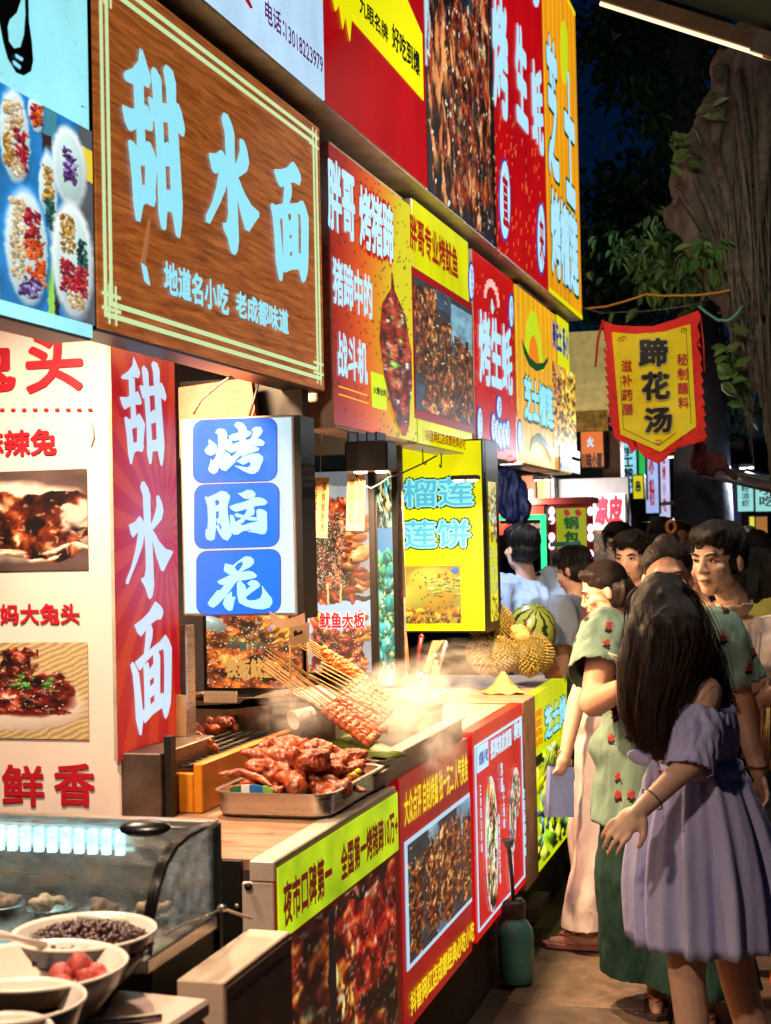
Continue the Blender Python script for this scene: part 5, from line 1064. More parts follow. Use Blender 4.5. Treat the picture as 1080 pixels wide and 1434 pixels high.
# dried leaf wraps and crab-like bundle
for i, (px_, py_, h, rb, lab) in enumerate(((705, 962, .09, .075, 'pale cone of dried leaf wrapping on the durian counter'),)):
    p = atZ(px_, py_ + 8, 1.0); t = thing('leaf_wrap', lab, 'leaf wrap', (p.x, p.y, 1.0)); mb = MB(); vs = []; fs = []; n = 26
    for k_, (r, z) in enumerate(((rb * 1.25, .0), (rb * 1.0, .012), (rb * .62, h * .4), (rb * .32, h * .75), (rb * .10, h))):
        for j in range(n):
            a = 2 * math.pi * j / n; q = r * (1 + .07 * math.sin(j * 2.1 + k_) + .06 * math.sin(j * 5.3)); vs.append((q * math.cos(a), q * math.sin(a), z + (.004 * math.sin(j * 1.7) + .004 if k_ == 0 else .006 * math.sin(j * 3.1))))
    for k_ in range(4):
        for j in range(n): fs.append((k_ * n + j, k_ * n + (j + 1) % n, (k_ + 1) * n + (j + 1) % n, (k_ + 1) * n + j))
    fs.append(tuple(4 * n + j for j in range(n))); mb.add(vs, fs); mb.build('husk_leaf', M('dried_leaf_%d' % i, ((206, 160, 96), (150, 126, 74))[i], .7, var=.35, scale=30, bump=.3), t, True)
    if i > 5:
        for k_ in range(14): a = k_ * .45; MB().tube([(rb * .3 * math.cos(a), rb * .3 * math.sin(a), .03), (rb * 1.0 * math.cos(a), rb * 1.0 * math.sin(a), .05), (rb * 1.6 * math.cos(a), rb * 1.6 * math.sin(a), .012)], [.009, .008, .003], 6).build('leaf_strip', M('dried_leaf_b%d' % (k_ % 2), ((170, 146, 80), (96, 104, 48))[k_ % 2], .7, var=.3), t, True)
# tool box with brushes
p = atY(584, 950, 5.75); t = thing('tool_box', 'small orange wooden box of skewers on the durian counter', 'box', (p.x, 5.72, 1.05)); MB().box(-.07, .05, 0, .2, -.06, .06, .003).build('box_wall', m_yel, t)
for k_ in range(10): MB().tube([(-.06 + k_ * .011, .01, .06 + .003 * (k_ % 3)), (-.065 + k_ * .011, .19, .066)], .003, 5).build('stick', m_stick, t, True)
for i, (x0, y0, x1, y1, c, r, lab) in enumerate(((565, 880, 573, 928, (206, 112, 40), .012, 'flat orange spatula standing behind the tool box'), (590, 893, 581, 925, (90, 20, 26), .011, 'dark red brush handle standing behind the tool box'), (624, 902, 612, 928, (150, 150, 150), .010, 'steel cleaver blade standing behind the tool box'))):
    a, b = atY(x0, y0, 5.95), atY(x1, y1 + 20, 5.95); t = thing('kitchen_tool', lab, 'tool', b); d = a - b
    MB().tube([(0, 0, 0), d * .5, d], [r * .5, r * .8, r], 8).build('shaft', M('tool_%d' % i, c, .4, (.8 if i == 2 else 0)), t, True); MB().ell(d, (r * 1.2, r * .6, r * 1.5)).build('head', M('tool_%d' % i, c), t, True)
a = atY(599, 925, 5.95); t = thing('bristle_brush', 'pale bristled basting brush with a red ferrule beside the tool box', 'brush', a)
MB().lathe([(.018, -.06), (.02, -.01), (.017, .015)], 12, (0, 0, 0), (.5, 0, 1)).build('ferrule', M('brush_red', (170, 24, 20), .4), t, True)
br = MB()
for k_ in range(60):
    a_ = random.uniform(0, 6.28); r = random.uniform(0, .014); b0 = Vector((.01 + r * math.cos(a_), r * math.sin(a_), .012)); br.tube([b0, b0 + Vector((.035 + r * 1.2 * math.cos(a_), r * 1.5 * math.sin(a_), .07))], [.0014, .0008], 4)
tag(br.build('bristles', M('bristle', (236, 190, 140), .7), t), kind='stuff')
for i, (px_, py_) in enumerate(((602, 918), (610, 930), (596, 945))):
    p = atY(px_, py_, 5.6 - .1 * i); t = thing('sauce_bottle', ('white squeeze bottle leaning by the tool box', 'pale plastic cap bottle lying by the tool box', 'short cream bottle in front of the tool box')[i], 'bottle', (p.x, p.y, p.z - .03)); MB().lathe([(.0001, -.04), (.014, -.04), (.015, .02), (.008, .03), (.008, .045), (.0001, .046)], 12, (0, 0, 0), (.6 - .5 * i, -.2, .8)).build('bottle_wall', M('cream_plastic', (226, 200, 160), .4), t, True)
p = atY(778, 948, 7.0); t = thing('notice_card', 'small reddish printed card leaning at the counter end', 'card', (p.x - .05, 7.0, 1.0)); MB().prism([(0, .0), (.09, .0), (.05, .10), (-.03, .10)], 0, .006).build('card', M('red_card', (150, 84, 66), .6, var=.3, scale=40), t)

# ================================================================== SPRAYER BOTTLE
p = atZ(724, 1376, 0); t = thing('pressure_sprayer', 'teal plastic pressure sprayer bottle standing on the pavement against the counter', 'sprayer', (p.x, p.y, .002))
mt_ = M('teal_plastic', (66, 128, 124), .38, var=.1, scale=5); mg_ = M('dark_grey_plastic', (58, 56, 56), .5, var=.1)
prof = [(.058, .0), (.066, .012), (.068, .05), (.068, .17), (.064, .20), (.05, .225), (.036, .238), (.034, .245)]
mb = MB(); vs = []; fs = []; n = 40
for r, z in prof:
    for j in range(n):
        a = 2 * math.pi * j / n; q = r * (1 - (.05 * (1 - min(1, z / .05)) * (math.cos(5 * a) > 0))); vs.append((q * math.cos(a), q * math.sin(a), z))
for k_ in range(len(prof) - 1):
    for j in range(n): fs.append((k_ * n + j, k_ * n + (j + 1) % n, (k_ + 1) * n + (j + 1) % n, (k_ + 1) * n + j))
fs.append(tuple(range(n - 1, -1, -1))); mb.add(vs, fs); mb.build('tank', mt_, t, True)
MB().lathe([(.036, .243), (.039, .246), (.039, .295), (.040, .30), (.038, .306), (.0001, .306)], 30).build('collar', mg_, t, True)
MB().prism([(-.045, .30), (-.03, .31), (-.01, .306), (-.03, .27), (-.05, .20), (-.072, .195), (-.065, .25)], -.012, .012).build('trigger', mg_, t)
for k_ in range(7): MB().box(-.074 + k_ * .0022, -.062 + k_ * .0022, -.0135, -.0125, .20 + k_ * .010, .206 + k_ * .010).build('grip_rib', M('grip_light', (130, 130, 150), .5), t)
MB().tube([(-.006, 0, .305), (-.012, 0, .42), (-.02, 0, .52)], .0075, 10).build('pump_rod', mg_, t, True); MB().lathe([(.008, -.03), (.013, -.02), (.022, .0), (.023, .006), (.0001, .006)], 20, (-.02, 0, .53)).build('pump_knob', M('light_grey_plastic', (120, 118, 114), .5), t, True); MB().lathe([(.012, 0), (.012, .012), (.0001, .013)], 14, (.018, -.005, .3062)).build('valve', M('green_plastic', (60, 130, 100), .4), t, True)

# ================================================================== GLASS DISPLAY CASE
XC = -1.13
prof_px = [(302, 1157), (283, 1164), (262, 1175), (245, 1190), (231, 1214), (221, 1245), (213, 1285), (208, 1340)]
cp = [atX(x, y, XC) for x, y in prof_px]; yz = [(q.y, q.z) for q in cp]; yb = yz[0][0]; zb_ = yz[-1][1]
CX0 = -2.35
case = thing('glass_display_case', 'curved glass food display case with a bright LED strip and black ribbed end trim', 'display case', (0, 0, 0))
def thin_glass(name, tint, gloss):
    m = bpy.data.materials.new(name); m.use_nodes = True; MATS[name] = m; t_ = m.node_tree; N = t_.nodes; L = t_.links; N.remove(N['Principled BSDF']); out = N['Material Output']
    tr = N.new('ShaderNodeBsdfTransparent'); tr.inputs[0].default_value = tint; gl = N.new('ShaderNodeBsdfGlossy'); gl.inputs['Roughness'].default_value = .06; df = N.new('ShaderNodeBsdfTranslucent'); df.inputs[0].default_value = (.8, .85, .88, 1)
    lw = N.new('ShaderNodeLayerWeight'); lw.inputs[0].default_value = .5; pw = N.new('ShaderNodeMath'); pw.operation = 'POWER'; L.new(lw.outputs['Facing'], pw.inputs[0]); pw.inputs[1].default_value = 4; fr_ = N.new('ShaderNodeMath'); fr_.operation = 'MULTIPLY_ADD'; L.new(pw.outputs[0], fr_.inputs[0]); fr_.inputs[1].default_value = .5; fr_.inputs[2].default_value = .03; mx = N.new('ShaderNodeMixShader'); L.new(fr_.outputs[0], mx.inputs[0]); L.new(tr.outputs[0], mx.inputs[1]); L.new(gl.outputs[0], mx.inputs[2])
    nz = N.new('ShaderNodeTexNoise'); nz.inputs['Scale'].default_value = 40; nz.inputs['Detail'].default_value = 6; tc = N.new('ShaderNodeTexCoord'); L.new(tc.outputs['Object'], nz.inputs['Vector']); rp = N.new('ShaderNodeMapRange'); rp.inputs['From Min'].default_value = .4; rp.inputs['From Max'].default_value = .8; rp.inputs['To Max'].default_value = gloss; L.new(nz.outputs['Fac'], rp.inputs[0])
    m2 = N.new('ShaderNodeMixShader'); L.new(rp.outputs[0], m2.inputs[0]); L.new(mx.outputs[0], m2.inputs[1]); L.new(df.outputs[0], m2.inputs[2]); L.new(m2.outputs[0], out.inputs[0]); return m
m_glass = thin_glass('greasy_glass', (.86, .92, .93, 1), .35)
def sweep_x(pts, x0, x1, th):
    """sheet through (y, z) points, x0..x1 wide and th thick"""
    mb = MB(); n = len(pts); vs = []
    for s_, x in ((0, x0), (0, x1)): vs += [(x, y, z) for y, z in pts]
    vs += [(x, y - th * .7, z + th * .7) for x in (x0, x1) for y, z in pts]; fs = []
    for i in range(n - 1): fs += [(i, i + 1, n + i + 1, n + i), (2 * n + i, 3 * n + i, 3 * n + i + 1, 2 * n + i + 1)]
    for i in range(n - 1): fs += [(i, 2 * n + i, 2 * n + i + 1, i + 1), (n + i, n + i + 1, 3 * n + i + 1, 3 * n + i)]
    fs += [(0, n, 3 * n, 2 * n), (n - 1, 3 * n - 1, 4 * n - 1, 2 * n - 1)]; mb.add(vs, fs); return mb
sweep_x(yz, CX0, XC - .012, .004).build('curved_glass', m_glass, case, True)
for k_ in range(4): sweep_x([(y - .004 - .001 * (k_ % 2), z + .003) for y, z in yz], XC - .010 + k_ * .0052, XC - .006 + k_ * .0052, .012).build('end_trim', M('black_trim', (22, 20, 22), .25, .4, var=.1), case, True)
sd = MB(); pg = [(y + .004, z - .004) for y, z in yz] + [(yb, zb_)]; n = len(pg); sd.add([(XC - .004, y, z) for y, z in pg] + [(XC - .008, y, z) for y, z in pg], [tuple(range(n)), tuple(range(2 * n - 1, n - 1, -1))] + [(i, n + i, n + (i + 1) % n, (i + 1) % n) for i in range(n)]); sd.build('side_glass', m_glass, case)
MB().box(CX0, XC, yb - .004, yb + .02, yz[0][1] - .004, yz[0][1] + .010, .002).build('top_rail', m_steel, case); MB().box(XC - .016, XC + .006, yb - .002, yb + .014, zb_ - .3, yz[0][1] + .005).build('rear_post', m_black, case)
MB().box(CX0, XC - .018, yb + .003, yb + .012, zb_ - .02, yz[0][1] - .006).build('rear_panel', m_steel, case); MB().box(CX0, XC + .003, yz[-1][0] - .01, yb - .006, zb_ - .03, zb_ - .002, .003).build('base_tray', m_steel, case); MB().box(CX0, XC - .003, yz[-1][0] + .02, yb - .008, .0, zb_ - .032).build('base_cabinet', m_dark, case)
m_led = M('led_strip', (170, 240, 255), .3, var=0, emit=5.)
zt = yz[0][1]
for k_ in range(34): MB().box(XC - .19 - k_ * .030 - .016, XC - .19 - k_ * .030, yb - .024, yb - .012, zt - .060, zt - .012).build('led_tube', m_led, case)
MB().box(CX0, XC - .15, yb - .011, yb - .005, zt - .044, zt - .006).build('led_channel', m_white, case)
MB().ell((XC - .085, yz[2][0] - .002, yz[2][1] + .018), (.05, .022, .012), rotm(.5, 0, .25)).build('handle', M('black_trim', (22, 20, 22)), case, True)
for i in range(9):
    x = XC - .09 - i * .11; yy_ = (yb + yz[-1][0]) / 2 + .06
    t = thing('food_dish', 'steel dish of pale cooked meat inside the glass display case', 'dish', (x, yy_, zb_), group='dishes in the display case')
    MB().lathe([(.03, 0), (.046, .018), (.05, .019), (.046, .021), (.028, .004), (.0001, .004)], 20, cap=(True, False)).build('dish', m_steel, t, True)
    me = fused('filling', [('e', (random.uniform(-.025, .025), random.uniform(-.025, .025), .02 + random.uniform(0, .012)), (.016, .012, .010), rotm(0, .4, random.uniform(0, 3))) for _ in range(9)], .005, 2); displace(me, .005, 60, i); link('filling', me, M('pale_meat_%d' % (i % 2), ((206, 164, 122), (176, 120, 84))[i % 2], .45, var=.3, scale=40), t, smooth=True)
pts = [atX(x, y, XC + .03) for x, y in ((232, 1308), (262, 1292), (285, 1285), (311, 1272))] ; pts2 = [atX(x, y, XC + .03) for x, y in ((311, 1272), (330, 1279), (352, 1286))]
t = thing('steel_strap', 'thin bright strap hooked between the display case and the small signboard', 'strap', (0, 0, 0)); MB().tube(pts, .0022, 6).build('strap', m_steel, t, True); MB().tube(pts2, .003, 6).build('strap', m_white, t, True); MB().ell(pts2[0], (.010, .006, .008)).build('hook', m_steel, t, True)

# ================================================================== BOWLS in front
m_bo = M('bowl_blue_glaze', (36, 38, 62), .2, var=.3, scale=18, coat=.4); m_bi = M('bowl_white_glaze', (226, 216, 202), .2, var=.04, coat=.4)
BOWLS = [(118, 1305, 2.40, .118, 'patterned dark blue bowl heaped with dark brown peanuts, beside the display case trim'), (52, 1352, 2.20, .135, 'white and brown bowl holding red pickled balls'), (18, 1402, 2.02, .10, 'dark rimmed white bowl of thin reddish sauce'), (-8, 1446, 1.90, .075, 'small pale bowl at the front of the bowl row')]
def pick_ball(x, y, z, r, s_):
    mb = MB(); mb.ell((x, y, z), (r, r * .9, r * .85), rotm(s_, s_ * .7, s_), 16, 10)
    mb.v = [tuple(Vector(v) + (Vector(v) - Vector((x, y, z))).normalized() * .004 * mnoise.noise(Vector(v) * 90)) for v in mb.v]; return mb
bt = thing('bowl_table', 'dark steel ledge carrying the row of sauce bowls before the display case', 'table', (0, 0, 0))
bc = []
for i, (px_, py_, D, R_, lab) in enumerate(BOWLS):
    p = atD(px_, py_, D); bc.append(p); t = thing('food_bowl', lab, 'bowl', (p.x, p.y, p.z - .10), group=None)
    H_ = .10; mo = [m_bo, M('bowl_brown_glaze', (96, 84, 70), .25, var=.3), m_bo, m_bi][i]
    MB().lathe([(R_ * .42, 0), (R_ * .45, .008), (R_ * .7, H_ * .35), (R_ * .9, H_ * .7), (R_, H_ - .001)], 40, cap=(True, False)).build('outer_wall', mo, t, True)
    MB().lathe([(R_ * 1.0, H_ - .001), (R_ * 1.012, H_ + .002), (R_ * .985, H_ + .004), (R_ * .95, H_ - .002), (R_ * .8, H_ * .55), (R_ * .5, H_ * .25), (.0001, H_ * .2)], 40, cap=(False, True)).build('inner_wall', m_bi, t, True)
    if i == 0:
        mb = MB()
        for k_ in range(760):
            r = R_ * .92 * math.sqrt(random.random()); a = random.uniform(0, 6.28); z = H_ * .70 + .036 * (1 - (r / R_) ** 2) + random.uniform(-.004, .006); mb.ell((r * math.cos(a), r * math.sin(a), z), (.0075, .0055, .005), rotm(random.uniform(-1, 1), random.uniform(-1, 1), random.uniform(0, 3)), 7, 5)
        mb.lathe([(R_ * .9, H_ * .66), (R_ * .5, H_ * .86), (.0001, H_ * .98)], 24, cap=(False, True)); tag(mb.build('peanuts', M('dark_peanut', (62, 30, 20), .35, var=.5, scale=90, coat=.2), t, True), kind='stuff')
    if i == 1:
        for k_, (x, y, z, r) in enumerate(((.05, -.02, .09, .02), (.03, .02, .088, .02), (.075, .01, .093, .018), (.055, .03, .105, .022), (.08, .035, .095, .018), (.02, -.03, .082, .016), (.04, .0, .1, .02), (-.005, -.045, .078, .016), (.1, .02, .09, .014))): pick_ball(x, y, z - .012, r, k_).build('pickled_ball', M('red_pickle', (186, 76, 66), .55, var=.35, scale=40, bump=.5, bscale=90, sss=.2), t, True)
    if i == 2: MB().lathe([(R_ * .86, H_ * .68), (.0001, H_ * .68)], 30).build('sauce', M('thin_sauce', (190, 130, 108), .08, var=.15), t)
zt_ = min(p.z - .10 for p in bc)
for p in bc: pass
MB().box(-2.2, -.72, 1.55, 2.32, .6, .66, .004).build('ledge', m_steel_d, bt)
for i, p in enumerate(bc):
    h = p.z - .10 - .661
    if h > .005:
        t = thing('bowl_stand', 'round steel stand under bowl of the sauce row', 'stand', (p.x, p.y, .661), group='stands under the sauce bowls'); MB().lathe([(.05, 0), (.046, .01), (.046, h - .003), (.05, h - .001), (.0001, h - .001)], 24).build('stand', m_steel_d, t, True)
for i, (x0, y0, x1, y1, D0, D1, lab) in enumerate(((-10, 1306, 62, 1324, 2.2, 2.3, 'white spoon handle resting across the peanut bowl'), (108, 1283, 188, 1291, 2.5, 2.5, 'slim white tray edge tilted behind the peanut bowl'))):
    a, b = atD(x0, y0, D0), atD(x1, y1, D1); o = MB().tube([a, a.lerp(b, .5), b], [.006, .005, .007], 8).build('spoon_handle', m_bi, smooth=True); tag(o, lab, 'spoon')
# steel cooler beside the bowls
p = atD(178, 1440, 2.2); t = thing('steel_cooler', 'low scuffed steel cooler box between the bowls and the standing signboard', 'cooler', (p.x, p.y, .02)); t.rotation_euler = (0, 0, -.08)
MB().box(-.16, .05, -.08, .16, 0, p.z - .05, .006).build('cabinet', m_steel, t); MB().box(-.165, .055, -.085, .165, p.z - .048, p.z - .02, .006).build('lid', M('scuffed_lid', (206, 178, 168), .35, .3, var=.2, scale=8, dirt=.35), t); MB().box(-.06, .0, -.10, -.086, p.z - .044, p.z - .03, .003).build('lid_handle', m_dark, t)
mb = MB(); mb.tube([(-.10, -.03, p.z - .016), (-.03, -.01, p.z - .012), (.03, .05, p.z - .016)], .007, 8); mb.build('tongs', m_steel, t, True)
# small standing signboard
KF = Fr(-1.0, 2.43, math.radians(90))
S = Sign(KF, 'standing_signboard', 'switched-off white box signboard with dark painted characters standing beside the lime panel', 'sign', (316, 1434), (408, 1286), zr=(.25, .912))
MB().box(0, S.w, .002, .092, 0, S.h, .003).build('casing', M('old_white_casing', (206, 180, 156), .55, var=.1, scale=5, dirt=.25), S.root); MB().box(.004, S.w - .004, -.001, .003, .004, S.h - .012).build('face_panel', M('mottled_brown_face', (120, 92, 78), .5, var=.3, scale=6, dirt=.5), S.root)  # face base is a darker, mottled brown than the pale casing
S.text('独家秘制', (322, 1400), (402, 1340), M('dark_characters', (60, 36, 32), .6), bold=.05, n=.004)

# ================================================================== STREET BEYOND THE STALLS
def board(name, label, cat, Y, bl, tr, depth, mat, face=None, phi=0.):
    p = atY(bl[0], bl[1], Y); S = Sign(Fr(p.x, Y, phi), name, label, cat, bl, tr); S.body('casing', depth, mat)
    if face: S.face(face, inset=.01)
    return S
S = board('cream_wall_box', 'pale yellow wall box with a rough stone foot, both given a faint glow, beside the hanging flag', 'wall box', 11.0, (797, 576), (850, 462), .6, M('cream_plaster', (206, 184, 112), .7, var=.15, emit=.5))  # light falling on the box is put in as its own faint glow
S.rect('stone_foot', (786, 577), (852, 603), M('glowing_rough_stone', (150, 116, 52), .8, var=.5, scale=30, bump=.6, bscale=50, emit=.3), n=.02)  # stone foot glows faintly too, in place of light on it
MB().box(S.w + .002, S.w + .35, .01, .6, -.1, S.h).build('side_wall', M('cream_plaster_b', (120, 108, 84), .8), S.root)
S = board('orange_pillar_sign', 'glowing orange pillar sign with dark script under the cream wall box', 'sign', 11.4, (813, 656), (846, 602), .2, m_dark, lit('glow_orange', (226, 110, 40), 1.0, big=True))
S.text('火', (822, 612), (832, 626), W_TXT, bold=.06); S.text('川味小面', (814, 634), (844, 656), m_black, bold=.06)
o = board('brown_pillar', 'dark brown pillar beside the orange pillar sign', 'pillar', 11.6, (846, 760), (868, 602), .25, M('brown_pillar', (84, 44, 24), .6, var=.2))
for i, (x0, y0, x1, y1, Y, c, s_, lab, tx) in enumerate(((868, 692, 892, 618, 14, (150, 224, 240), 1.0, 'cyan glowing vertical shop sign with script', '手工酸奶'), (893, 700, 904, 612, 14.2, (40, 200, 90), .9, 'narrow green glowing vertical strip sign', None), (904, 720, 922, 618, 14.4, (176, 196, 250), 1.0, 'lavender glowing vertical shop sign with script', '冰粉'), (923, 726, 938, 622, 14.8, (206, 206, 250), 1.0, 'pale glowing vertical shop sign with red marks', '烧烤小吃'), (886, 700, 902, 664, 12.6, (226, 210, 20), 1.0, 'small yellow glowing sign under the flag', '串'), (850, 640, 866, 610, 12.2, (240, 150, 60), .9, 'small amber glowing sign beside the flag edge', None))):
    S = board('shop_sign', lab, 'sign', Y, (x0, y0), (x1, y1), .15, m_dark, lit('glow_%d' % i, c, s_, big=True))
    if tx: S.text(tx, (x0 + 4, y1 + 8), (x1 - 4, y0 - 8), M('red_print', (170, 16, 30)) if i in (3, 2) else M('blue_script', (30, 90, 130), .5), bold=.04, vertical=True)
S = board('grey_board', 'plain grey-blue board standing behind the small food banner', 'board', 10.2, (772, 830), (880, 668), .1, M('grey_blue_board', (140, 150, 172), .6, var=.08))
S = board('noodle_sheet_sign', 'white sign with red cold-noodle lettering and a dim food photo below', 'sign', 9.9, (826, 800), (877, 690), .04, m_white, M('sign_white', (214, 220, 232), .5, var=0, emit=.25))
S.text('凉皮', (832, 694), (873, 735), M('red_print_b', (190, 24, 60), .4, var=0, emit=.4), bold=.06); im = meat(40, 50, 60, (4, 8), sesame=20); S.paint('food_photo', (830, 742), (876, 798), im, printmat('dim_print', .35), n=.006)
S = board('fried_pork_banner', 'small yellow banner with dark green lettering, red frame and strings of bulbs', 'banner', 9.2, (770, 830), (830, 705), .03, M('banner_red', (130, 12, 20), .6, emit=.15))
S.rect('yellow_field', (779, 712), (822, 768), lit('banner_yellow', (150, 160, 24), .9), n=.004); S.text('锅包', (789, 723), (812, 763), G_D, bold=.05, vertical=True, n=.006); S.text('肉', (791, 768), (813, 790), G_D, bold=.05, n=.006)
for cx in (794, 810): oval(S, cx, 718, 4.5, 5, M('red_print', (170, 16, 30)), .006, 'round_mark')
MB().box(-.16, S.w + .02, -.1, .15, S.h, S.h + .04).build('top_bar', M('dark_red_bar', (110, 16, 24), .5), S.root)
im = cv(40, 40, (40, 30, 40)); crowd(im, 0, 0, 1, 1, 40, (3, 8), [(120, 50, 60), (60, 90, 60), (40, 60, 110), (150, 60, 40)]); S.paint('lower_print', (775, 772), (826, 826), im, printmat('dim_print_b', .3), n=.004)
m_bulb = M('small_bulb', (255, 206, 226), .3, var=0, emit=2.5); m_bulb.cycles.emission_sampling = 'NONE'
for x in (774, 828):
    for k_ in range(6):
        q = S.L((x, 716 + k_ * 12)); MB().ell((q[0], -.03, q[1]), (.02, .016, .028)).build('bulb', m_bulb if (k_ + (x > 800)) % 3 != 2 else M('banner_red', (130, 12, 20)), S.root, True)
S = board('salmon_food_sign', 'salmon red lit sign with a round food photo above the green glowing case', 'sign', 9.0, (690, 752), (764, 706), .1, m_dark, lit('glow_salmon', (226, 84, 66), .95, big=True))
im = cv(40, 40, (40, 26, 22)); ellp(im, 20, 20, 18, 16, 0, (230, 200, 180), .2, .1); crowd(im, .2, .3, .8, .7, 30, (3, 5), [(220, 110, 60), (240, 190, 120), (160, 60, 40)]); S.paint('food_photo', (742, 724), (762, 742), im, PR_LIT(), n=.006)
t = thing('food_cart', 'glass food cart with green glowing tube frame behind the man in the blue shirt', 'cart', (0, 0, 0)); a, b = atY(700, 830, 8.7), atY(768, 720, 8.7)
m_gg = lit('green_tube', (50, 240, 150), 1.6, big=True)
MB().box(a.x, b.x - .06, 8.72, 9.4, .7, 1.0).build('counter', m_steel_d, t); MB().box(b.x - .05, b.x - .02, 8.7, 8.73, 1.0, b.z).build('post', m_gg, t); MB().box(a.x, b.x - .052, 8.7, 8.73, b.z - .03, b.z).build('top_tube', m_gg, t); MB().box(a.x, b.x - .055, 8.76, 9.4, b.z - .05, b.z - .031).build('roof', m_dark, t); MB().box(b.x - .01, b.x + .16, 8.8, 8.83, 1.0, 1.62).build('side_glass', m_glass, t); MB().box(b.x - .01, b.x + .17, 8.79, 8.83, 1.621, 1.65).build('glass_rail', M('teal_rail', (60, 120, 120), .4), t)
for i, (x0, x1, y0, y1, c, lab) in enumerate(((730, 751, 706, 664, (226, 110, 84), 'coral glowing sign panel just under the sign row end'), (752, 771, 706, 664, (236, 180, 20), 'amber glowing sign panel with a yellow chevron'), (771, 777, 706, 668, (226, 190, 200), 'thin pale pink glowing edge sign beside the chevron panel'))):
    S = board('stall_sign', lab, 'sign', 10.0, (x0, y0), (x1, y1), .1, m_dark, lit('glow_s%d' % i, c, .9, big=True))
    if i == 1: S.poly('chevron', [(753, 668), (761, 690), (770, 668), (770, 680), (761, 704), (753, 680)], lit('glow_lemon', (240, 236, 30), 1.0))
    if i == 0: S.text('小吃', (733, 684), (748, 702), W_TXT, bold=.04)
p = atY(714, 690, 8.2); t = thing('navy_tarp', 'dark navy folded tarp hanging under the sign row end', 'tarp', p); me = fused('cloth', [('e', (0, 0, 0), (.10, .06, .13)), ('e', (.03, 0, -.1), (.09, .05, .08)), ('e', (-.04, 0, .06), (.08, .05, .08))], .012, 4); displace(me, .03, 9, 2, (3, 3, .6)); link('cloth', me, M('navy_cloth', (18, 28, 70), .6, var=.3), t, smooth=True)
# dim roofed stall across the lane end
t = thing('dim_kiosk', 'dark brown kiosk with a flat roof and a faintly self-glowing rear wall at the end of the lane', 'kiosk', (0, 0, 0)); a, b = atY(868, 800, 15.5), atY(1002, 640, 15.5)
m_br = M('dark_brown_wood', (54, 28, 20), .6, var=.3); MB().box(a.x, b.x, 15.5, 17, 1.9, b.z).build('fascia', m_br, t); MB().box(a.x, a.x + .2, 15.48, 17, 0, 1.9).build('post', m_br, t); MB().box(b.x - .2, b.x, 15.48, 17, 0, 1.9).build('post', m_br, t); MB().box(a.x - .1, b.x + .3, 15.2, 17.2, b.z + .002, b.z + .14).build('roof', m_dark, t); MB().box(a.x + .21, b.x - .21, 16.6, 16.7, 0, 1.89).build('rear_wall', M('kiosk_rear_glow', (60, 74, 90), .7, emit=.12), t)  # faint light put into the rear wall as its own glow
q0, q1 = atY(925, 706, 14.6), atY(965, 702, 14.6); MB().tube([q0, q1], .02, 6).build('rail', m_white, t)
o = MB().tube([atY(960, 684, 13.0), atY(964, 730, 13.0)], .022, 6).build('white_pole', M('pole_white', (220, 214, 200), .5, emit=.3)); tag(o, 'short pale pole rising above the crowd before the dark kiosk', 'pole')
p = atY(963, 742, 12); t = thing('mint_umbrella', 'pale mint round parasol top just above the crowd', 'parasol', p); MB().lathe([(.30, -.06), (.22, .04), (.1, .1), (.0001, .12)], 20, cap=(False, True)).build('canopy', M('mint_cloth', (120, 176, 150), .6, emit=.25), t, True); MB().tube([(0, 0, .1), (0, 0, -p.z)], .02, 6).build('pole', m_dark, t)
# right-hand stalls: awnings and signs
t = thing('lean_awning', 'white corrugated lean-to awning over the stalls across the lane', 'awning', (0, 0, 0))
for i in range(9):
    a = atY(935 + i * 6, 628 + i * 4, 17 - i * .9); b = atY(1090 + i * 8, 672 + i * 3.2, 13.5 - i * .75); MB().tube([a, b], .035, 5).build('slat', M('awning_white', (200, 208, 216), .5, var=.2) if i % 2 else M('awning_grey', (70, 74, 84), .5), t, True)
a, b, c_, d_ = atY(930, 622, 17.5), atY(1100, 668, 14), atY(1100, 620, 14.5), atY(985, 600, 18); MB().add([a, b, c_, d_], [(0, 1, 2, 3)]).build('sheet', M('awning_dark', (26, 30, 40), .6), t)
for i, (x0, x1, y0, y1, tx) in enumerate(((1032, 1056, 718, 664, '冰粉凉虾'), (1057, 1092, 718, 672, '小吃'))):
    S = board('menu_lightbox', ('pale cyan menu lightbox with handwritten columns under the lean-to awning', 'wide pale cyan menu lightbox with large script under the lean-to awning')[i], 'lightbox', 12.5, (x0, y0), (x1, y1), .1, m_dark, lit('glow_mint', (160, 232, 226), .95, big=True)); S.text(tx, (x0 + 6, y1 + 6), (x1 - 6, y0 - 8), M('ink_print', (30, 80, 80), .5), bold=.02, vertical=True)
S = board('yellow_strip_light', 'thin yellow-lit doorway strip under the menu lightboxes', 'sign', 13.4, (1050, 790), (1058, 722), .1, m_dark, lit('glow_strip', (220, 210, 60), 1.0, big=True)); S = board('amber_wall', 'amber lit wall patch beside the yellow doorway strip', 'wall', 13.6, (1058, 790), (1076, 722), .1, m_dark, lit('glow_amber', (176, 112, 50), .7, big=True))
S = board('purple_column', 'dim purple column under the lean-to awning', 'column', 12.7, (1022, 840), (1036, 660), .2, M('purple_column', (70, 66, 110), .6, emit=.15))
# far stalls that close the lane
t = thing('far_stalls', 'row of dim far stalls closing off the lane', 'stalls', (0, 0, 0))
for i in range(8): MB().box(-3.4 + i * 1.25, -2.3 + i * 1.25, 24, 26, 0, 2.3 + .3 * (i % 3)).build('stall', M('far_stall_%d' % (i % 3), ((40, 36, 50), (52, 38, 34), (30, 40, 52))[i % 3], .8, emit=.05), t)

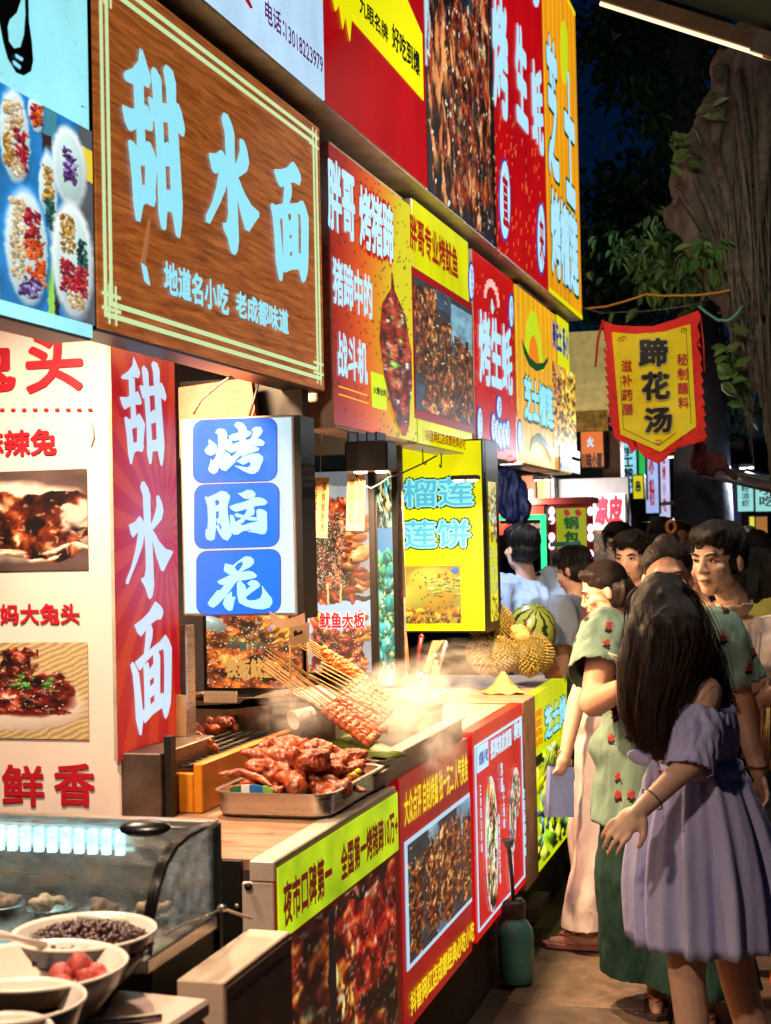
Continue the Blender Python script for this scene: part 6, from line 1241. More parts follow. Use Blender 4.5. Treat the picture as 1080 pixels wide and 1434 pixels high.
# ================================================================== HANGING FLAG
FL = Fr(atY(850, 540, 7.5).x, 7.5, .10)
S = Sign(FL, 'hanging_flag', 'yellow pennant flag with black brush characters and a red flame-edged border', 'flag', (850, 648), (985, 435))
def cloth_poly(pts, n, mat, name, cuts=4, thick=0.):
    bm = bmesh.new(); vs = [bm.verts.new((S.L(p)[0], -n, S.L(p)[1])) for p in pts]; bm.faces.new(vs); bmesh.ops.triangulate(bm, faces=bm.faces[:]); bmesh.ops.subdivide_edges(bm, edges=bm.edges[:], cuts=cuts, use_grid_fill=True)
    me = bpy.data.meshes.new(name); bm.to_mesh(me); bm.free(); return link(name, me, mat, S.root, smooth=True)
m_fr = M('flag_red', (232, 34, 16), .7, var=.12, bump=.1, bscale=200); m_fy = M('flag_yellow', (244, 226, 10), .7, var=.08, bump=.1, bscale=200)
edge = [(842, 447), (862, 455), (890, 458), (915, 458), (945, 448), (979, 434), (982, 444)]
def flames(a, b, n, out):
    pts = []
    for i in range(n):
        f0, f1, f2 = i / n, (i + .55) / n, (i + .95) / n
        lp = lambda f: (a[0] + (b[0] - a[0]) * f, a[1] + (b[1] - a[1]) * f)
        p0, p1 = lp(f0), lp(f2); q = lp(f1); pts += [(p0[0], p0[1]), (q[0] + out * .4, q[1] - 2), (p1[0] + out, p1[1] + 4), (q[0] + out * .1, q[1] + 4)]
    return pts
edge += flames((974, 452), (984, 610), 10, 7) + [(988, 618), (962, 616)] + [(960, 622), (950, 612), (946, 632), (935, 628), (922, 650), (908, 634), (902, 640), (893, 628), (885, 634), (878, 620), (866, 616), (860, 612)] + flames((858, 600), (851, 470), 10, -7)
cloth_poly(edge, .0, m_fr, 'border', 6)
cloth_poly([(857, 465), (890, 469), (930, 466), (967, 454), (975, 598), (925, 633), (869, 608)], .006, m_fy, 'field', 12)
m_fk = M('flag_black', (14, 14, 16), .6); m_frt = M('flag_red_text', (190, 40, 30), .6)
for tx, a, b in (('蹄', (892, 474), (938, 516)), ('花', (896, 520), (941, 562)), ('汤', (900, 569), (944, 608))):
    S.text(tx, a, b, M('flag_pale', (206, 200, 90), .6), bold=.075, n=.014, name='lettering_rim'); S.text(tx, (a[0] + 2, a[1] + 2), (b[0] - 2, b[1] - 2), m_fk, bold=.045, n=.017, name='lettering')
S.text('滋补药膳', (870, 504), (887, 583), m_frt, bold=.02, vertical=True, n=.014, gap=.14); S.text('秘制蘸料', (948, 495), (965, 575), m_frt, bold=.02, vertical=True, n=.014, gap=.14)
mk = MB()
for a, b in (((866, 474), (873, 600)), ((961, 462), (968, 592)), ((873, 600), (922, 624)), ((922, 624), (968, 592)), ((866, 474), (961, 462))):
    (x0, z0), (x1, z1) = S.L(a), S.L(b); mk.tube([(x0, -.0075, z0), ((x0 + x1) / 2, -.0075, (z0 + z1) / 2), (x1, -.0075, z1)], .0012, 4)
mk.build('fine_line', m_fk, S.root)
for cx, cy_ in ((872, 476), (957, 464), (922, 620)):
    q = S.L((cx, cy_)); MB().tube([(q[0] + .018 * math.cos(k_ * .7) * (1 - k_ * .08), -.008, q[1] + .018 * math.sin(k_ * .7) * (1 - k_ * .08)) for k_ in range(11)], .002, 4).build('scroll', m_frt, S.root)
def wave(o):
    v = vget(o.data); x = v[:, 0]; z = v[:, 2]; v[:, 1] += .022 * np.sin(x * 11 + z * 3) + .016 * np.sin(z * 9 - x * 5) + .012 * np.sin(x * 23 + z * 13) * (1 - z / S.h); vset(o.data, v)
for ch in list(S.root.children): wave(ch)
q = S.L((845, 448)); MB().tube([(q[0], 0, q[1]), (q[0] - .03, .0, q[1] - .1), (q[0] - .045, 0, q[1] - .24)], [.006, .008, .006], 6).build('tie', m_frt, S.root, True); q = S.L((981, 440)); MB().tube([(q[0], 0, q[1]), (q[0] + .012, 0, q[1] - .15), (q[0] + .014, 0, q[1] - .29)], .004, 6).build('tie', m_frt, S.root, True)
def rope(name, label, pts, Y, r, mat, Y1=None):
    n = len(pts); P_ = [atY(x, y, Y + ((Y1 or Y) - Y) * i / (n - 1)) for i, (x, y) in enumerate(pts)]; o = MB().tube(P_, r, 6).build(name, mat, smooth=True); tag(o, label, 'rope')
rope('flag_rope', 'yellow rope strung above the flag from the sign row to the tree', [(822, 432), (850, 429), (875, 422), (905, 412), (930, 414), (980, 413), (1010, 409), (1030, 404)], 7.6, .006, M('yellow_rope', (176, 130, 40), .7))
rope('grey_wire', 'thin grey wire sagging behind the flag top toward the tree', [(815, 430), (842, 438), (900, 436), (950, 430), (980, 424), (1030, 405)], 7.7, .004, M('grey_wire', (60, 60, 62), .6))
rope('teal_rope', 'teal rope looping from the flag corner to the tree trunk', [(978, 428), (990, 438), (1005, 448), (1020, 449), (1032, 440), (1040, 428)], 7.5, .008, M('teal_rope', (70, 140, 130), .6))
t = thing('dark_pennant', 'dark folded brown pennant hanging beside the flag tip', 'pennant', atY(985, 640, 8.0)); me = fused('cloth', [('e', (-.02, 0, .03), (.035, .02, .07)), ('e', (.03, 0, -.03), (.10, .03, .05)), ('e', (.02, 0, -.06), (.06, .03, .05)), ('c', (.1, 0, -.05), .03, (.17, 0, -.12), .012), ('c', (-.03, 0, .05), .02, (-.02, 0, .13), .01)], .01, 3); displace(me, .02, 16, 6, (2, 2, .7)); link('cloth', me, M('maroon_cloth', (70, 26, 22), .8, var=.3), t, smooth=True)

# ================================================================== BANYAN TREE on the right
m_bark = M('banyan_bark', (86, 84, 72), .9, var=.5, scale=12, bump=1.0, bscale=34, stretch=(1, 1, .35))
DT = 7.9
def tp(x, y, d=0.): return atY(x, y, DT + d)
tree = thing('banyan_tree', 'old banyan tree with a gnarled grey-brown trunk and hanging aerial roots', 'tree', (tp(1110, 1280).x, DT, 0))
base = Vector(tree.location)
def T(x, y, d=0.): return tuple(tp(x, y, d) - base)
pr = [('c', T(1230, 1300), .42, T(1190, 800), .34), ('c', T(1190, 800), .34, T(1134, 560), .24), ('c', T(1134, 560), .24, T(1086, 440), .20), ('c', T(1078, 440), .20, T(1052, 330), .27), ('c', T(1052, 330), .27, T(1050, 240), .30), ('c', T(1050, 240), .28, T(1062, 130), .20), ('c', T(1062, 130), .20, T(1080, 20), .18), ('c', T(1080, 20), .18, T(1095, -120), .22),
      ('c', T(1000, 290, -.1), .13, T(950, 303, -.1), .085), ('e', T(945, 303, -.1), (.075, .09, .065)), ('c', T(985, 230, -.05), .14, T(1010, 160, -.05), .10), ('c', T(1010, 160, -.05), .10, T(1024, 90), .08), ('c', T(975, 250, -.1), .12, T(1000, 330, -.05), .16), ('c', T(1024, 90), .09, T(1060, 60), .12), ('c', T(1000, 330, -.05), .15, T(1050, 420), .14)]
me = fused('trunk', pr, .03, 4); displace(me, .05, 3.5, 1, (1, 1, .45)); displace(me, .035, 10, 4, (1.3, 1.3, .35)); displace(me, .014, 30, 8, (1.3, 1.3, .5)); link('trunk', me, m_bark, tree, smooth=True)
R_ = random.Random(3); m_rt = M('aerial_root', (88, 84, 72), .9, var=.4, scale=20, bump=.5)
def root(pts, r, nm='aerial_root', mat=m_rt):
    P_ = [Vector(T(x, y, d)) for x, y, d in pts]; n = len(P_); MB().tube(P_, [r * (1 - .5 * i / (n - 1)) for i in range(n)], 6).build(nm, mat, tree, True)
for i in range(20):
    x0 = R_.uniform(1015, 1085); y0 = R_.uniform(90, 220); x1 = x0 + R_.uniform(-18, 55); y1 = R_.uniform(400, 680); d = R_.uniform(-.42, -.24); xm = (x0 + x1) / 2 + R_.uniform(-12, 12)
    root([(x0, y0, d + .05), (x0 + (xm - x0) * .6 + R_.uniform(-5, 5), y0 + (y1 - y0) * .3, d), (xm, y0 + (y1 - y0) * .6, d - .03), (x1, y1, d)], R_.uniform(.004, .015))
for i in range(26):
    x0 = R_.uniform(985, 1060); y0 = R_.uniform(230, 330); x1 = R_.uniform(1030, 1075); y1 = R_.uniform(400, 640); d = R_.uniform(-.36, -.22)
    root([(x0, y0, d), ((x0 + x1) / 2 + R_.uniform(-10, 4), (y0 + y1) / 2, d - .02), (x1, y1, d + .05)], R_.uniform(.004, .012))
for x0, y0, x1, y1, r in ((975, 250, 1010, 345, .02), (945, 262, 990, 330, .014), (1010, 95, 1002, 210, .05), (1030, 105, 1052, 260, .045), (1000, 205, 1030, 330, .03), (1042, 350, 1070, 440, .06), (948, 268, 944, 290, .012), (1075, 90, 1062, 330, .05)): root([(x0, y0, -.28), ((x0 + x1) / 2 + 2, (y0 + y1) / 2, -.33), (x1, y1, -.28)], r)
for i in range(30):   # wispy hair roots at the lower trunk edge
    x0 = R_.uniform(1030, 1062); y0 = R_.uniform(400, 560); root([(x0, y0, -.26), (x0 - R_.uniform(2, 14), y0 + R_.uniform(20, 45), -.32), (x0 + R_.uniform(-6, 10), y0 + R_.uniform(50, 95), -.3)], .0035)
def leaf_mesh(L_, W_):
    vs = [(0, 0, 0), (L_ * .3, W_ * .5, .01), (L_ * .7, W_ * .42, .006), (L_, 0, -.01), (L_ * .7, -W_ * .42, .006), (L_ * .3, -W_ * .5, .01), (L_ * .5, 0, -.004)]; return vs, [(0, 1, 6), (1, 2, 6), (2, 3, 6), (3, 4, 6), (4, 5, 6), (5, 0, 6)]
def scatter_leaves(mb, c, r, n, L_=(.06, .12), seed=0):
    R2 = random.Random(seed)
    for _ in range(n):
        d = Vector((R2.gauss(0, .42), R2.gauss(0, .42), R2.gauss(0, .42))); p = Vector((c[0] + d.x * r[0], c[1] + d.y * r[1], c[2] + d.z * r[2])); l = R2.uniform(*L_); vs, fs = leaf_mesh(l, l * .45)
        q = rotm(R2.uniform(-.7, .7), R2.uniform(.1, 1.3), R2.uniform(0, 6.28)); mb.add([p + q @ Vector(v) for v in vs], fs)
m_lf = M('banyan_leaf', (62, 106, 50), .45, var=.4, scale=3); m_lf2 = M('dark_leaf_far', (44, 84, 58), .5, var=.4, scale=2)
cl = MB()
for i, (x, y, d, r, n) in enumerate(((955, 330, .3, .24, 90), (990, 385, .1, .26, 130), (930, 380, .5, .3, 120), (905, 340, .9, .3, 120), (1000, 345, -.3, .12, 26), (985, 350, -.35, .10, 12))):
    scatter_leaves(cl, T(x, y, d), (r, r, r * .6), n, (.06, .12), i)
cr = cl.build('crown', m_lf, tree); tag(cr, kind='stuff')
for j, (x, y, n, sd) in enumerate(((1020, 500, 11, 5), (1010, 470, 5, 8), (1018, 530, 6, 9), (985, 150, 4, 11), (1000, 132, 3, 12), (950, 200, 6, 13), (930, 205, 4, 15))):   # sprigs springing from the trunk
    mb = MB(); R2 = random.Random(sd); a = Vector(T(x + 34, y + (60 if j < 3 else 20), -.3))
    for k_ in range(n):
        b = Vector(T(x + R2.uniform(-16, 14), y + R2.uniform(-22, 40), -.42)); l = R2.uniform(.07, .11); vs, fs = leaf_mesh(l, l * .42); q = rotm(R2.uniform(1.0, 1.8), R2.uniform(-.5, 1.0), R2.uniform(-.8, .8)); mb.add([b + q @ Vector(v) for v in vs], fs); mb.tube([a, a.lerp(b, .5) + Vector((0, 0, .02)), b], .0025, 4)
    mb.build('leafy_sprig', M('sprig_leaf', (66, 96, 44), .45, var=.3, scale=4), tree)
# --- darker tree behind
t2 = thing('street_tree', 'slim dark street tree with drooping leaves behind the banyan', 'tree', (atY(965, 500, 11.5).x, 11.5, 0)); b2 = Vector(t2.location)
def T2(x, y, d=0.): return tuple(atY(x, y, 11.5 + d) - b2)
me = fused('trunk', [('c', (0.1, 0, 0), .26, T2(975, 420), .2), ('c', T2(975, 420), .2, T2(968, 200), .17), ('c', T2(968, 200), .17, T2(955, 60), .14), ('c', T2(955, 60), .14, T2(925, -60), .12), ('c', T2(960, 90), .09, T2(1010, 0), .07)], .04, 3); link('trunk', me, M('blue_grey_bark', (62, 62, 74), .85, var=.25, bump=.4, bscale=20), t2, smooth=True)
cl = MB()
for i, (x, y, d, r, n) in enumerate(((860, 40, .5, .55, 300), (900, 60, .2, .55, 360), (940, 20, 0, .6, 320), (890, 110, .2, .4, 200), (925, 130, -.2, .35, 150), (860, 250, 1.2, .4, 130), (900, 280, .6, .5, 330), (870, 320, .6, .5, 330), (925, 240, .4, .4, 200), (850, 390, 1.2, .5, 330), (905, 400, .8, .5, 360), (880, 430, 1.0, .4, 200), (1010, 60, .5, .5, 260), (985, 500, 1.0, .5, 150), (1000, 560, 1.2, .5, 150), (935, 170, .0, .3, 120))):
    scatter_leaves(cl, T2(x, y, d), (r, r, r * .7), n, (.09, .17), 50 + i)
tag(cl.build('crown', m_lf2, t2), kind='stuff')

# ================================================================== AWNING with LED tube, upper right
a, b = atD(846, -8, 5.2), atD(1074, 64, 5.0); aw = thing('green_awning', 'dark green awning with a wooden front beam carrying a lit LED tube', 'awning', (0, 0, 0))
d = (b - a).normalized(); up = (ZU - d * d.z).normalized(); bk = d.cross(up)
def bar(a, b, w_, h, name, mat, parent, off=(0, 0)):
    d = (b - a).normalized(); u = (ZU - d * d.z).normalized(); s_ = d.cross(u); o_ = s_ * off[0] + u * off[1]; vs = [p + o_ + s_ * sx * w_ / 2 + u * sz * h / 2 for p in (a, b) for sx, sz in ((-1, -1), (1, -1), (1, 1), (-1, 1))]
    return MB().add(vs, [(0, 1, 2, 3), (7, 6, 5, 4), (0, 4, 5, 1), (1, 5, 6, 2), (2, 6, 7, 3), (3, 7, 4, 0)]).build(name, mat, parent)
bar(a, b, .05, .055, 'beam', M('raw_beam', (150, 110, 62), .7, var=.25, scale=8), aw, (0, .0)); bar(a, b, .016, .011, 'led_tube', M('awning_led', (255, 232, 196), .3, var=0, emit=1.2), aw, (.0, -.034)); bar(a + (b - a) * .93, b + d * .03, .06, .075, 'end_bracket', M('aged_plastic', (150, 124, 92), .5), aw, (0, .002))
sh = [a - d * .6 + up * .05, b + d * 1.2 + up * .05, b + d * 1.2 + bk * 1.2 + up * .35, a - d * .6 + bk * 1.2 + up * .35]
if (sh[2] - CP).dot(CF) > (sh[1] - CP).dot(CF): sh = [sh[0], sh[1], sh[1] - bk * 1.2 + up * .3, sh[0] - bk * 1.2 + up * .3]
MB().add(sh + [p + ZU * .012 for p in sh], [(0, 1, 2, 3), (7, 6, 5, 4), (0, 4, 5, 1), (1, 5, 6, 2), (2, 6, 7, 3), (3, 7, 4, 0)]).build('canopy', M('green_tarp', (32, 66, 54), .55, var=.2), aw)
bar(b, b + d * .5, .03, .03, 'metal_arm', M('copper_arm', (120, 60, 44), .4, .6), aw, (0, .0))

la = bpy.data.lights.new('awning_light', 'AREA'); la.shape = 'RECTANGLE'; la.size = (b - a).length; la.size_y = .02; la.energy = 38; la.color = s2l((255, 236, 214)); la.spread = math.radians(180)
lo = bpy.data.objects.new('light', la); COL.objects.link(lo); lo.parent = aw; mid = (a + b) / 2 - up * .05; zax = Vector((-.1, -.5, .9)); zax = (zax - d * zax.dot(d)).normalized()
lo.matrix_world = Matrix(((d.x, (zax.cross(d)).x, zax.x, mid.x), (d.y, (zax.cross(d)).y, zax.y, mid.y), (d.z, (zax.cross(d)).z, zax.z, mid.z), (0, 0, 0, 1)))
# lamps added to brighten the dark stalls and crowd further down the lane
for i, (x, y, Y, wt, c, lab) in enumerate(((722, 700, 9.0, 34, (255, 226, 190), 'small added black lamp glowing over the food cart'), (760, 672, 9.5, 45, (255, 226, 196), 'small added black lamp beyond the sign row over the food banner'), (1046, 655, 11.6, 150, (226, 240, 255), 'small added black lamp under the lean-to awning by the menu lightboxes'), (935, 640, 13.2, 90, (240, 236, 230), 'small added black lamp over the lane beside the dim kiosk'))):
    led_lamp('added_lane_lamp', lab, atY(x, y, Y), wt, c, .14, (.06, .04, .03), aim=(.1, .7 if i < 2 else -.4, -1), group='added lamps down the lane')

# ================================================================== PEOPLE
m_skin = M('skin', (224, 180, 154), .5, var=.08, scale=12, sss=.12, bump=.03, bscale=300); m_skin2 = M('skin_warm', (212, 164, 136), .5, var=.08, scale=12, sss=.12, bump=.03, bscale=300)
def hairmat(name, c):
    return M(name, c, .38, var=.5, scale=40, stretch=(9, 9, .7), bump=.5, bscale=90, spec=.35)
m_hair = hairmat('black_hair', (20, 15, 14)); m_hairb = hairmat('brown_hair', (36, 22, 18))
m_lip = M('lips', (172, 92, 84), .4, var=.05); m_eye = M('eye_white', (214, 206, 198), .3, var=.02); m_iris = M('iris', (18, 12, 10), .15, var=0)
def hmat(c, yaw, pitch, s=1., roll=0.):
    return Matrix.Translation(Vector(c)) @ (Matrix.Rotation(yaw, 4, 'Z') @ Matrix.Rotation(pitch, 4, 'X') @ Matrix.Rotation(roll, 4, 'Y')) @ Matrix.Scale(s, 4)
HEAD = [('e', (0, .012, .035), (.076, .094, .085)), ('e', (0, -.028, -.03), (.060, .060, .084)), ('e', (0, -.056, -.090), (.032, .028, .024)), ('e', (.034, -.018, -.066), (.026, .042, .034)), ('e', (-.034, -.018, -.066), (.026, .042, .034)),
        ('e', (.040, -.062, -.022), (.024, .020, .020)), ('e', (-.040, -.062, -.022), (.024, .020, .020)), ('c', (-.034, -.079, .024), .011, (.034, -.079, .024), .011), ('c', (0, -.084, .014), .008, (0, -.103, -.028), .0115), ('e', (.011, -.094, -.033), (.009, .010, .008)), ('e', (-.011, -.094, -.033), (.009, .010, .008)),
        ('e', (0, -.087, -.056), (.021, .009, .007)), ('e', (0, -.084, -.068), (.018, .010, .008)), ('e', (.077, .012, -.012), (.009, .018, .030)), ('e', (-.077, .012, -.012), (.009, .018, .030))]
def xf(prims, Mx):
    out = []; R3 = Mx.to_3x3(); s = Mx.median_scale
    Rn = R3 @ Matrix.Scale(1 / s, 3) if False else Matrix([[v / s for v in row] for row in R3])
    for p in prims:
        if p[0] == 'c': out.append(('c', Mx @ Vector(p[1]), p[2] * s, Mx @ Vector(p[3]), p[4] * s))
        else: out.append(('e', Mx @ Vector(p[1]), tuple(v * s for v in p[2]), Rn @ (p[3] if len(p) > 3 else Matrix.Identity(3))))
    return out
def hand(w_, d, n, side, curl=.5, s=1.):
    """palm, four unequal bent fingers and a thumb that leaves the side of the palm; side=+1/-1 says on which side"""
    w_ = Vector(w_); d = Vector(d).normalized(); n = Vector(n); n = (n - d * n.dot(d)).normalized(); a = d.cross(n) * side; out = []
    R3 = Matrix((a, n, d)).transposed(); out.append(('e', w_ + d * .045 * s, (.040 * s, .016 * s, .05 * s), R3)); out.append(('c', w_, .024 * s, w_ + d * .03 * s, .024 * s))
    for k_, (o_, L_) in enumerate(((-.033, .85), (-.011, 1.0), (.012, .94), (.034, .76))):
        p = w_ + d * (.085 - .004 * abs(k_ - 1.3)) * s + a * o_ * s; ang = 0.
        for j, l in enumerate((.036, .025, .020)):
            ang += curl * (.7 if j == 0 else 1.) * (1 + .1 * k_); q = p + (d * math.cos(ang) + n * math.sin(ang)) * l * L_ * s; out.append(('c', p, (.0082 - .0008 * j) * s, q, (.0076 - .0008 * j) * s)); p = q
    p = w_ + d * .022 * s - a * .03 * s; q = p + (d * .7 - a * .6 + n * .3).normalized() * .04 * s; out.append(('c', p, .013 * s, q, .011 * s)); out.append(('c', q, .011 * s, q + (d * .85 - a * .2 + n * .45).normalized() * .032 * s, .0085 * s)); return out
def smooth01(x): return x * x * (3 - 2 * x)
class Person:
    def __init__(s, label, loc, face, H=1.7, wide=1., skin=None, name='person', group=None):
        """loc: ground point; face: world direction the chest faces; joints live in a frame that faces -y"""
        s.rz = math.atan2(face[0], -face[1]); s.root = thing(name, label, 'person', (loc[0], loc[1], 0.004), s.rz, group)
        s.inv = (Matrix.Translation((loc[0], loc[1], .004)) @ Matrix.Rotation(s.rz, 4, 'Z')).inverted(); s.k = H / 1.7; k = s.k; s.skin = skin or m_skin; s.wd = wide
        J = dict(pel=(0, .01, .95), waist=(0, 0, 1.07), chest=(0, 0, 1.27), neck=(0, .012, 1.45), head=(0, -.012, 1.585), shR=(-.165 * wide, .01, 1.385), shL=(.165 * wide, .01, 1.385), elR=(-.205 * wide, .03, 1.11), elL=(.205 * wide, .03, 1.11), wrR=(-.215 * wide, -.03, .87), wrL=(.215 * wide, -.03, .87), hipR=(-.085, 0, .90), hipL=(.085, 0, .90), knR=(-.09, -.015, .48), knL=(.09, -.015, .48), anR=(-.095, .02, .075), anL=(.095, .02, .075))
        s.J = {n: Vector(v) * k for n, v in J.items()}; s.yaw = 0.; s.pitch = 0.; s.roll = 0.; s.hs = 1.0
    def w(s, n, p): s.J[n] = s.inv @ Vector(p)
    def head_m(s): return hmat(s.J['head'], s.yaw, s.pitch, s.k * s.hs, s.roll)
    def body(s, voxel, hands=True, curl=(.5, .5), bare=True, hn=None):
        J = s.J; k = s.k; w_ = s.wd; P = []
        P += [('e', J['chest'], (.150 * k * w_, .10 * k * w_, .155 * k)), ('e', J['waist'], (.128 * k * w_, .092 * k * w_, .14 * k)), ('e', J['pel'], (.155 * k * w_, .108 * k * w_, .12 * k)), ('c', J['shR'], .056 * k, J['shL'], .056 * k), ('c', J['neck'], .055 * k, J['head'] + Vector((0, .012, -.06)) * k, .048 * k)]
        for q in 'RL':
            P += [('c', J['sh' + q], .052 * k * w_, J['el' + q], .040 * k * w_), ('c', J['el' + q], .041 * k * w_, J['wr' + q], .027 * k * (w_ * .5 + .5)), ('c', J['hip' + q], .082 * k * w_, J['kn' + q], .055 * k), ('c', J['kn' + q], .054 * k, J['kn' + q].lerp(J['an' + q], .35) + Vector((0, .018 * k, 0)), .052 * k), ('c', J['kn' + q].lerp(J['an' + q], .35) + Vector((0, .018 * k, 0)), .050 * k, J['an' + q], .034 * k)]
            f = J['an' + q]; P += [('c', f + Vector((0, .03, -.035)) * k, .034 * k, f + Vector((0, -.09, -.048)) * k, .026 * k), ('c', f + Vector((0, -.09, -.048)) * k, .028 * k, f + Vector((0, -.15, -.056)) * k, .019 * k)]
            if hands:
                d = J['wr' + q] - J['el' + q]; n = (hn or {}).get(q, Vector((0, -1, 0))); P += hand(J['wr' + q], d, n, 1 if q == 'R' else -1, curl[0 if q == 'R' else 1], k)
        P += xf(HEAD, s.head_m()); me = fused('body', P, voxel, 4, .5); s.bodyo = link('body', me, s.skin, s.root, smooth=True); return s
    def face(s, brow=1., lips=True):
        def put(nm, mb, mat, parent=None): o = mb.build(nm, mat, s.root, True); o.matrix_local = s.head_m(); return o
        for e in (-1, 1):
            put('eye', MB().ell((e * .031, -.0775, .003), (.0135, .008, .0050), rotm(0, e * .1, 0)), m_eye); put('iris', MB().ell((e * .030, -.0825, .003), (.0055, .004, .0052)), m_iris)
            put('eyelid', MB().tube([(e * .016, -.083, .002), (e * .024, -.0868, .0075), (e * .034, -.0862, .0085), (e * .046, -.0775, .004)], [.0012, .0022, .0024, .0012], 6), m_iris)
            put('eyebrow', MB().tube([(e * .013, -.091, .0195), (e * .028, -.0905, .0255), (e * .040, -.084, .0255), (e * .052, -.073, .0195)], [.0022, .0032 * brow, .003 * brow, .0012], 6), m_hair)
        if lips: put('lips', MB().tube([(-.021, -.087, -.062), (-.010, -.0945, -.0595), (0, -.0955, -.061), (.010, -.0945, -.0595), (.021, -.087, -.062)], [.0015, .0042, .0045, .0042, .0015], 8), m_lip)
    def cap(s, kind='short', mat=None, seed=0, voxel=.006, extra=None):
        pr = [('e', (0, .014, .045), (.086, .102, .086)), ('e', (0, .03, -.01), (.082, .088, .07))] if kind == 'short' else [('e', (0, .013, .040), (.0815, .0985, .0865)), ('e', (0, .026, -.01), (.080, .082, .068))]
        if kind == 'short': pr += [('e', (0, -.015, .082), (.07, .085, .048)), ('e', (.028, -.05, .088), (.036, .045, .03)), ('e', (-.028, -.05, .088), (.036, .045, .03))]
        me = fused('hair', pr, voxel, 3)
        if kind == 'short': kp = lambda p: p.z > (.052 + .012 * math.sin(p.x * 90) if p.y < -.055 else (-.03 if p.y < .0 and abs(p.x) > .06 and p.y > -.03 else (.02 if p.y < -.01 else -.075)))
        elif kind == 'back': kp = lambda p: p.z > (.076 - abs(p.x) * .25 - max(0, p.y + .075) * .8 + .005 * math.sin(p.x * 130 + p.y * 170) if p.y < .012 else max(-.088, .0 - (p.y - .012) * 5))
        else: kp = lambda p: p.z > (.055 if p.y < -.06 and abs(p.x) < .05 else -.10)
        cut(me, kp)
        if kind == 'back':      # the hairline sinks into the scalp instead of ending as a step
            v = vget(me); zl = np.where(v[:, 1] < .012, .076 - np.abs(v[:, 0]) * .25 - np.maximum(0, v[:, 1] + .075) * .8, np.maximum(-.088, -(v[:, 1] - .012) * 5)); t_ = np.clip((v[:, 2] - zl) / .034, 0, 1); c0 = np.array((0, .013, .02)); vset(me, c0 + (v - c0) * (.93 + .07 * t_ * (2 - t_))[:, None])
        displace(me, .0035, 45, seed, (1, 1, .6)); displace(me, .0016, 160, seed + 3, (1, 1, .4))
        o = link('hair', me, mat or m_hair, s.root, smooth=True); o.matrix_local = s.head_m(); sm = o.modifiers.new('t', 'SOLIDIFY'); sm.thickness = .006; sm.offset = -1
        st = MB(); R_ = random.Random(seed); cc = Vector((0, .014, .045)); rr_ = Vector((.088, .104, .089)) if kind == 'short' else Vector((.0835, .1005, .086)); ns = extra or 260
        def on(d, k_): return cc + Vector((d.x * rr_.x, d.y * rr_.y, d.z * rr_.z)) * k_
        def arc(d0, d1, k0, k1, n=7):
            om = max(1e-3, d0.angle(d1)); return [on((d0 * math.sin((1 - t_) * om) + d1 * math.sin(t_ * om)) / math.sin(om), k0 + (k1 - k0) * t_ + .015 * math.sin(t_ * 3.1)) for t_ in np.linspace(0, 1, n)]
        for i in range(ns):
            a = R_.uniform(-1, 1)
            if kind == 'short':      # from the whorl down and forward
                az = R_.uniform(0, 6.283); fr_ = math.cos(az - math.pi * 1.5); e = R_.uniform(.05, .75) if fr_ > .2 else R_.uniform(-.75, .6); d1 = Vector((math.cos(az) * math.cos(e), math.sin(az) * math.cos(e), math.sin(e))); d0 = (Vector((R_.uniform(-.2, .2), .35, .93)) + d1 * R_.uniform(.2, 1.2)).normalized()
                P_ = arc(d0, d1, 1.0, R_.uniform(1.0, 1.07), 5)
            else:                    # combed from the hairline to the back of the head
                az = a * 1.75 - math.pi / 2; e = .46 - .75 * abs(a) ** 1.5 + R_.uniform(-.08, .16); d0 = Vector((math.cos(az) * math.cos(e), math.sin(az) * math.cos(e), math.sin(e))); d1 = Vector((R_.uniform(-.25, .25), .95, R_.uniform(-.35, .35))).normalized(); P_ = arc(d0, d1, R_.uniform(.955, .99), R_.uniform(1.0, 1.05), 9)
            n_ = len(P_); st.tube(P_, [.0007 + .0011 * math.sin(math.pi * j / (n_ - 1)) for j in range(n_)], 3, cap=False)
        if kind == 'short':
            for i in range(90):
                x = R_.uniform(-.066, .066); p = Vector((x, -.078 + abs(x) * .3, .10 - abs(x) * .25)); st.tube([p, p + Vector((R_.uniform(-.005, .005), -.012, -.018)), p + Vector((R_.uniform(-.008, .008), -.010, -.030 - R_.uniform(0, .016)))], [.0024, .002, .0004], 3, cap=False)
        o2 = st.build('hair_strands', mat or m_hair, s.root, True); o2.matrix_local = s.head_m(); tag(o2, kind='stuff')
        return o
    def top(s, mat, name='shirt', hem=.88, sleeve=.55, loose=.022, neck_r=.085, voxel=.011, folds=.010, seed=0, sleeves=True, flare=0.):
        """shirt that follows torso and upper arms, cut clean at neck, cuffs and hem"""
        J = s.J; k = s.k; w_ = s.wd; L_ = loose; P = []
        P += [('e', J['chest'], (.150 * k * w_ + L_, .10 * k * w_ + L_, .165 * k)), ('e', J['waist'], (.140 * k * w_ + L_, .098 * k * w_ + L_, .17 * k)), ('e', J['pel'] + Vector((0, 0, -.02)), (.155 * k * w_ + L_ + flare, .110 * k * w_ + L_ + flare, .15 * k)), ('c', J['shR'], .054 * k + L_ * .6, J['shL'], .054 * k + L_ * .6), ('c', J['neck'], .062 * k + L_ * .3, J['neck'] + Vector((0, 0, .05)), .06 * k)]
        if hem < .8: P += [('c', J['pel'], .13 * k * w_ + L_ + flare, J['pel'] + Vector((0, 0, (hem - .95) * k - .08)), .15 * k * w_ + L_ + flare * 1.6)]
        cuts = []
        if sleeves:
            for q in 'RL':
                a, b = J['sh' + q], J['el' + q]; e = a.lerp(b, sleeve + .18); P.append(('c', a, .056 * k * w_ + L_ * .9, e, .050 * k * w_ + L_ * 1.5)); cuts.append((a, (b - a).normalized(), (b - a).length * sleeve, a.x))
        me = fused('cloth', P, voxel, 5)
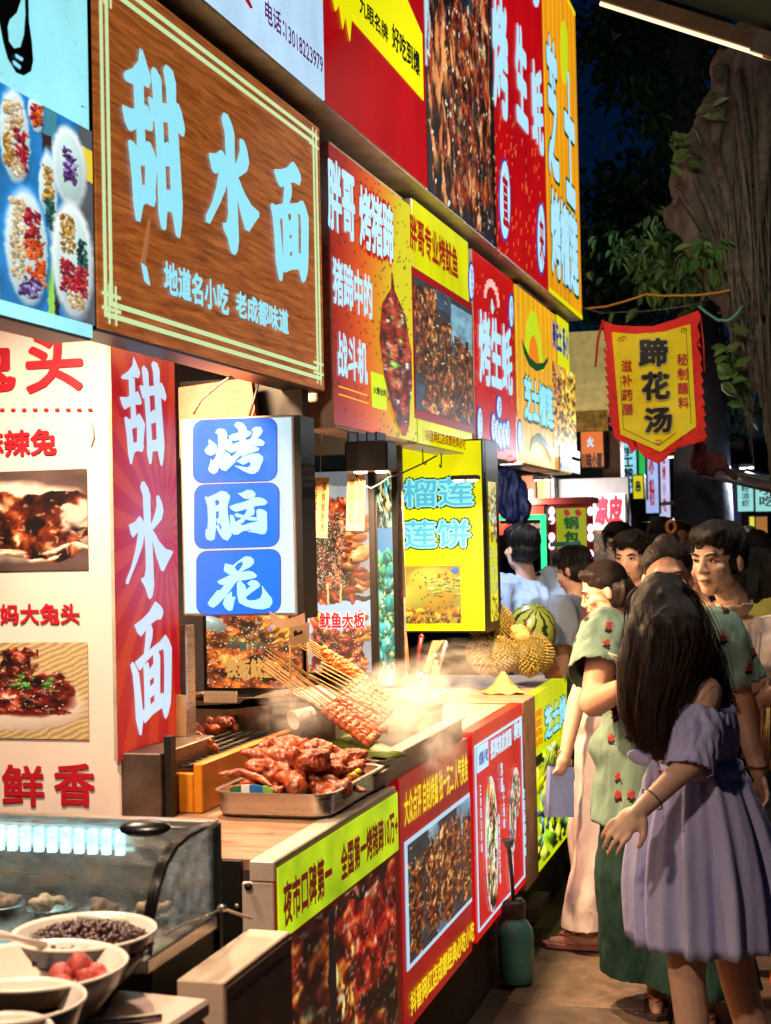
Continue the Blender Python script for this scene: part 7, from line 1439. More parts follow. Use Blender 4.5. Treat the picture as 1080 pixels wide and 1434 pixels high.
        nz = J['neck'] + Vector((0, -.01, .022)) * k
        def keep(p):
            if p.z < hem * k: return False
            if (Vector((p.x, p.y * 1.0, 0)) - Vector((nz.x, nz.y, 0))).length < neck_r * k and p.z > nz.z - .03 * k - max(0, -(p.y - nz.y)) * .25: return False
            for a, d, L2, ax in cuts:
                t_ = (p - a).dot(d)
                if t_ > L2 and (p - a - d * t_).length < .13 * k and abs(p.x) > abs(ax) * .72: return False
            if not sleeves and (abs(p.x) > (abs(J['shL'].x) - .015)) and p.z > 1.2 * k: return False
            return True
        cut(me, keep); displace(me, folds, 7, seed, (1.6, 1.6, .7)); displace(me, folds * .45, 17, seed + 5, (1, 1, .5))
        o = link(name, me, mat, s.root, smooth=True); sm = o.modifiers.new('t', 'SOLIDIFY'); sm.thickness = .003; sm.offset = -1; return o
    def trousers(s, mat, name='trousers', ankle=.10, flare=.01, voxel=.012, seed=1, knee=.078):
        J = s.J; k = s.k; P = [('e', J['pel'], (.165 * k * s.wd, .120 * k * s.wd, .13 * k)), ('c', J['pel'] + Vector((-.05, 0, .08)) * k, .105 * k, J['pel'] + Vector((.05, 0, .08)) * k, .105 * k)]
        for q in 'RL': P += [('c', J['hip' + q], .092 * k * s.wd, J['kn' + q], knee * k + flare), ('c', J['kn' + q], knee * k + flare, J['an' + q] + Vector((0, .0, -.0)), knee * .82 * k + flare * 1.8)]
        me = fused('cloth', P, voxel, 4); cut(me, lambda p: p.z > ankle * k); displace(me, .012, 6, seed, (1.6, 1.6, .6)); displace(me, .005, 18, seed + 4, (1, 1, .5)); return link(name, me, mat, s.root, smooth=True)
    def shoes(s, mat, name='shoe'):
        for q in 'RL':
            f = s.J['an' + q]; k = s.k; me = fused('shoe', [('c', f + Vector((0, .035, -.03)) * k, .042 * k, f + Vector((0, -.08, -.042)) * k, .040 * k), ('c', f + Vector((0, -.08, -.042)) * k, .040 * k, f + Vector((0, -.17, -.05)) * k, .032 * k), ('c', f + Vector((0, .03, -.01)) * k, .042 * k, f + Vector((0, .02, .03)) * k, .044 * k)], .009, 3)
            v = vget(me); v[:, 2] = np.maximum(v[:, 2], 0.0); vset(me, v); link(name, me, mat, s.root, smooth=True)
    def sandals(s, sole, strap):
        for q in 'RL':
            f = s.J['an' + q]; k = s.k; z = .0; o = thing
            mb = MB(); pts = [(x * k + f.x, y * k + f.y) for x, y in ((-.035, .075), (.035, .075), (.042, .0), (.045, -.10), (.035, -.17), (0, -.195), (-.035, -.175), (-.045, -.10), (-.042, 0))]; n = len(pts); mb.add([(x, y, z) for x, y in pts] + [(x, y, z + .016) for x, y in pts], [tuple(range(n)), tuple(range(2 * n - 1, n - 1, -1))] + [(i, n + i, n + (i + 1) % n, (i + 1) % n) for i in range(n)]); so = mb.build('sandal_sole', sole, s.root)
            MB().tube([f + Vector((-.04, -.03, -.045)) * k, f + Vector((-.02, -.09, -.015)) * k, f + Vector((0, -.125, -.025)) * k], .005, 6).build('sandal_strap', strap, s.root, True); MB().tube([f + Vector((.04, -.03, -.045)) * k, f + Vector((.02, -.09, -.015)) * k, f + Vector((0, -.125, -.025)) * k], .005, 6).build('sandal_strap', strap, s.root, True)
    def glasses(s, mat):
        for e in (-1, 1):
            o = MB().tube([(e * .032 + .021 * math.cos(t), -.101 + .008 * abs(math.cos(t)), -.002 + .017 * math.sin(t)) for t in np.linspace(0, 2 * math.pi, 15)], .0018, 5, cap=False).build('glasses_rim', mat, s.root, True); o.matrix_local = s.head_m()
            o = MB().tube([(e * .053, -.093, .003), (e * .073, -.05, .006), (e * .082, .0, .005)], .0016, 5).build('glasses_arm', mat, s.root, True); o.matrix_local = s.head_m()
        o = MB().tube([(-.011, -.096, .0), (0, -.100, .003), (.011, -.096, .0)], .0013, 5).build('glasses_bridge', mat, s.root, True); o.matrix_local = s.head_m()
def cloth(name, c, var=.12, scale=6, bump=.12, rough=.85): return M(name, c, rough, var=var, scale=scale, bump=.3 + bump, bscale=42, spec=.2, stretch=(1, 1, .4))
def locks(mb, paths, n, spread, r, seed):
    """long strands: each follows one of the guide paths with its own offset"""
    R_ = random.Random(seed)
    for i in range(n):
        g = paths[i % len(paths)]; ox, oy, oz = R_.gauss(0, spread), R_.gauss(0, spread), R_.uniform(-.02, .02); ph = R_.uniform(0, 6); m_ = len(g); P_ = []
        for j, p in enumerate(g):
            f = j / (m_ - 1); a = (.35 + .9 * f) ; P_.append(Vector(p) + Vector((ox * a + .012 * f * math.sin(ph + f * 7), oy * a + .012 * f * math.cos(ph + f * 6), oz)))
        Q = []
        for j in range(m_ - 1):
            for t_ in (0, .5): Q.append(P_[j].lerp(P_[j + 1], t_))
        Q.append(P_[-1]); mm = len(Q); mb.tube(Q, [r * (.6 + .6 * math.sin(math.pi * min(1, .15 + .85 * j / (mm - 1)))) * (1 if j < mm - 2 else .5) for j in range(mm)], 4)

def fine_locks(mb, guides, n, r, seed):
    """fine strands lying between neighbouring guide locks, just outside the hair mass"""
    R_ = random.Random(seed); G = len(guides); m_ = len(guides[0])
    for i in range(n):
        u = R_.uniform(0, G - 1.001); a = int(u); f = u - a; ph = R_.uniform(0, 6.28); P_ = []; rad = R_.uniform(.045, .080) if R_.random() > .07 else R_.uniform(.08, .098); th = R_.uniform(0, 6.28)
        for j in range(m_):
            p = Vector(guides[a][j]).lerp(Vector(guides[a + 1][j]), f); k_ = j / (m_ - 1); q = rad * (1.25 if j == 0 else 1.15 - .75 * max(0, k_ - .35) / .65) * (1 if j else .55)
            P_.append(p + Vector((math.cos(th) * q, math.sin(th) * q, 0 if j else -.012)) + Vector((math.sin(ph + k_ * 6), math.cos(ph + k_ * 5), 0)) * .016 * k_ * k_)
        Q = []
        for j in range(m_ - 1):
            for t_ in (0, .34, .67): 
                p0, p1, p2, p3 = P_[max(j - 1, 0)], P_[j], P_[j + 1], P_[min(j + 2, m_ - 1)]; Q.append(.5 * ((2 * p1) + (p2 - p0) * t_ + (2 * p0 - 5 * p1 + 4 * p2 - p3) * t_ ** 2 + (3 * p1 - p0 - 3 * p2 + p3) * t_ ** 3))
        Q.append(P_[-1]); mb.tube(Q, [r] * (len(Q) - 2) + [r * .6, r * .2], 3, cap=False)

# ------------------------------------------------------------------ woman in the lavender dress
g0 = atD(995, 1600, 4.1); gl = Person('person in a lavender off-shoulder dress with long dark wavy hair, arm swinging', (g0.x, g0.y), (-.95, .12), 1.62, .92)
gl.w('head', atD(928, 868, 4.12)); gl.w('neck', atD(953, 938, 4.13)); gl.w('shL', atD(985, 972, 4.02)); gl.w('elL', atD(968, 1068, 3.93)); gl.w('wrL', atD(898, 1134, 3.86)); gl.w('chest', atD(968, 1010, 4.13)); gl.w('waist', atD(976, 1078, 4.13)); gl.w('pel', atD(985, 1150, 4.13)); gl.w('shR', atD(975, 965, 4.30)); gl.w('elR', atD(985, 1080, 4.36)); gl.w('wrR', atD(965, 1170, 4.36))
gl.w('hipL', atD(968, 1190, 4.05)); gl.w('hipR', atD(1000, 1190, 4.20)); gl.w('knL', atD(962, 1365, 4.06)); gl.w('knR', atD(1036, 1380, 4.2)); gl.w('anL', atD(960, 1545, 4.05)); gl.w('anR', atD(1062, 1545, 4.22)); gl.pitch = .25; gl.yaw = -.2
m_dress = cloth('lavender_cotton', (184, 184, 232), .08, 10, .15)
gl.body(.0052, curl=(.45, .32), hn={'L': gl.inv.to_3x3() @ Vector((-.2, .3, -.6)), 'R': Vector((0, -1, 0))})
def ring_loft(rings, n, fold, name, mat, parent, seed=0):
    """cloth tube through rings (centre, rx, ry, fold depth): gathered folds run down it"""
    R_ = random.Random(seed); ph = [R_.uniform(0, 6.28) for _ in range(6)]; vs = []; fs = []; m_ = len(rings)
    for i, (c, rx, ry, am) in enumerate(rings):
        for j in range(n):
            t_ = 2 * math.pi * j / n; q = 1 + am * (.55 * math.sin(fold * t_ + ph[0] + .9 * math.sin(3 * t_ + ph[1])) + .3 * math.sin((fold * 1.7) // 1 * t_ + ph[2] + i * .05) + .35 * math.sin((fold // 2) * t_ + ph[3])); vs.append((c[0] + rx * q * math.cos(t_), c[1] + ry * q * math.sin(t_), c[2] + .008 * am * 5 * math.sin(5 * t_ + ph[4]) * (i == m_ - 1)))
    for i in range(m_ - 1):
        for j in range(n): fs.append((i * n + j, (i + 1) * n + j, (i + 1) * n + (j + 1) % n, i * n + (j + 1) % n))
    me = bpy.data.meshes.new(name); me.from_pydata(vs, [], fs); o = link(name, me, mat, parent, smooth=True); sm = o.modifiers.new('t', 'SOLIDIFY'); sm.thickness = .003; sm.offset = -1; return o
W = gl.J['waist']; C_ = gl.J['chest']; Pl = gl.J['pel']; hm = gl.inv @ atD(992, 1318, 4.1)
rings = []
for i in range(19):
    f = i / 18; c = W.lerp(Vector((hm.x, hm.y, hm.z)), f); r = .112 + (.186 - .112) * f ** .7 + .02 * math.sin(f * 3.1); rings.append(((c.x, c.y, c.z), r * 1.02, r * 1.10, .05 + .11 * min(1, f * 1.5) + (.05 if f < .08 else 0)))
ring_loft(rings, 150, 13, 'skirt', m_dress, gl.root, 3)
rings = []
for i, (f, rx, ry) in enumerate(((0, .135, .118), (.12, .142, .124), (.35, .148, .128), (.6, .142, .124), (.85, .122, .108), (.94, .112, .106), (1.0, .124, .114))):
    c = (C_ + Vector((0, 0, .045))).lerp(W, f); rings.append(((c.x, c.y, c.z), rx * .82, ry, .03 + .03 * (f > .7)))
ring_loft(rings, 120, 24, 'bodice', m_dress, gl.root, 4); c = W; ring_loft([((c.x, c.y, c.z + .026), .116, .126, .015), ((c.x, c.y, c.z - .016), .124, .134, .02)], 120, 30, 'waistband', m_dress, gl.root, 5)
for q in 'LR':   # gathered off-shoulder sleeve
    a, b = gl.J['sh' + q], gl.J['el' + q]; d = (b - a).normalized(); P_ = [a + d * t_ for t_ in (.055, .08, .12, .17, .205, .225)]; me = fused('sleeve', [('c', P_[i], r, P_[i + 1], r2) for i, (r, r2) in enumerate(((.058, .072), (.072, .078), (.078, .072), (.072, .066), (.066, .064)))], .007, 3)
    cut(me, lambda p: .058 < (Vector(p) - a).dot(d) < .222); displace(me, .010, 26, 2, (1.6, 1.6, .4)); displace(me, .004, 70, 4, (1.6, 1.6, .3)); o = link('sleeve', me, m_dress, gl.root, smooth=True); sm = o.modifiers.new('t', 'SOLIDIFY'); sm.thickness = .003
st = MB(); st.tube([gl.inv @ atD(990, 950, 4.08), gl.inv @ atD(975, 972, 4.05), gl.inv @ atD(955, 985, 4.06)], .003, 6); st.tube([gl.inv @ atD(958, 950, 4.08), gl.inv @ atD(956, 975, 4.06)], .003, 6); st.build('dress_strap', m_dress, gl.root, True)
hp = [gl.inv @ atD(*q) for q in ((925, 842, 4.12), (915, 880, 4.05), (898, 930, 4.03), (890, 990, 4.02), (902, 1050, 4.03))]; hp2 = [gl.inv @ atD(*q) for q in ((935, 842, 4.12), (958, 885, 4.12), (984, 925, 4.17), (1006, 965, 4.22), (1028, 1000, 4.27))]; hp3 = [gl.inv @ atD(*q) for q in ((930, 840, 4.1), (935, 890, 4.0), (928, 945, 3.97), (915, 1005, 3.97), (922, 1058, 3.99))]; hp4 = [gl.inv @ atD(*q) for q in ((930, 840, 4.15), (952, 880, 4.0), (954, 915, 3.97), (942, 960, 3.97), (930, 1010, 3.99))]
hd = gl.J['head']
pr = [('e', hd + Vector((0, 0.006, .028)), (.090, .104, .097)), ('e', hd + Vector((0, .03, -.03)), (.088, .092, .095))]
for g_, rs in ((hp, (.08, .077, .068, .052, .016)), (hp2, (.07, .06, .042, .026, .008)), (hp3, (.08, .08, .07, .05, .02)), (hp4, (.07, .075, .06, .045, .018))): pr += [('c', g_[i], rs[i], g_[i + 1], rs[i + 1]) for i in range(4)]
me = fused('hair', pr, .008, 14); displace(me, .007, 14, 1, (1.8, 1.8, .22)); displace(me, .002, 60, 5, (1.5, 1.5, .15)); link('hair', me, m_hairb, gl.root, smooth=True)
lk = MB(); up_ = [Vector(hd) + Vector((0, 0, .085))]
fine_locks(lk, [[hd + Vector((0, 0, .11))] + g_ for g_ in (hp, hp3, hp4, hp2)], 1700, .0009, 2); tag(lk.build('hair_strands', hairmat('brown_hair_light', (64, 42, 34)), gl.root, True), kind='stuff')
br_ = gl.J['wrL'].lerp(gl.J['elL'], .22); d_ = (gl.J['wrL'] - gl.J['elL']).normalized(); e_ = d_.orthogonal().normalized(); f_ = d_.cross(e_)
MB().tube([br_ + (e_ * math.cos(t_) + f_ * math.sin(t_)) * .034 for t_ in np.linspace(0, 6.28, 20)], .0022, 5, cap=False).build('bracelet', M('grey_cord', (90, 84, 80), .5), gl.root, True)
bg_ = thing('bow_charm', 'lavender ribbon bow with pearls hanging on a braided strap at the dress side', 'bow', atD(912, 1056, 4.0))
for i, (dx, dz, rx, rz, an) in enumerate(((.03, .028, .035, .02, .7), (-.03, -.01, .036, .02, -.3), (.012, -.05, .014, .045, .1), (-.004, -.055, .012, .045, -.25))): MB().ell((dx, 0, dz), (rx, .010, rz), rotm(0, -an, 0)).build('ribbon_loop', m_dress, bg_, True)
MB().ell((0, -.008, 0), (.011, .01, .012)).build('ribbon_knot', m_dress, bg_, True)
for i in range(6): MB().ell((.02 + .006 * (i % 2), -.014, .05 - i * .022), (.006,) * 3).build('pearl', M('pearl', (226, 196, 160), .2, coat=.5), bg_, True)
MB().tube([(.006, 0, .05), (.01, .0, .11)], .006, 6).build('braid', M('braid_cord', (140, 150, 160), .6, var=.5, scale=120), bg_, True)

# ------------------------------------------------------------------ woman in the green tunic
p = atZ(938, 1412, 0); gw = Person('person in a green flowered tunic and dark green wide trousers, arm folded', (p.x, p.y), (.12, -1), 1.67, 1.26, m_skin2)
gw.w('elR', atD(832, 984, 5.05)); gw.w('wrR', atD(892, 955, 4.92)); gw.w('elL', atD(1042, 1000, 5.25)); gw.w('wrL', atD(1063, 1082, 5.18)); gw.w('anR', atZ(918, 1378, .075)); gw.w('anL', atZ(990, 1402, .075)); gw.w('shR', atD(850, 890, 5.25)); gw.w('shL', atD(1008, 888, 5.25)); gw.hs = 1.1; gw.w('head', atD(935, 811, 5.22)); gw.J['neck'] = gw.J['head'] + Vector((0, .03, -.135))
def flower_cloth():
    m = cloth('green_flowered_cloth', (112, 138, 124), .12, 5, .2); t = m.node_tree; N = t.nodes; L = t.links; p = N['Principled BSDF']; base = p.inputs['Base Color'].links[0].from_socket; tc = N.new('ShaderNodeTexCoord'); prev = base
    for sc_, th, col, off in ((9.5, .125, (.012, .012, .014, 1), (0, .014, 0)), (9.5, .115, (.30, .035, .03, 1), (0, 0, 0)), (9.5, .05, (.35, .16, .1, 1), (0.01, -.01, 0))):
        mp = N.new('ShaderNodeMapping'); mp.inputs['Location'].default_value = off; mp.inputs['Rotation'].default_value = (-math.pi / 2, 0, 0); L.new(tc.outputs['Object'], mp.inputs[0]); nz = N.new('ShaderNodeTexNoise'); nz.inputs['Scale'].default_value = 60; L.new(mp.outputs[0], nz.inputs['Vector']); ad = N.new('ShaderNodeVectorMath'); ad.operation = 'MULTIPLY_ADD'; L.new(nz.outputs['Color'], ad.inputs[0]); ad.inputs[1].default_value = (.03, .03, .03); L.new(mp.outputs[0], ad.inputs[2])
        vo = N.new('ShaderNodeTexVoronoi'); vo.voronoi_dimensions = '2D'; vo.inputs['Scale'].default_value = sc_; vo.inputs['Randomness'].default_value = .75; L.new(ad.outputs[0], vo.inputs['Vector']); lt = N.new('ShaderNodeMath'); lt.operation = 'LESS_THAN'; lt.inputs[1].default_value = th; L.new(vo.outputs['Distance'], lt.inputs[0]); mx = N.new('ShaderNodeMix'); mx.data_type = 'RGBA'; L.new(lt.outputs[0], mx.inputs[0]); L.new(prev, mx.inputs[6]); mx.inputs[7].default_value = col; prev = mx.outputs[2]
    L.new(prev, p.inputs['Base Color']); return m
gw.body(.0075, curl=(.5, .35), hn={'L': Vector((-1, -.3, 0)), 'R': Vector((.2, .6, .5))}); gw.face(); gw.cap('back', hairmat('reddish_hair', (44, 24, 18)), 3, .006, 700)
gw.top(flower_cloth(), 'tunic', hem=.68, sleeve=.62, loose=.036, neck_r=.09, folds=.012, seed=2, flare=.035); gw.trousers(cloth('dark_green_crepe', (34, 62, 54), .2, 30, .3), ankle=.13, flare=.06, seed=3, knee=.11); gw.sandals(M('sandal_sole', (60, 40, 36), .7), M('sandal_strap', (196, 120, 90), .5))
o = MB().ell((0, .07, .115), (.042, .04, .035)).build('hair_bun', hairmat('reddish_hair', (44, 24, 18)), gw.root, True); o.matrix_local = gw.head_m()
MB().tube([gw.inv @ atD(1060, 1074, 5.18) + Vector((.034 * math.cos(t_), .034 * math.sin(t_), 0)) for t_ in np.linspace(0, 6.28, 18)], .005, 6, cap=False).build('bracelet', M('red_bead', (90, 20, 16), .3), gw.root, True)
MB().tube([gw.inv @ atD(x, y, 5.0) for x, y in ((853, 914), (860, 922), (872, 928), (868, 920), (856, 916))], .0035, 5).build('drawstring', M('pale_cord', (200, 196, 170), .7), gw.root, True)

# ------------------------------------------------------------------ woman with glasses and white trousers
p = atZ(832, 1322, 0); sw = Person('person in glasses, sleeveless grey-blue top and white trousers looking down at the stall', (p.x, p.y), (-1, .05), 1.64, .98)
sw.w('head', atD(846, 828, 6.1)); sw.w('neck', atD(868, 872, 6.12)); sw.w('chest', atD(862, 930, 6.12)); sw.w('shL', atD(846, 888, 5.98)); sw.w('elL', atD(808, 982, 5.96)); sw.w('wrL', atD(792, 1056, 5.92)); sw.w('shR', atD(858, 885, 6.26)); sw.w('elR', atD(862, 975, 6.3)); sw.w('wrR', atD(850, 1010, 6.25)); sw.w('waist', atD(850, 990, 6.12)); sw.w('pel', atD(842, 1040, 6.12)); sw.w('hipL', atD(836, 1050, 6.04)); sw.w('hipR', atD(842, 1050, 6.2)); sw.w('anL', atZ(822, 1303, .075)); sw.pitch = .32; sw.yaw = .25
sw.w('knL', atD(838, 1190, 6.0))
sw.body(.0072, curl=(.4, .8), hn={'L': sw.inv.to_3x3() @ Vector((-.6, .5, 0)), 'R': Vector((0, -1, 0))}); sw.face(); sw.cap('back', m_hairb, 5, .006, 700); sw.glasses(M('gold_wire', (214, 178, 120), .3, .8))
hd = sw.head_m(); tl = MB(); R_ = random.Random(4)
me = fused('hair', [('e', hd @ Vector((.045, .05, -.02)), (.04, .055, .065)), ('e', hd @ Vector((-.045, .05, -.02)), (.04, .055, .065)), ('e', hd @ Vector((.06, -.012, .05)), (.022, .05, .034)), ('e', hd @ Vector((-.06, -.012, .05)), (.022, .05, .034)), ('e', hd @ Vector((.03, -.045, .088)), (.04, .04, .022)), ('e', hd @ Vector((-.03, -.045, .088)), (.04, .04, .022)), ('e', hd @ Vector((0, .075, -.02)), (.05, .055, .07)), ('c', hd @ Vector((0, .09, -.03)), .045, hd @ Vector((0, .10, -.14)), .034), ('c', hd @ Vector((0, .10, -.14)), .034, hd @ Vector((0, .085, -.27)), .015)], .007, 3); displace(me, .008, 40, 3, (1, 1, .3)); link('ponytail', me, m_hairb, sw.root, smooth=True)
sw.top(cloth('grey_blue_knit', (104, 124, 150), .1), 'sleeveless_top', hem=.97, loose=.014, sleeves=False, seed=6, neck_r=.08); sw.trousers(cloth('white_cotton', (222, 206, 200), .05, 8, .15), ankle=.09, flare=.022, seed=7, knee=.085); sw.sandals(M('pink_sole', (196, 130, 116), .6), M('pink_strap', (214, 150, 136), .5))
b0 = atD(784, 1108, 5.92); bag = thing('paper_bag', 'pale blue paper carrier bag held beside the white trousers', 'bag', b0); bag.rotation_euler = (0, .06, .5)
MB().add([(-.055, -.028, -.10), (.055, -.028, -.10), (.055, .028, -.10), (-.055, .028, -.10), (-.05, -.022, .10), (.05, -.02, .10), (.05, .022, .10), (-.05, .02, .10), (.06, 0, .0), (-.06, 0, .0)], [(3, 2, 1, 0), (0, 1, 5, 4), (2, 3, 7, 6), (1, 8, 5), (1, 2, 8), (2, 6, 8), (5, 8, 6), (0, 4, 9), (0, 9, 3), (3, 9, 7), (4, 7, 9)]).build('bag_body', M('blue_paper', (132, 150, 206), .6, var=.08), bag)
for y in (-.015, .015): MB().tube([(-.03, y, .098), (-.02, y, .15), (.0, y, .17), (.02, y, .15), (.03, y, .098)], .0025, 5).build('bag_handle', M('brown_cord', (90, 60, 40), .7), bag, True)

# ------------------------------------------------------------------ young man in the beige T-shirt
p = atD(1062, 1380, 5.55); mn = Person('person with short black hair in a beige T-shirt with an outlined emblem', (p.x, p.y), (-.12, -1), 1.76, 1.08)
mn.hs = 1.1; mn.w('head', atD(1006, 784, 5.52)); mn.J['neck'] = mn.J['head'] + Vector((.045, .04, -.15)); mn.yaw = -.42; mn.pitch = .06; mn.w('elR', atD(1010, 1010, 5.5)); mn.w('wrR', atD(1058, 985, 5.3)); mn.w('shR', atD(990, 898, 5.55)); mn.w('shL', atD(1125, 885, 5.6)); mn.w('chest', atD(1060, 930, 5.6)); mn.w('waist', atD(1066, 1010, 5.6)); mn.w('pel', atD(1070, 1060, 5.6)); mn.w('elL', atD(1140, 1000, 5.5)); mn.w('wrL', atD(1090, 1000, 5.32))
mn.body(.0062, curl=(.9, .9), hn={'R': Vector((.6, .2, .6)), 'L': Vector((-.6, .2, .6))}); mn.face(1.35); mn.cap('short', m_hair, 7, .005, 700)
mn.top(cloth('beige_jersey', (202, 182, 170), .06, 8, .1), 'tshirt', hem=.80, sleeve=.7, loose=.034, neck_r=.088, folds=.013, seed=9); mn.trousers(cloth('dark_shorts', (40, 40, 46), .1), 'shorts', ankle=.5, flare=.03, seed=8); mn.shoes(M('orange_trainer', (206, 76, 40), .6, var=.3, scale=14))
S = Sign(Fr(atY(1036, 920, 5.38).x, 5.38, -.06), '', '', '', (1034, 942), (1066, 880), root=mn.root); em = [(1033, 902), (1040, 897), (1043, 915), (1046, 898), (1052, 899), (1057, 916), (1059, 893), (1066, 886), (1061, 934), (1055, 940), (1050, 922), (1046, 936), (1040, 926)]
P3 = [mn.inv @ atY(x, y, 5.395) for x, y in em + em[:1]]; MB().tube(P3, .0028, 5).build('emblem_outline', M('emblem_white', (220, 210, 200), .6), mn.root)
stk = thing('stick_bundle', 'bundle of bare bamboo sticks held low by the man in beige', 'sticks', atD(1072, 1015, 5.2))
for k_ in range(16): MB().tube([(random.uniform(-.02, .02), random.uniform(-.02, .02), .06), (random.uniform(-.035, .035) + .01, random.uniform(-.02, .02), -.16)], .0026, 5).build('stick', m_stick, stk, True)

# ------------------------------------------------------------------ man in the pale blue T-shirt, from behind
p = atD(742, 1150, 7.9); bm_ = Person('person with cropped hair in a pale blue T-shirt, seen from behind at the durian stall', (p.x, p.y), (-.72, .7), 1.74, 1.14)
bm_.w('head', atD(730, 768, 7.9)); bm_.w('neck', atD(738, 815, 7.92)); bm_.J['shL'] += Vector((0, 0, -.02)); bm_.body(.011, hands=True); bm_.cap('short', m_hair, 11, .008); bm_.top(cloth('pale_blue_jersey', (178, 202, 228), .06, 8, .1), 'tshirt', hem=.8, sleeve=.75, loose=.04, neck_r=.08, folds=.016, seed=12); bm_.trousers(cloth('dark_trousers', (38, 40, 48)), seed=2); bm_.shoes(M('dark_shoe', (30, 28, 28), .6))

# ------------------------------------------------------------------ passers-by further down the lane
def passer(label, x, y_head, D, face, H, shirt, wide=1., hair='short', hm_=None, yaw=0., pitch=0., glasses=False, seed=0, fem=False, hl=None):
    q = atD(x, y_head, D); s = Person(label, (q.x, q.y), face, H, wide, m_skin if seed % 2 else m_skin2, group=None); s.J['head'].z = q.z; s.J['neck'] = Vector((0, .012, min(s.J['neck'].z, q.z - .125))); dz = s.J['neck'].z - 1.45 * s.k
    for n in ('shR', 'shL', 'elR', 'elL', 'chest'): s.J[n].z += dz
    s.yaw, s.pitch = yaw, pitch; s.body(.013); s.face(1.2); s.cap(hair, hm_ or m_hair, seed, .008); s.top(cloth('shirt_%d' % seed, shirt, .1), 'shirt', hem=.84, sleeve=.7, loose=.03, seed=seed, voxel=.014); s.trousers(cloth('dark_trousers', (38, 40, 48)), seed=seed, voxel=.015); s.shoes(M('dark_shoe', (30, 28, 28)))
    if glasses: s.glasses(m_black)
    if hl:
        h = s.head_m(); lk = MB(); me = fused('long_hair', [('c', h @ Vector((.05, .05, .0)), .05, h @ Vector((.07, .06, -hl)), .035), ('c', h @ Vector((-.05, .05, .0)), .05, h @ Vector((-.07, .06, -hl)), .035), ('c', h @ Vector((0, .06, .0)), .07, h @ Vector((0, .085, -hl)), .05)], .011, 3); displace(me, .012, 30, seed, (1, 1, .3)); link('long_hair', me, hm_ or m_hair, s.root, smooth=True)
    return s
passer('person smiling in a dark collar shirt behind the woman with glasses', 886, 782, 6.9, (-.35, -1), 1.72, (96, 70, 60), 1.05, 'short', None, .1, .1, False, 21)
passer('person with black fringe and thin glasses in a navy shirt', 866, 764, 8.4, (-.1, -1), 1.74, (44, 62, 92), 1., 'short', None, .15, .1, True, 22)
passer('person with long black hair and a dusty pink top behind the man in beige', 975, 796, 6.4, (-.35, -1), 1.62, (150, 104, 92), .95, 'back', None, .2, .1, False, 23, True, .42)
passer('person with brown hair in a grey top far behind the man in beige', 952, 760, 8.6, (.1, -1), 1.66, (110, 110, 120), .95, 'back', hairmat('chestnut_hair', (62, 34, 26)), .2, 0, False, 24, True, .3)
passer('person with black hair and a round wooden hair clip facing away down the lane', 928, 757, 8.0, (.1, 1), 1.66, (60, 56, 70), .95, 'back', None, 0, 0, False, 25, True, .2)
passer('person in a grey T-shirt with a dark backpack strap bending toward the stall', 806, 800, 7.3, (-.9, .35), 1.62, (112, 124, 140), 1.0, 'short', None, 0, .3, False, 26)
passer('person in a pale yellow top with tied dark hair walking away', 1060, 776, 7.6, (.2, 1), 1.62, (176, 168, 84), 1.0, 'back', None, 0, 0, False, 27, True, .22)
o = MB().tube([atD(940 + 6 * math.cos(t_), 738 + 8 * math.sin(t_), 7.75) for t_ in np.linspace(0, 6.28, 16)], .011, 6, cap=False).build('hair_clip', M('amber_wood', (180, 110, 50), .4), smooth=True); tag(o, 'round amber wooden hair clip standing up from a dark head', 'hair clip')
for i, (x, y, D, c, lab) in enumerate(((1048, 757, 13, (40, 40, 60), 'far small person in dark blue under the menu lightboxes'), (1066, 759, 13.5, (70, 50, 50), 'far small person in brown under the menu lightboxes'), (1038, 762, 11.5, (60, 70, 80), 'far small person in grey near the purple column'), (905, 755, 11.0, (80, 70, 80), 'far small person in mauve past the pennant flag'), (990, 752, 11.5, (50, 60, 60), 'far small person in dark green in the middle of the lane'))): passer(lab, x, y, D, (.1, 1), 1.66, c, 1., 'short', None, 0, 0, False, 30 + i)

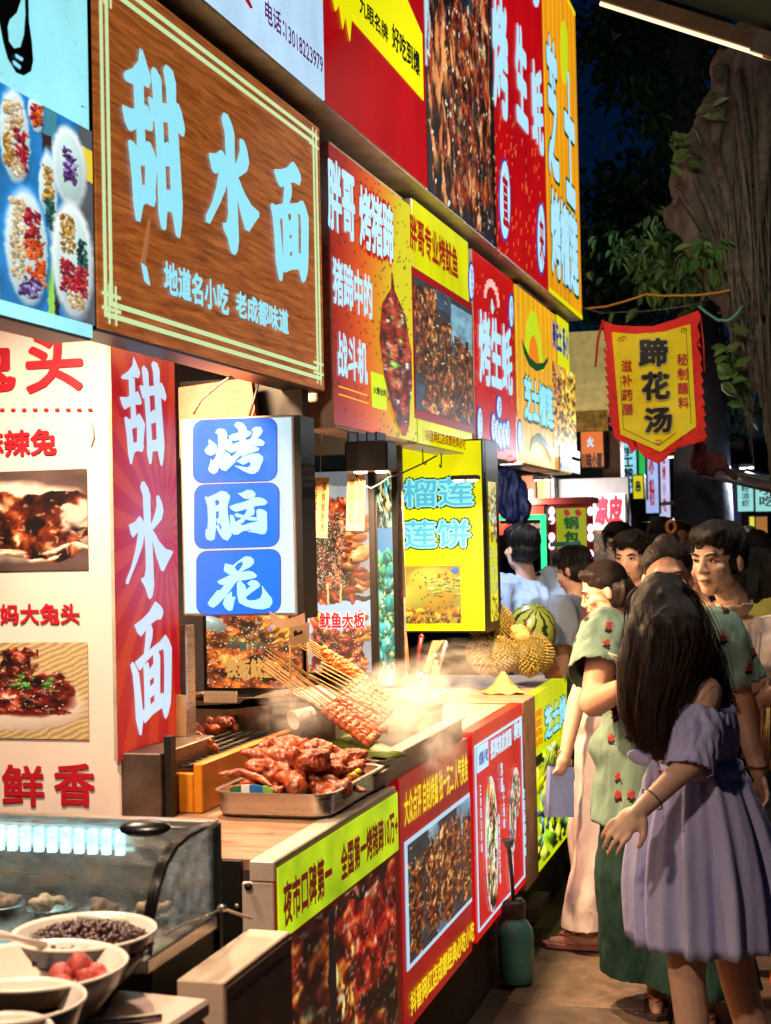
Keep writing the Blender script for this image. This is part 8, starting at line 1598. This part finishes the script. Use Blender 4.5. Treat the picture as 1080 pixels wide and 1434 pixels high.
# ================================================================== STEAM over the griddle
def steam_mat(name, dens, seed):
    m = bpy.data.materials.new(name); m.use_nodes = True; t = m.node_tree; N = t.nodes; L = t.links; N.remove(N['Principled BSDF']); v = N.new('ShaderNodeVolumePrincipled'); v.inputs['Color'].default_value = (.95, .93, .9, 1); v.inputs['Anisotropy'].default_value = .2; L.new(v.outputs[0], N['Material Output'].inputs['Volume'])
    tc = N.new('ShaderNodeTexCoord'); ln = N.new('ShaderNodeVectorMath'); ln.operation = 'LENGTH'; L.new(tc.outputs['Object'], ln.inputs[0]); mr = N.new('ShaderNodeMapRange'); mr.inputs['From Min'].default_value = .25; mr.inputs['From Max'].default_value = .98; mr.inputs['To Min'].default_value = 1; mr.inputs['To Max'].default_value = 0; L.new(ln.outputs['Value'], mr.inputs[0])
    mp = N.new('ShaderNodeMapping'); mp.inputs['Location'].default_value = (seed, seed * .7, 0); L.new(tc.outputs['Object'], mp.inputs[0]); nz = N.new('ShaderNodeTexNoise'); nz.inputs['Scale'].default_value = 2.6; nz.inputs['Detail'].default_value = 4; nz.inputs['Distortion'].default_value = .8; L.new(mp.outputs[0], nz.inputs['Vector']); r = N.new('ShaderNodeMapRange'); r.inputs['From Min'].default_value = .42; r.inputs['From Max'].default_value = .72; L.new(nz.outputs['Fac'], r.inputs[0])
    a = N.new('ShaderNodeMath'); a.operation = 'MULTIPLY'; L.new(mr.outputs[0], a.inputs[0]); L.new(r.outputs[0], a.inputs[1]); b = N.new('ShaderNodeMath'); b.operation = 'MULTIPLY'; L.new(a.outputs[0], b.inputs[0]); b.inputs[1].default_value = dens; L.new(b.outputs[0], v.inputs['Density']); return m
for i, (x, y, D, r, dens) in enumerate(((575, 990, 4.75, (.26, .30, .17), 11), (520, 1000, 4.45, (.20, .16, .14), 7), (650, 925, 6.0, (.28, .26, .10), 3), (415, 995, 4.15, (.13, .10, .10), 12), (610, 1055, 4.5, (.10, .2, .14), 8))):
    q = atD(x, y, D); o = MB().ell((0, 0, 0), (1, 1, 1), None, 16, 10).build('steam', steam_mat('steam_%d' % i, dens, i * 3.3)); o.location = q; o.scale = r; tag(o, 'thin pale steam drifting off the hot food', 'steam', kind='stuff')
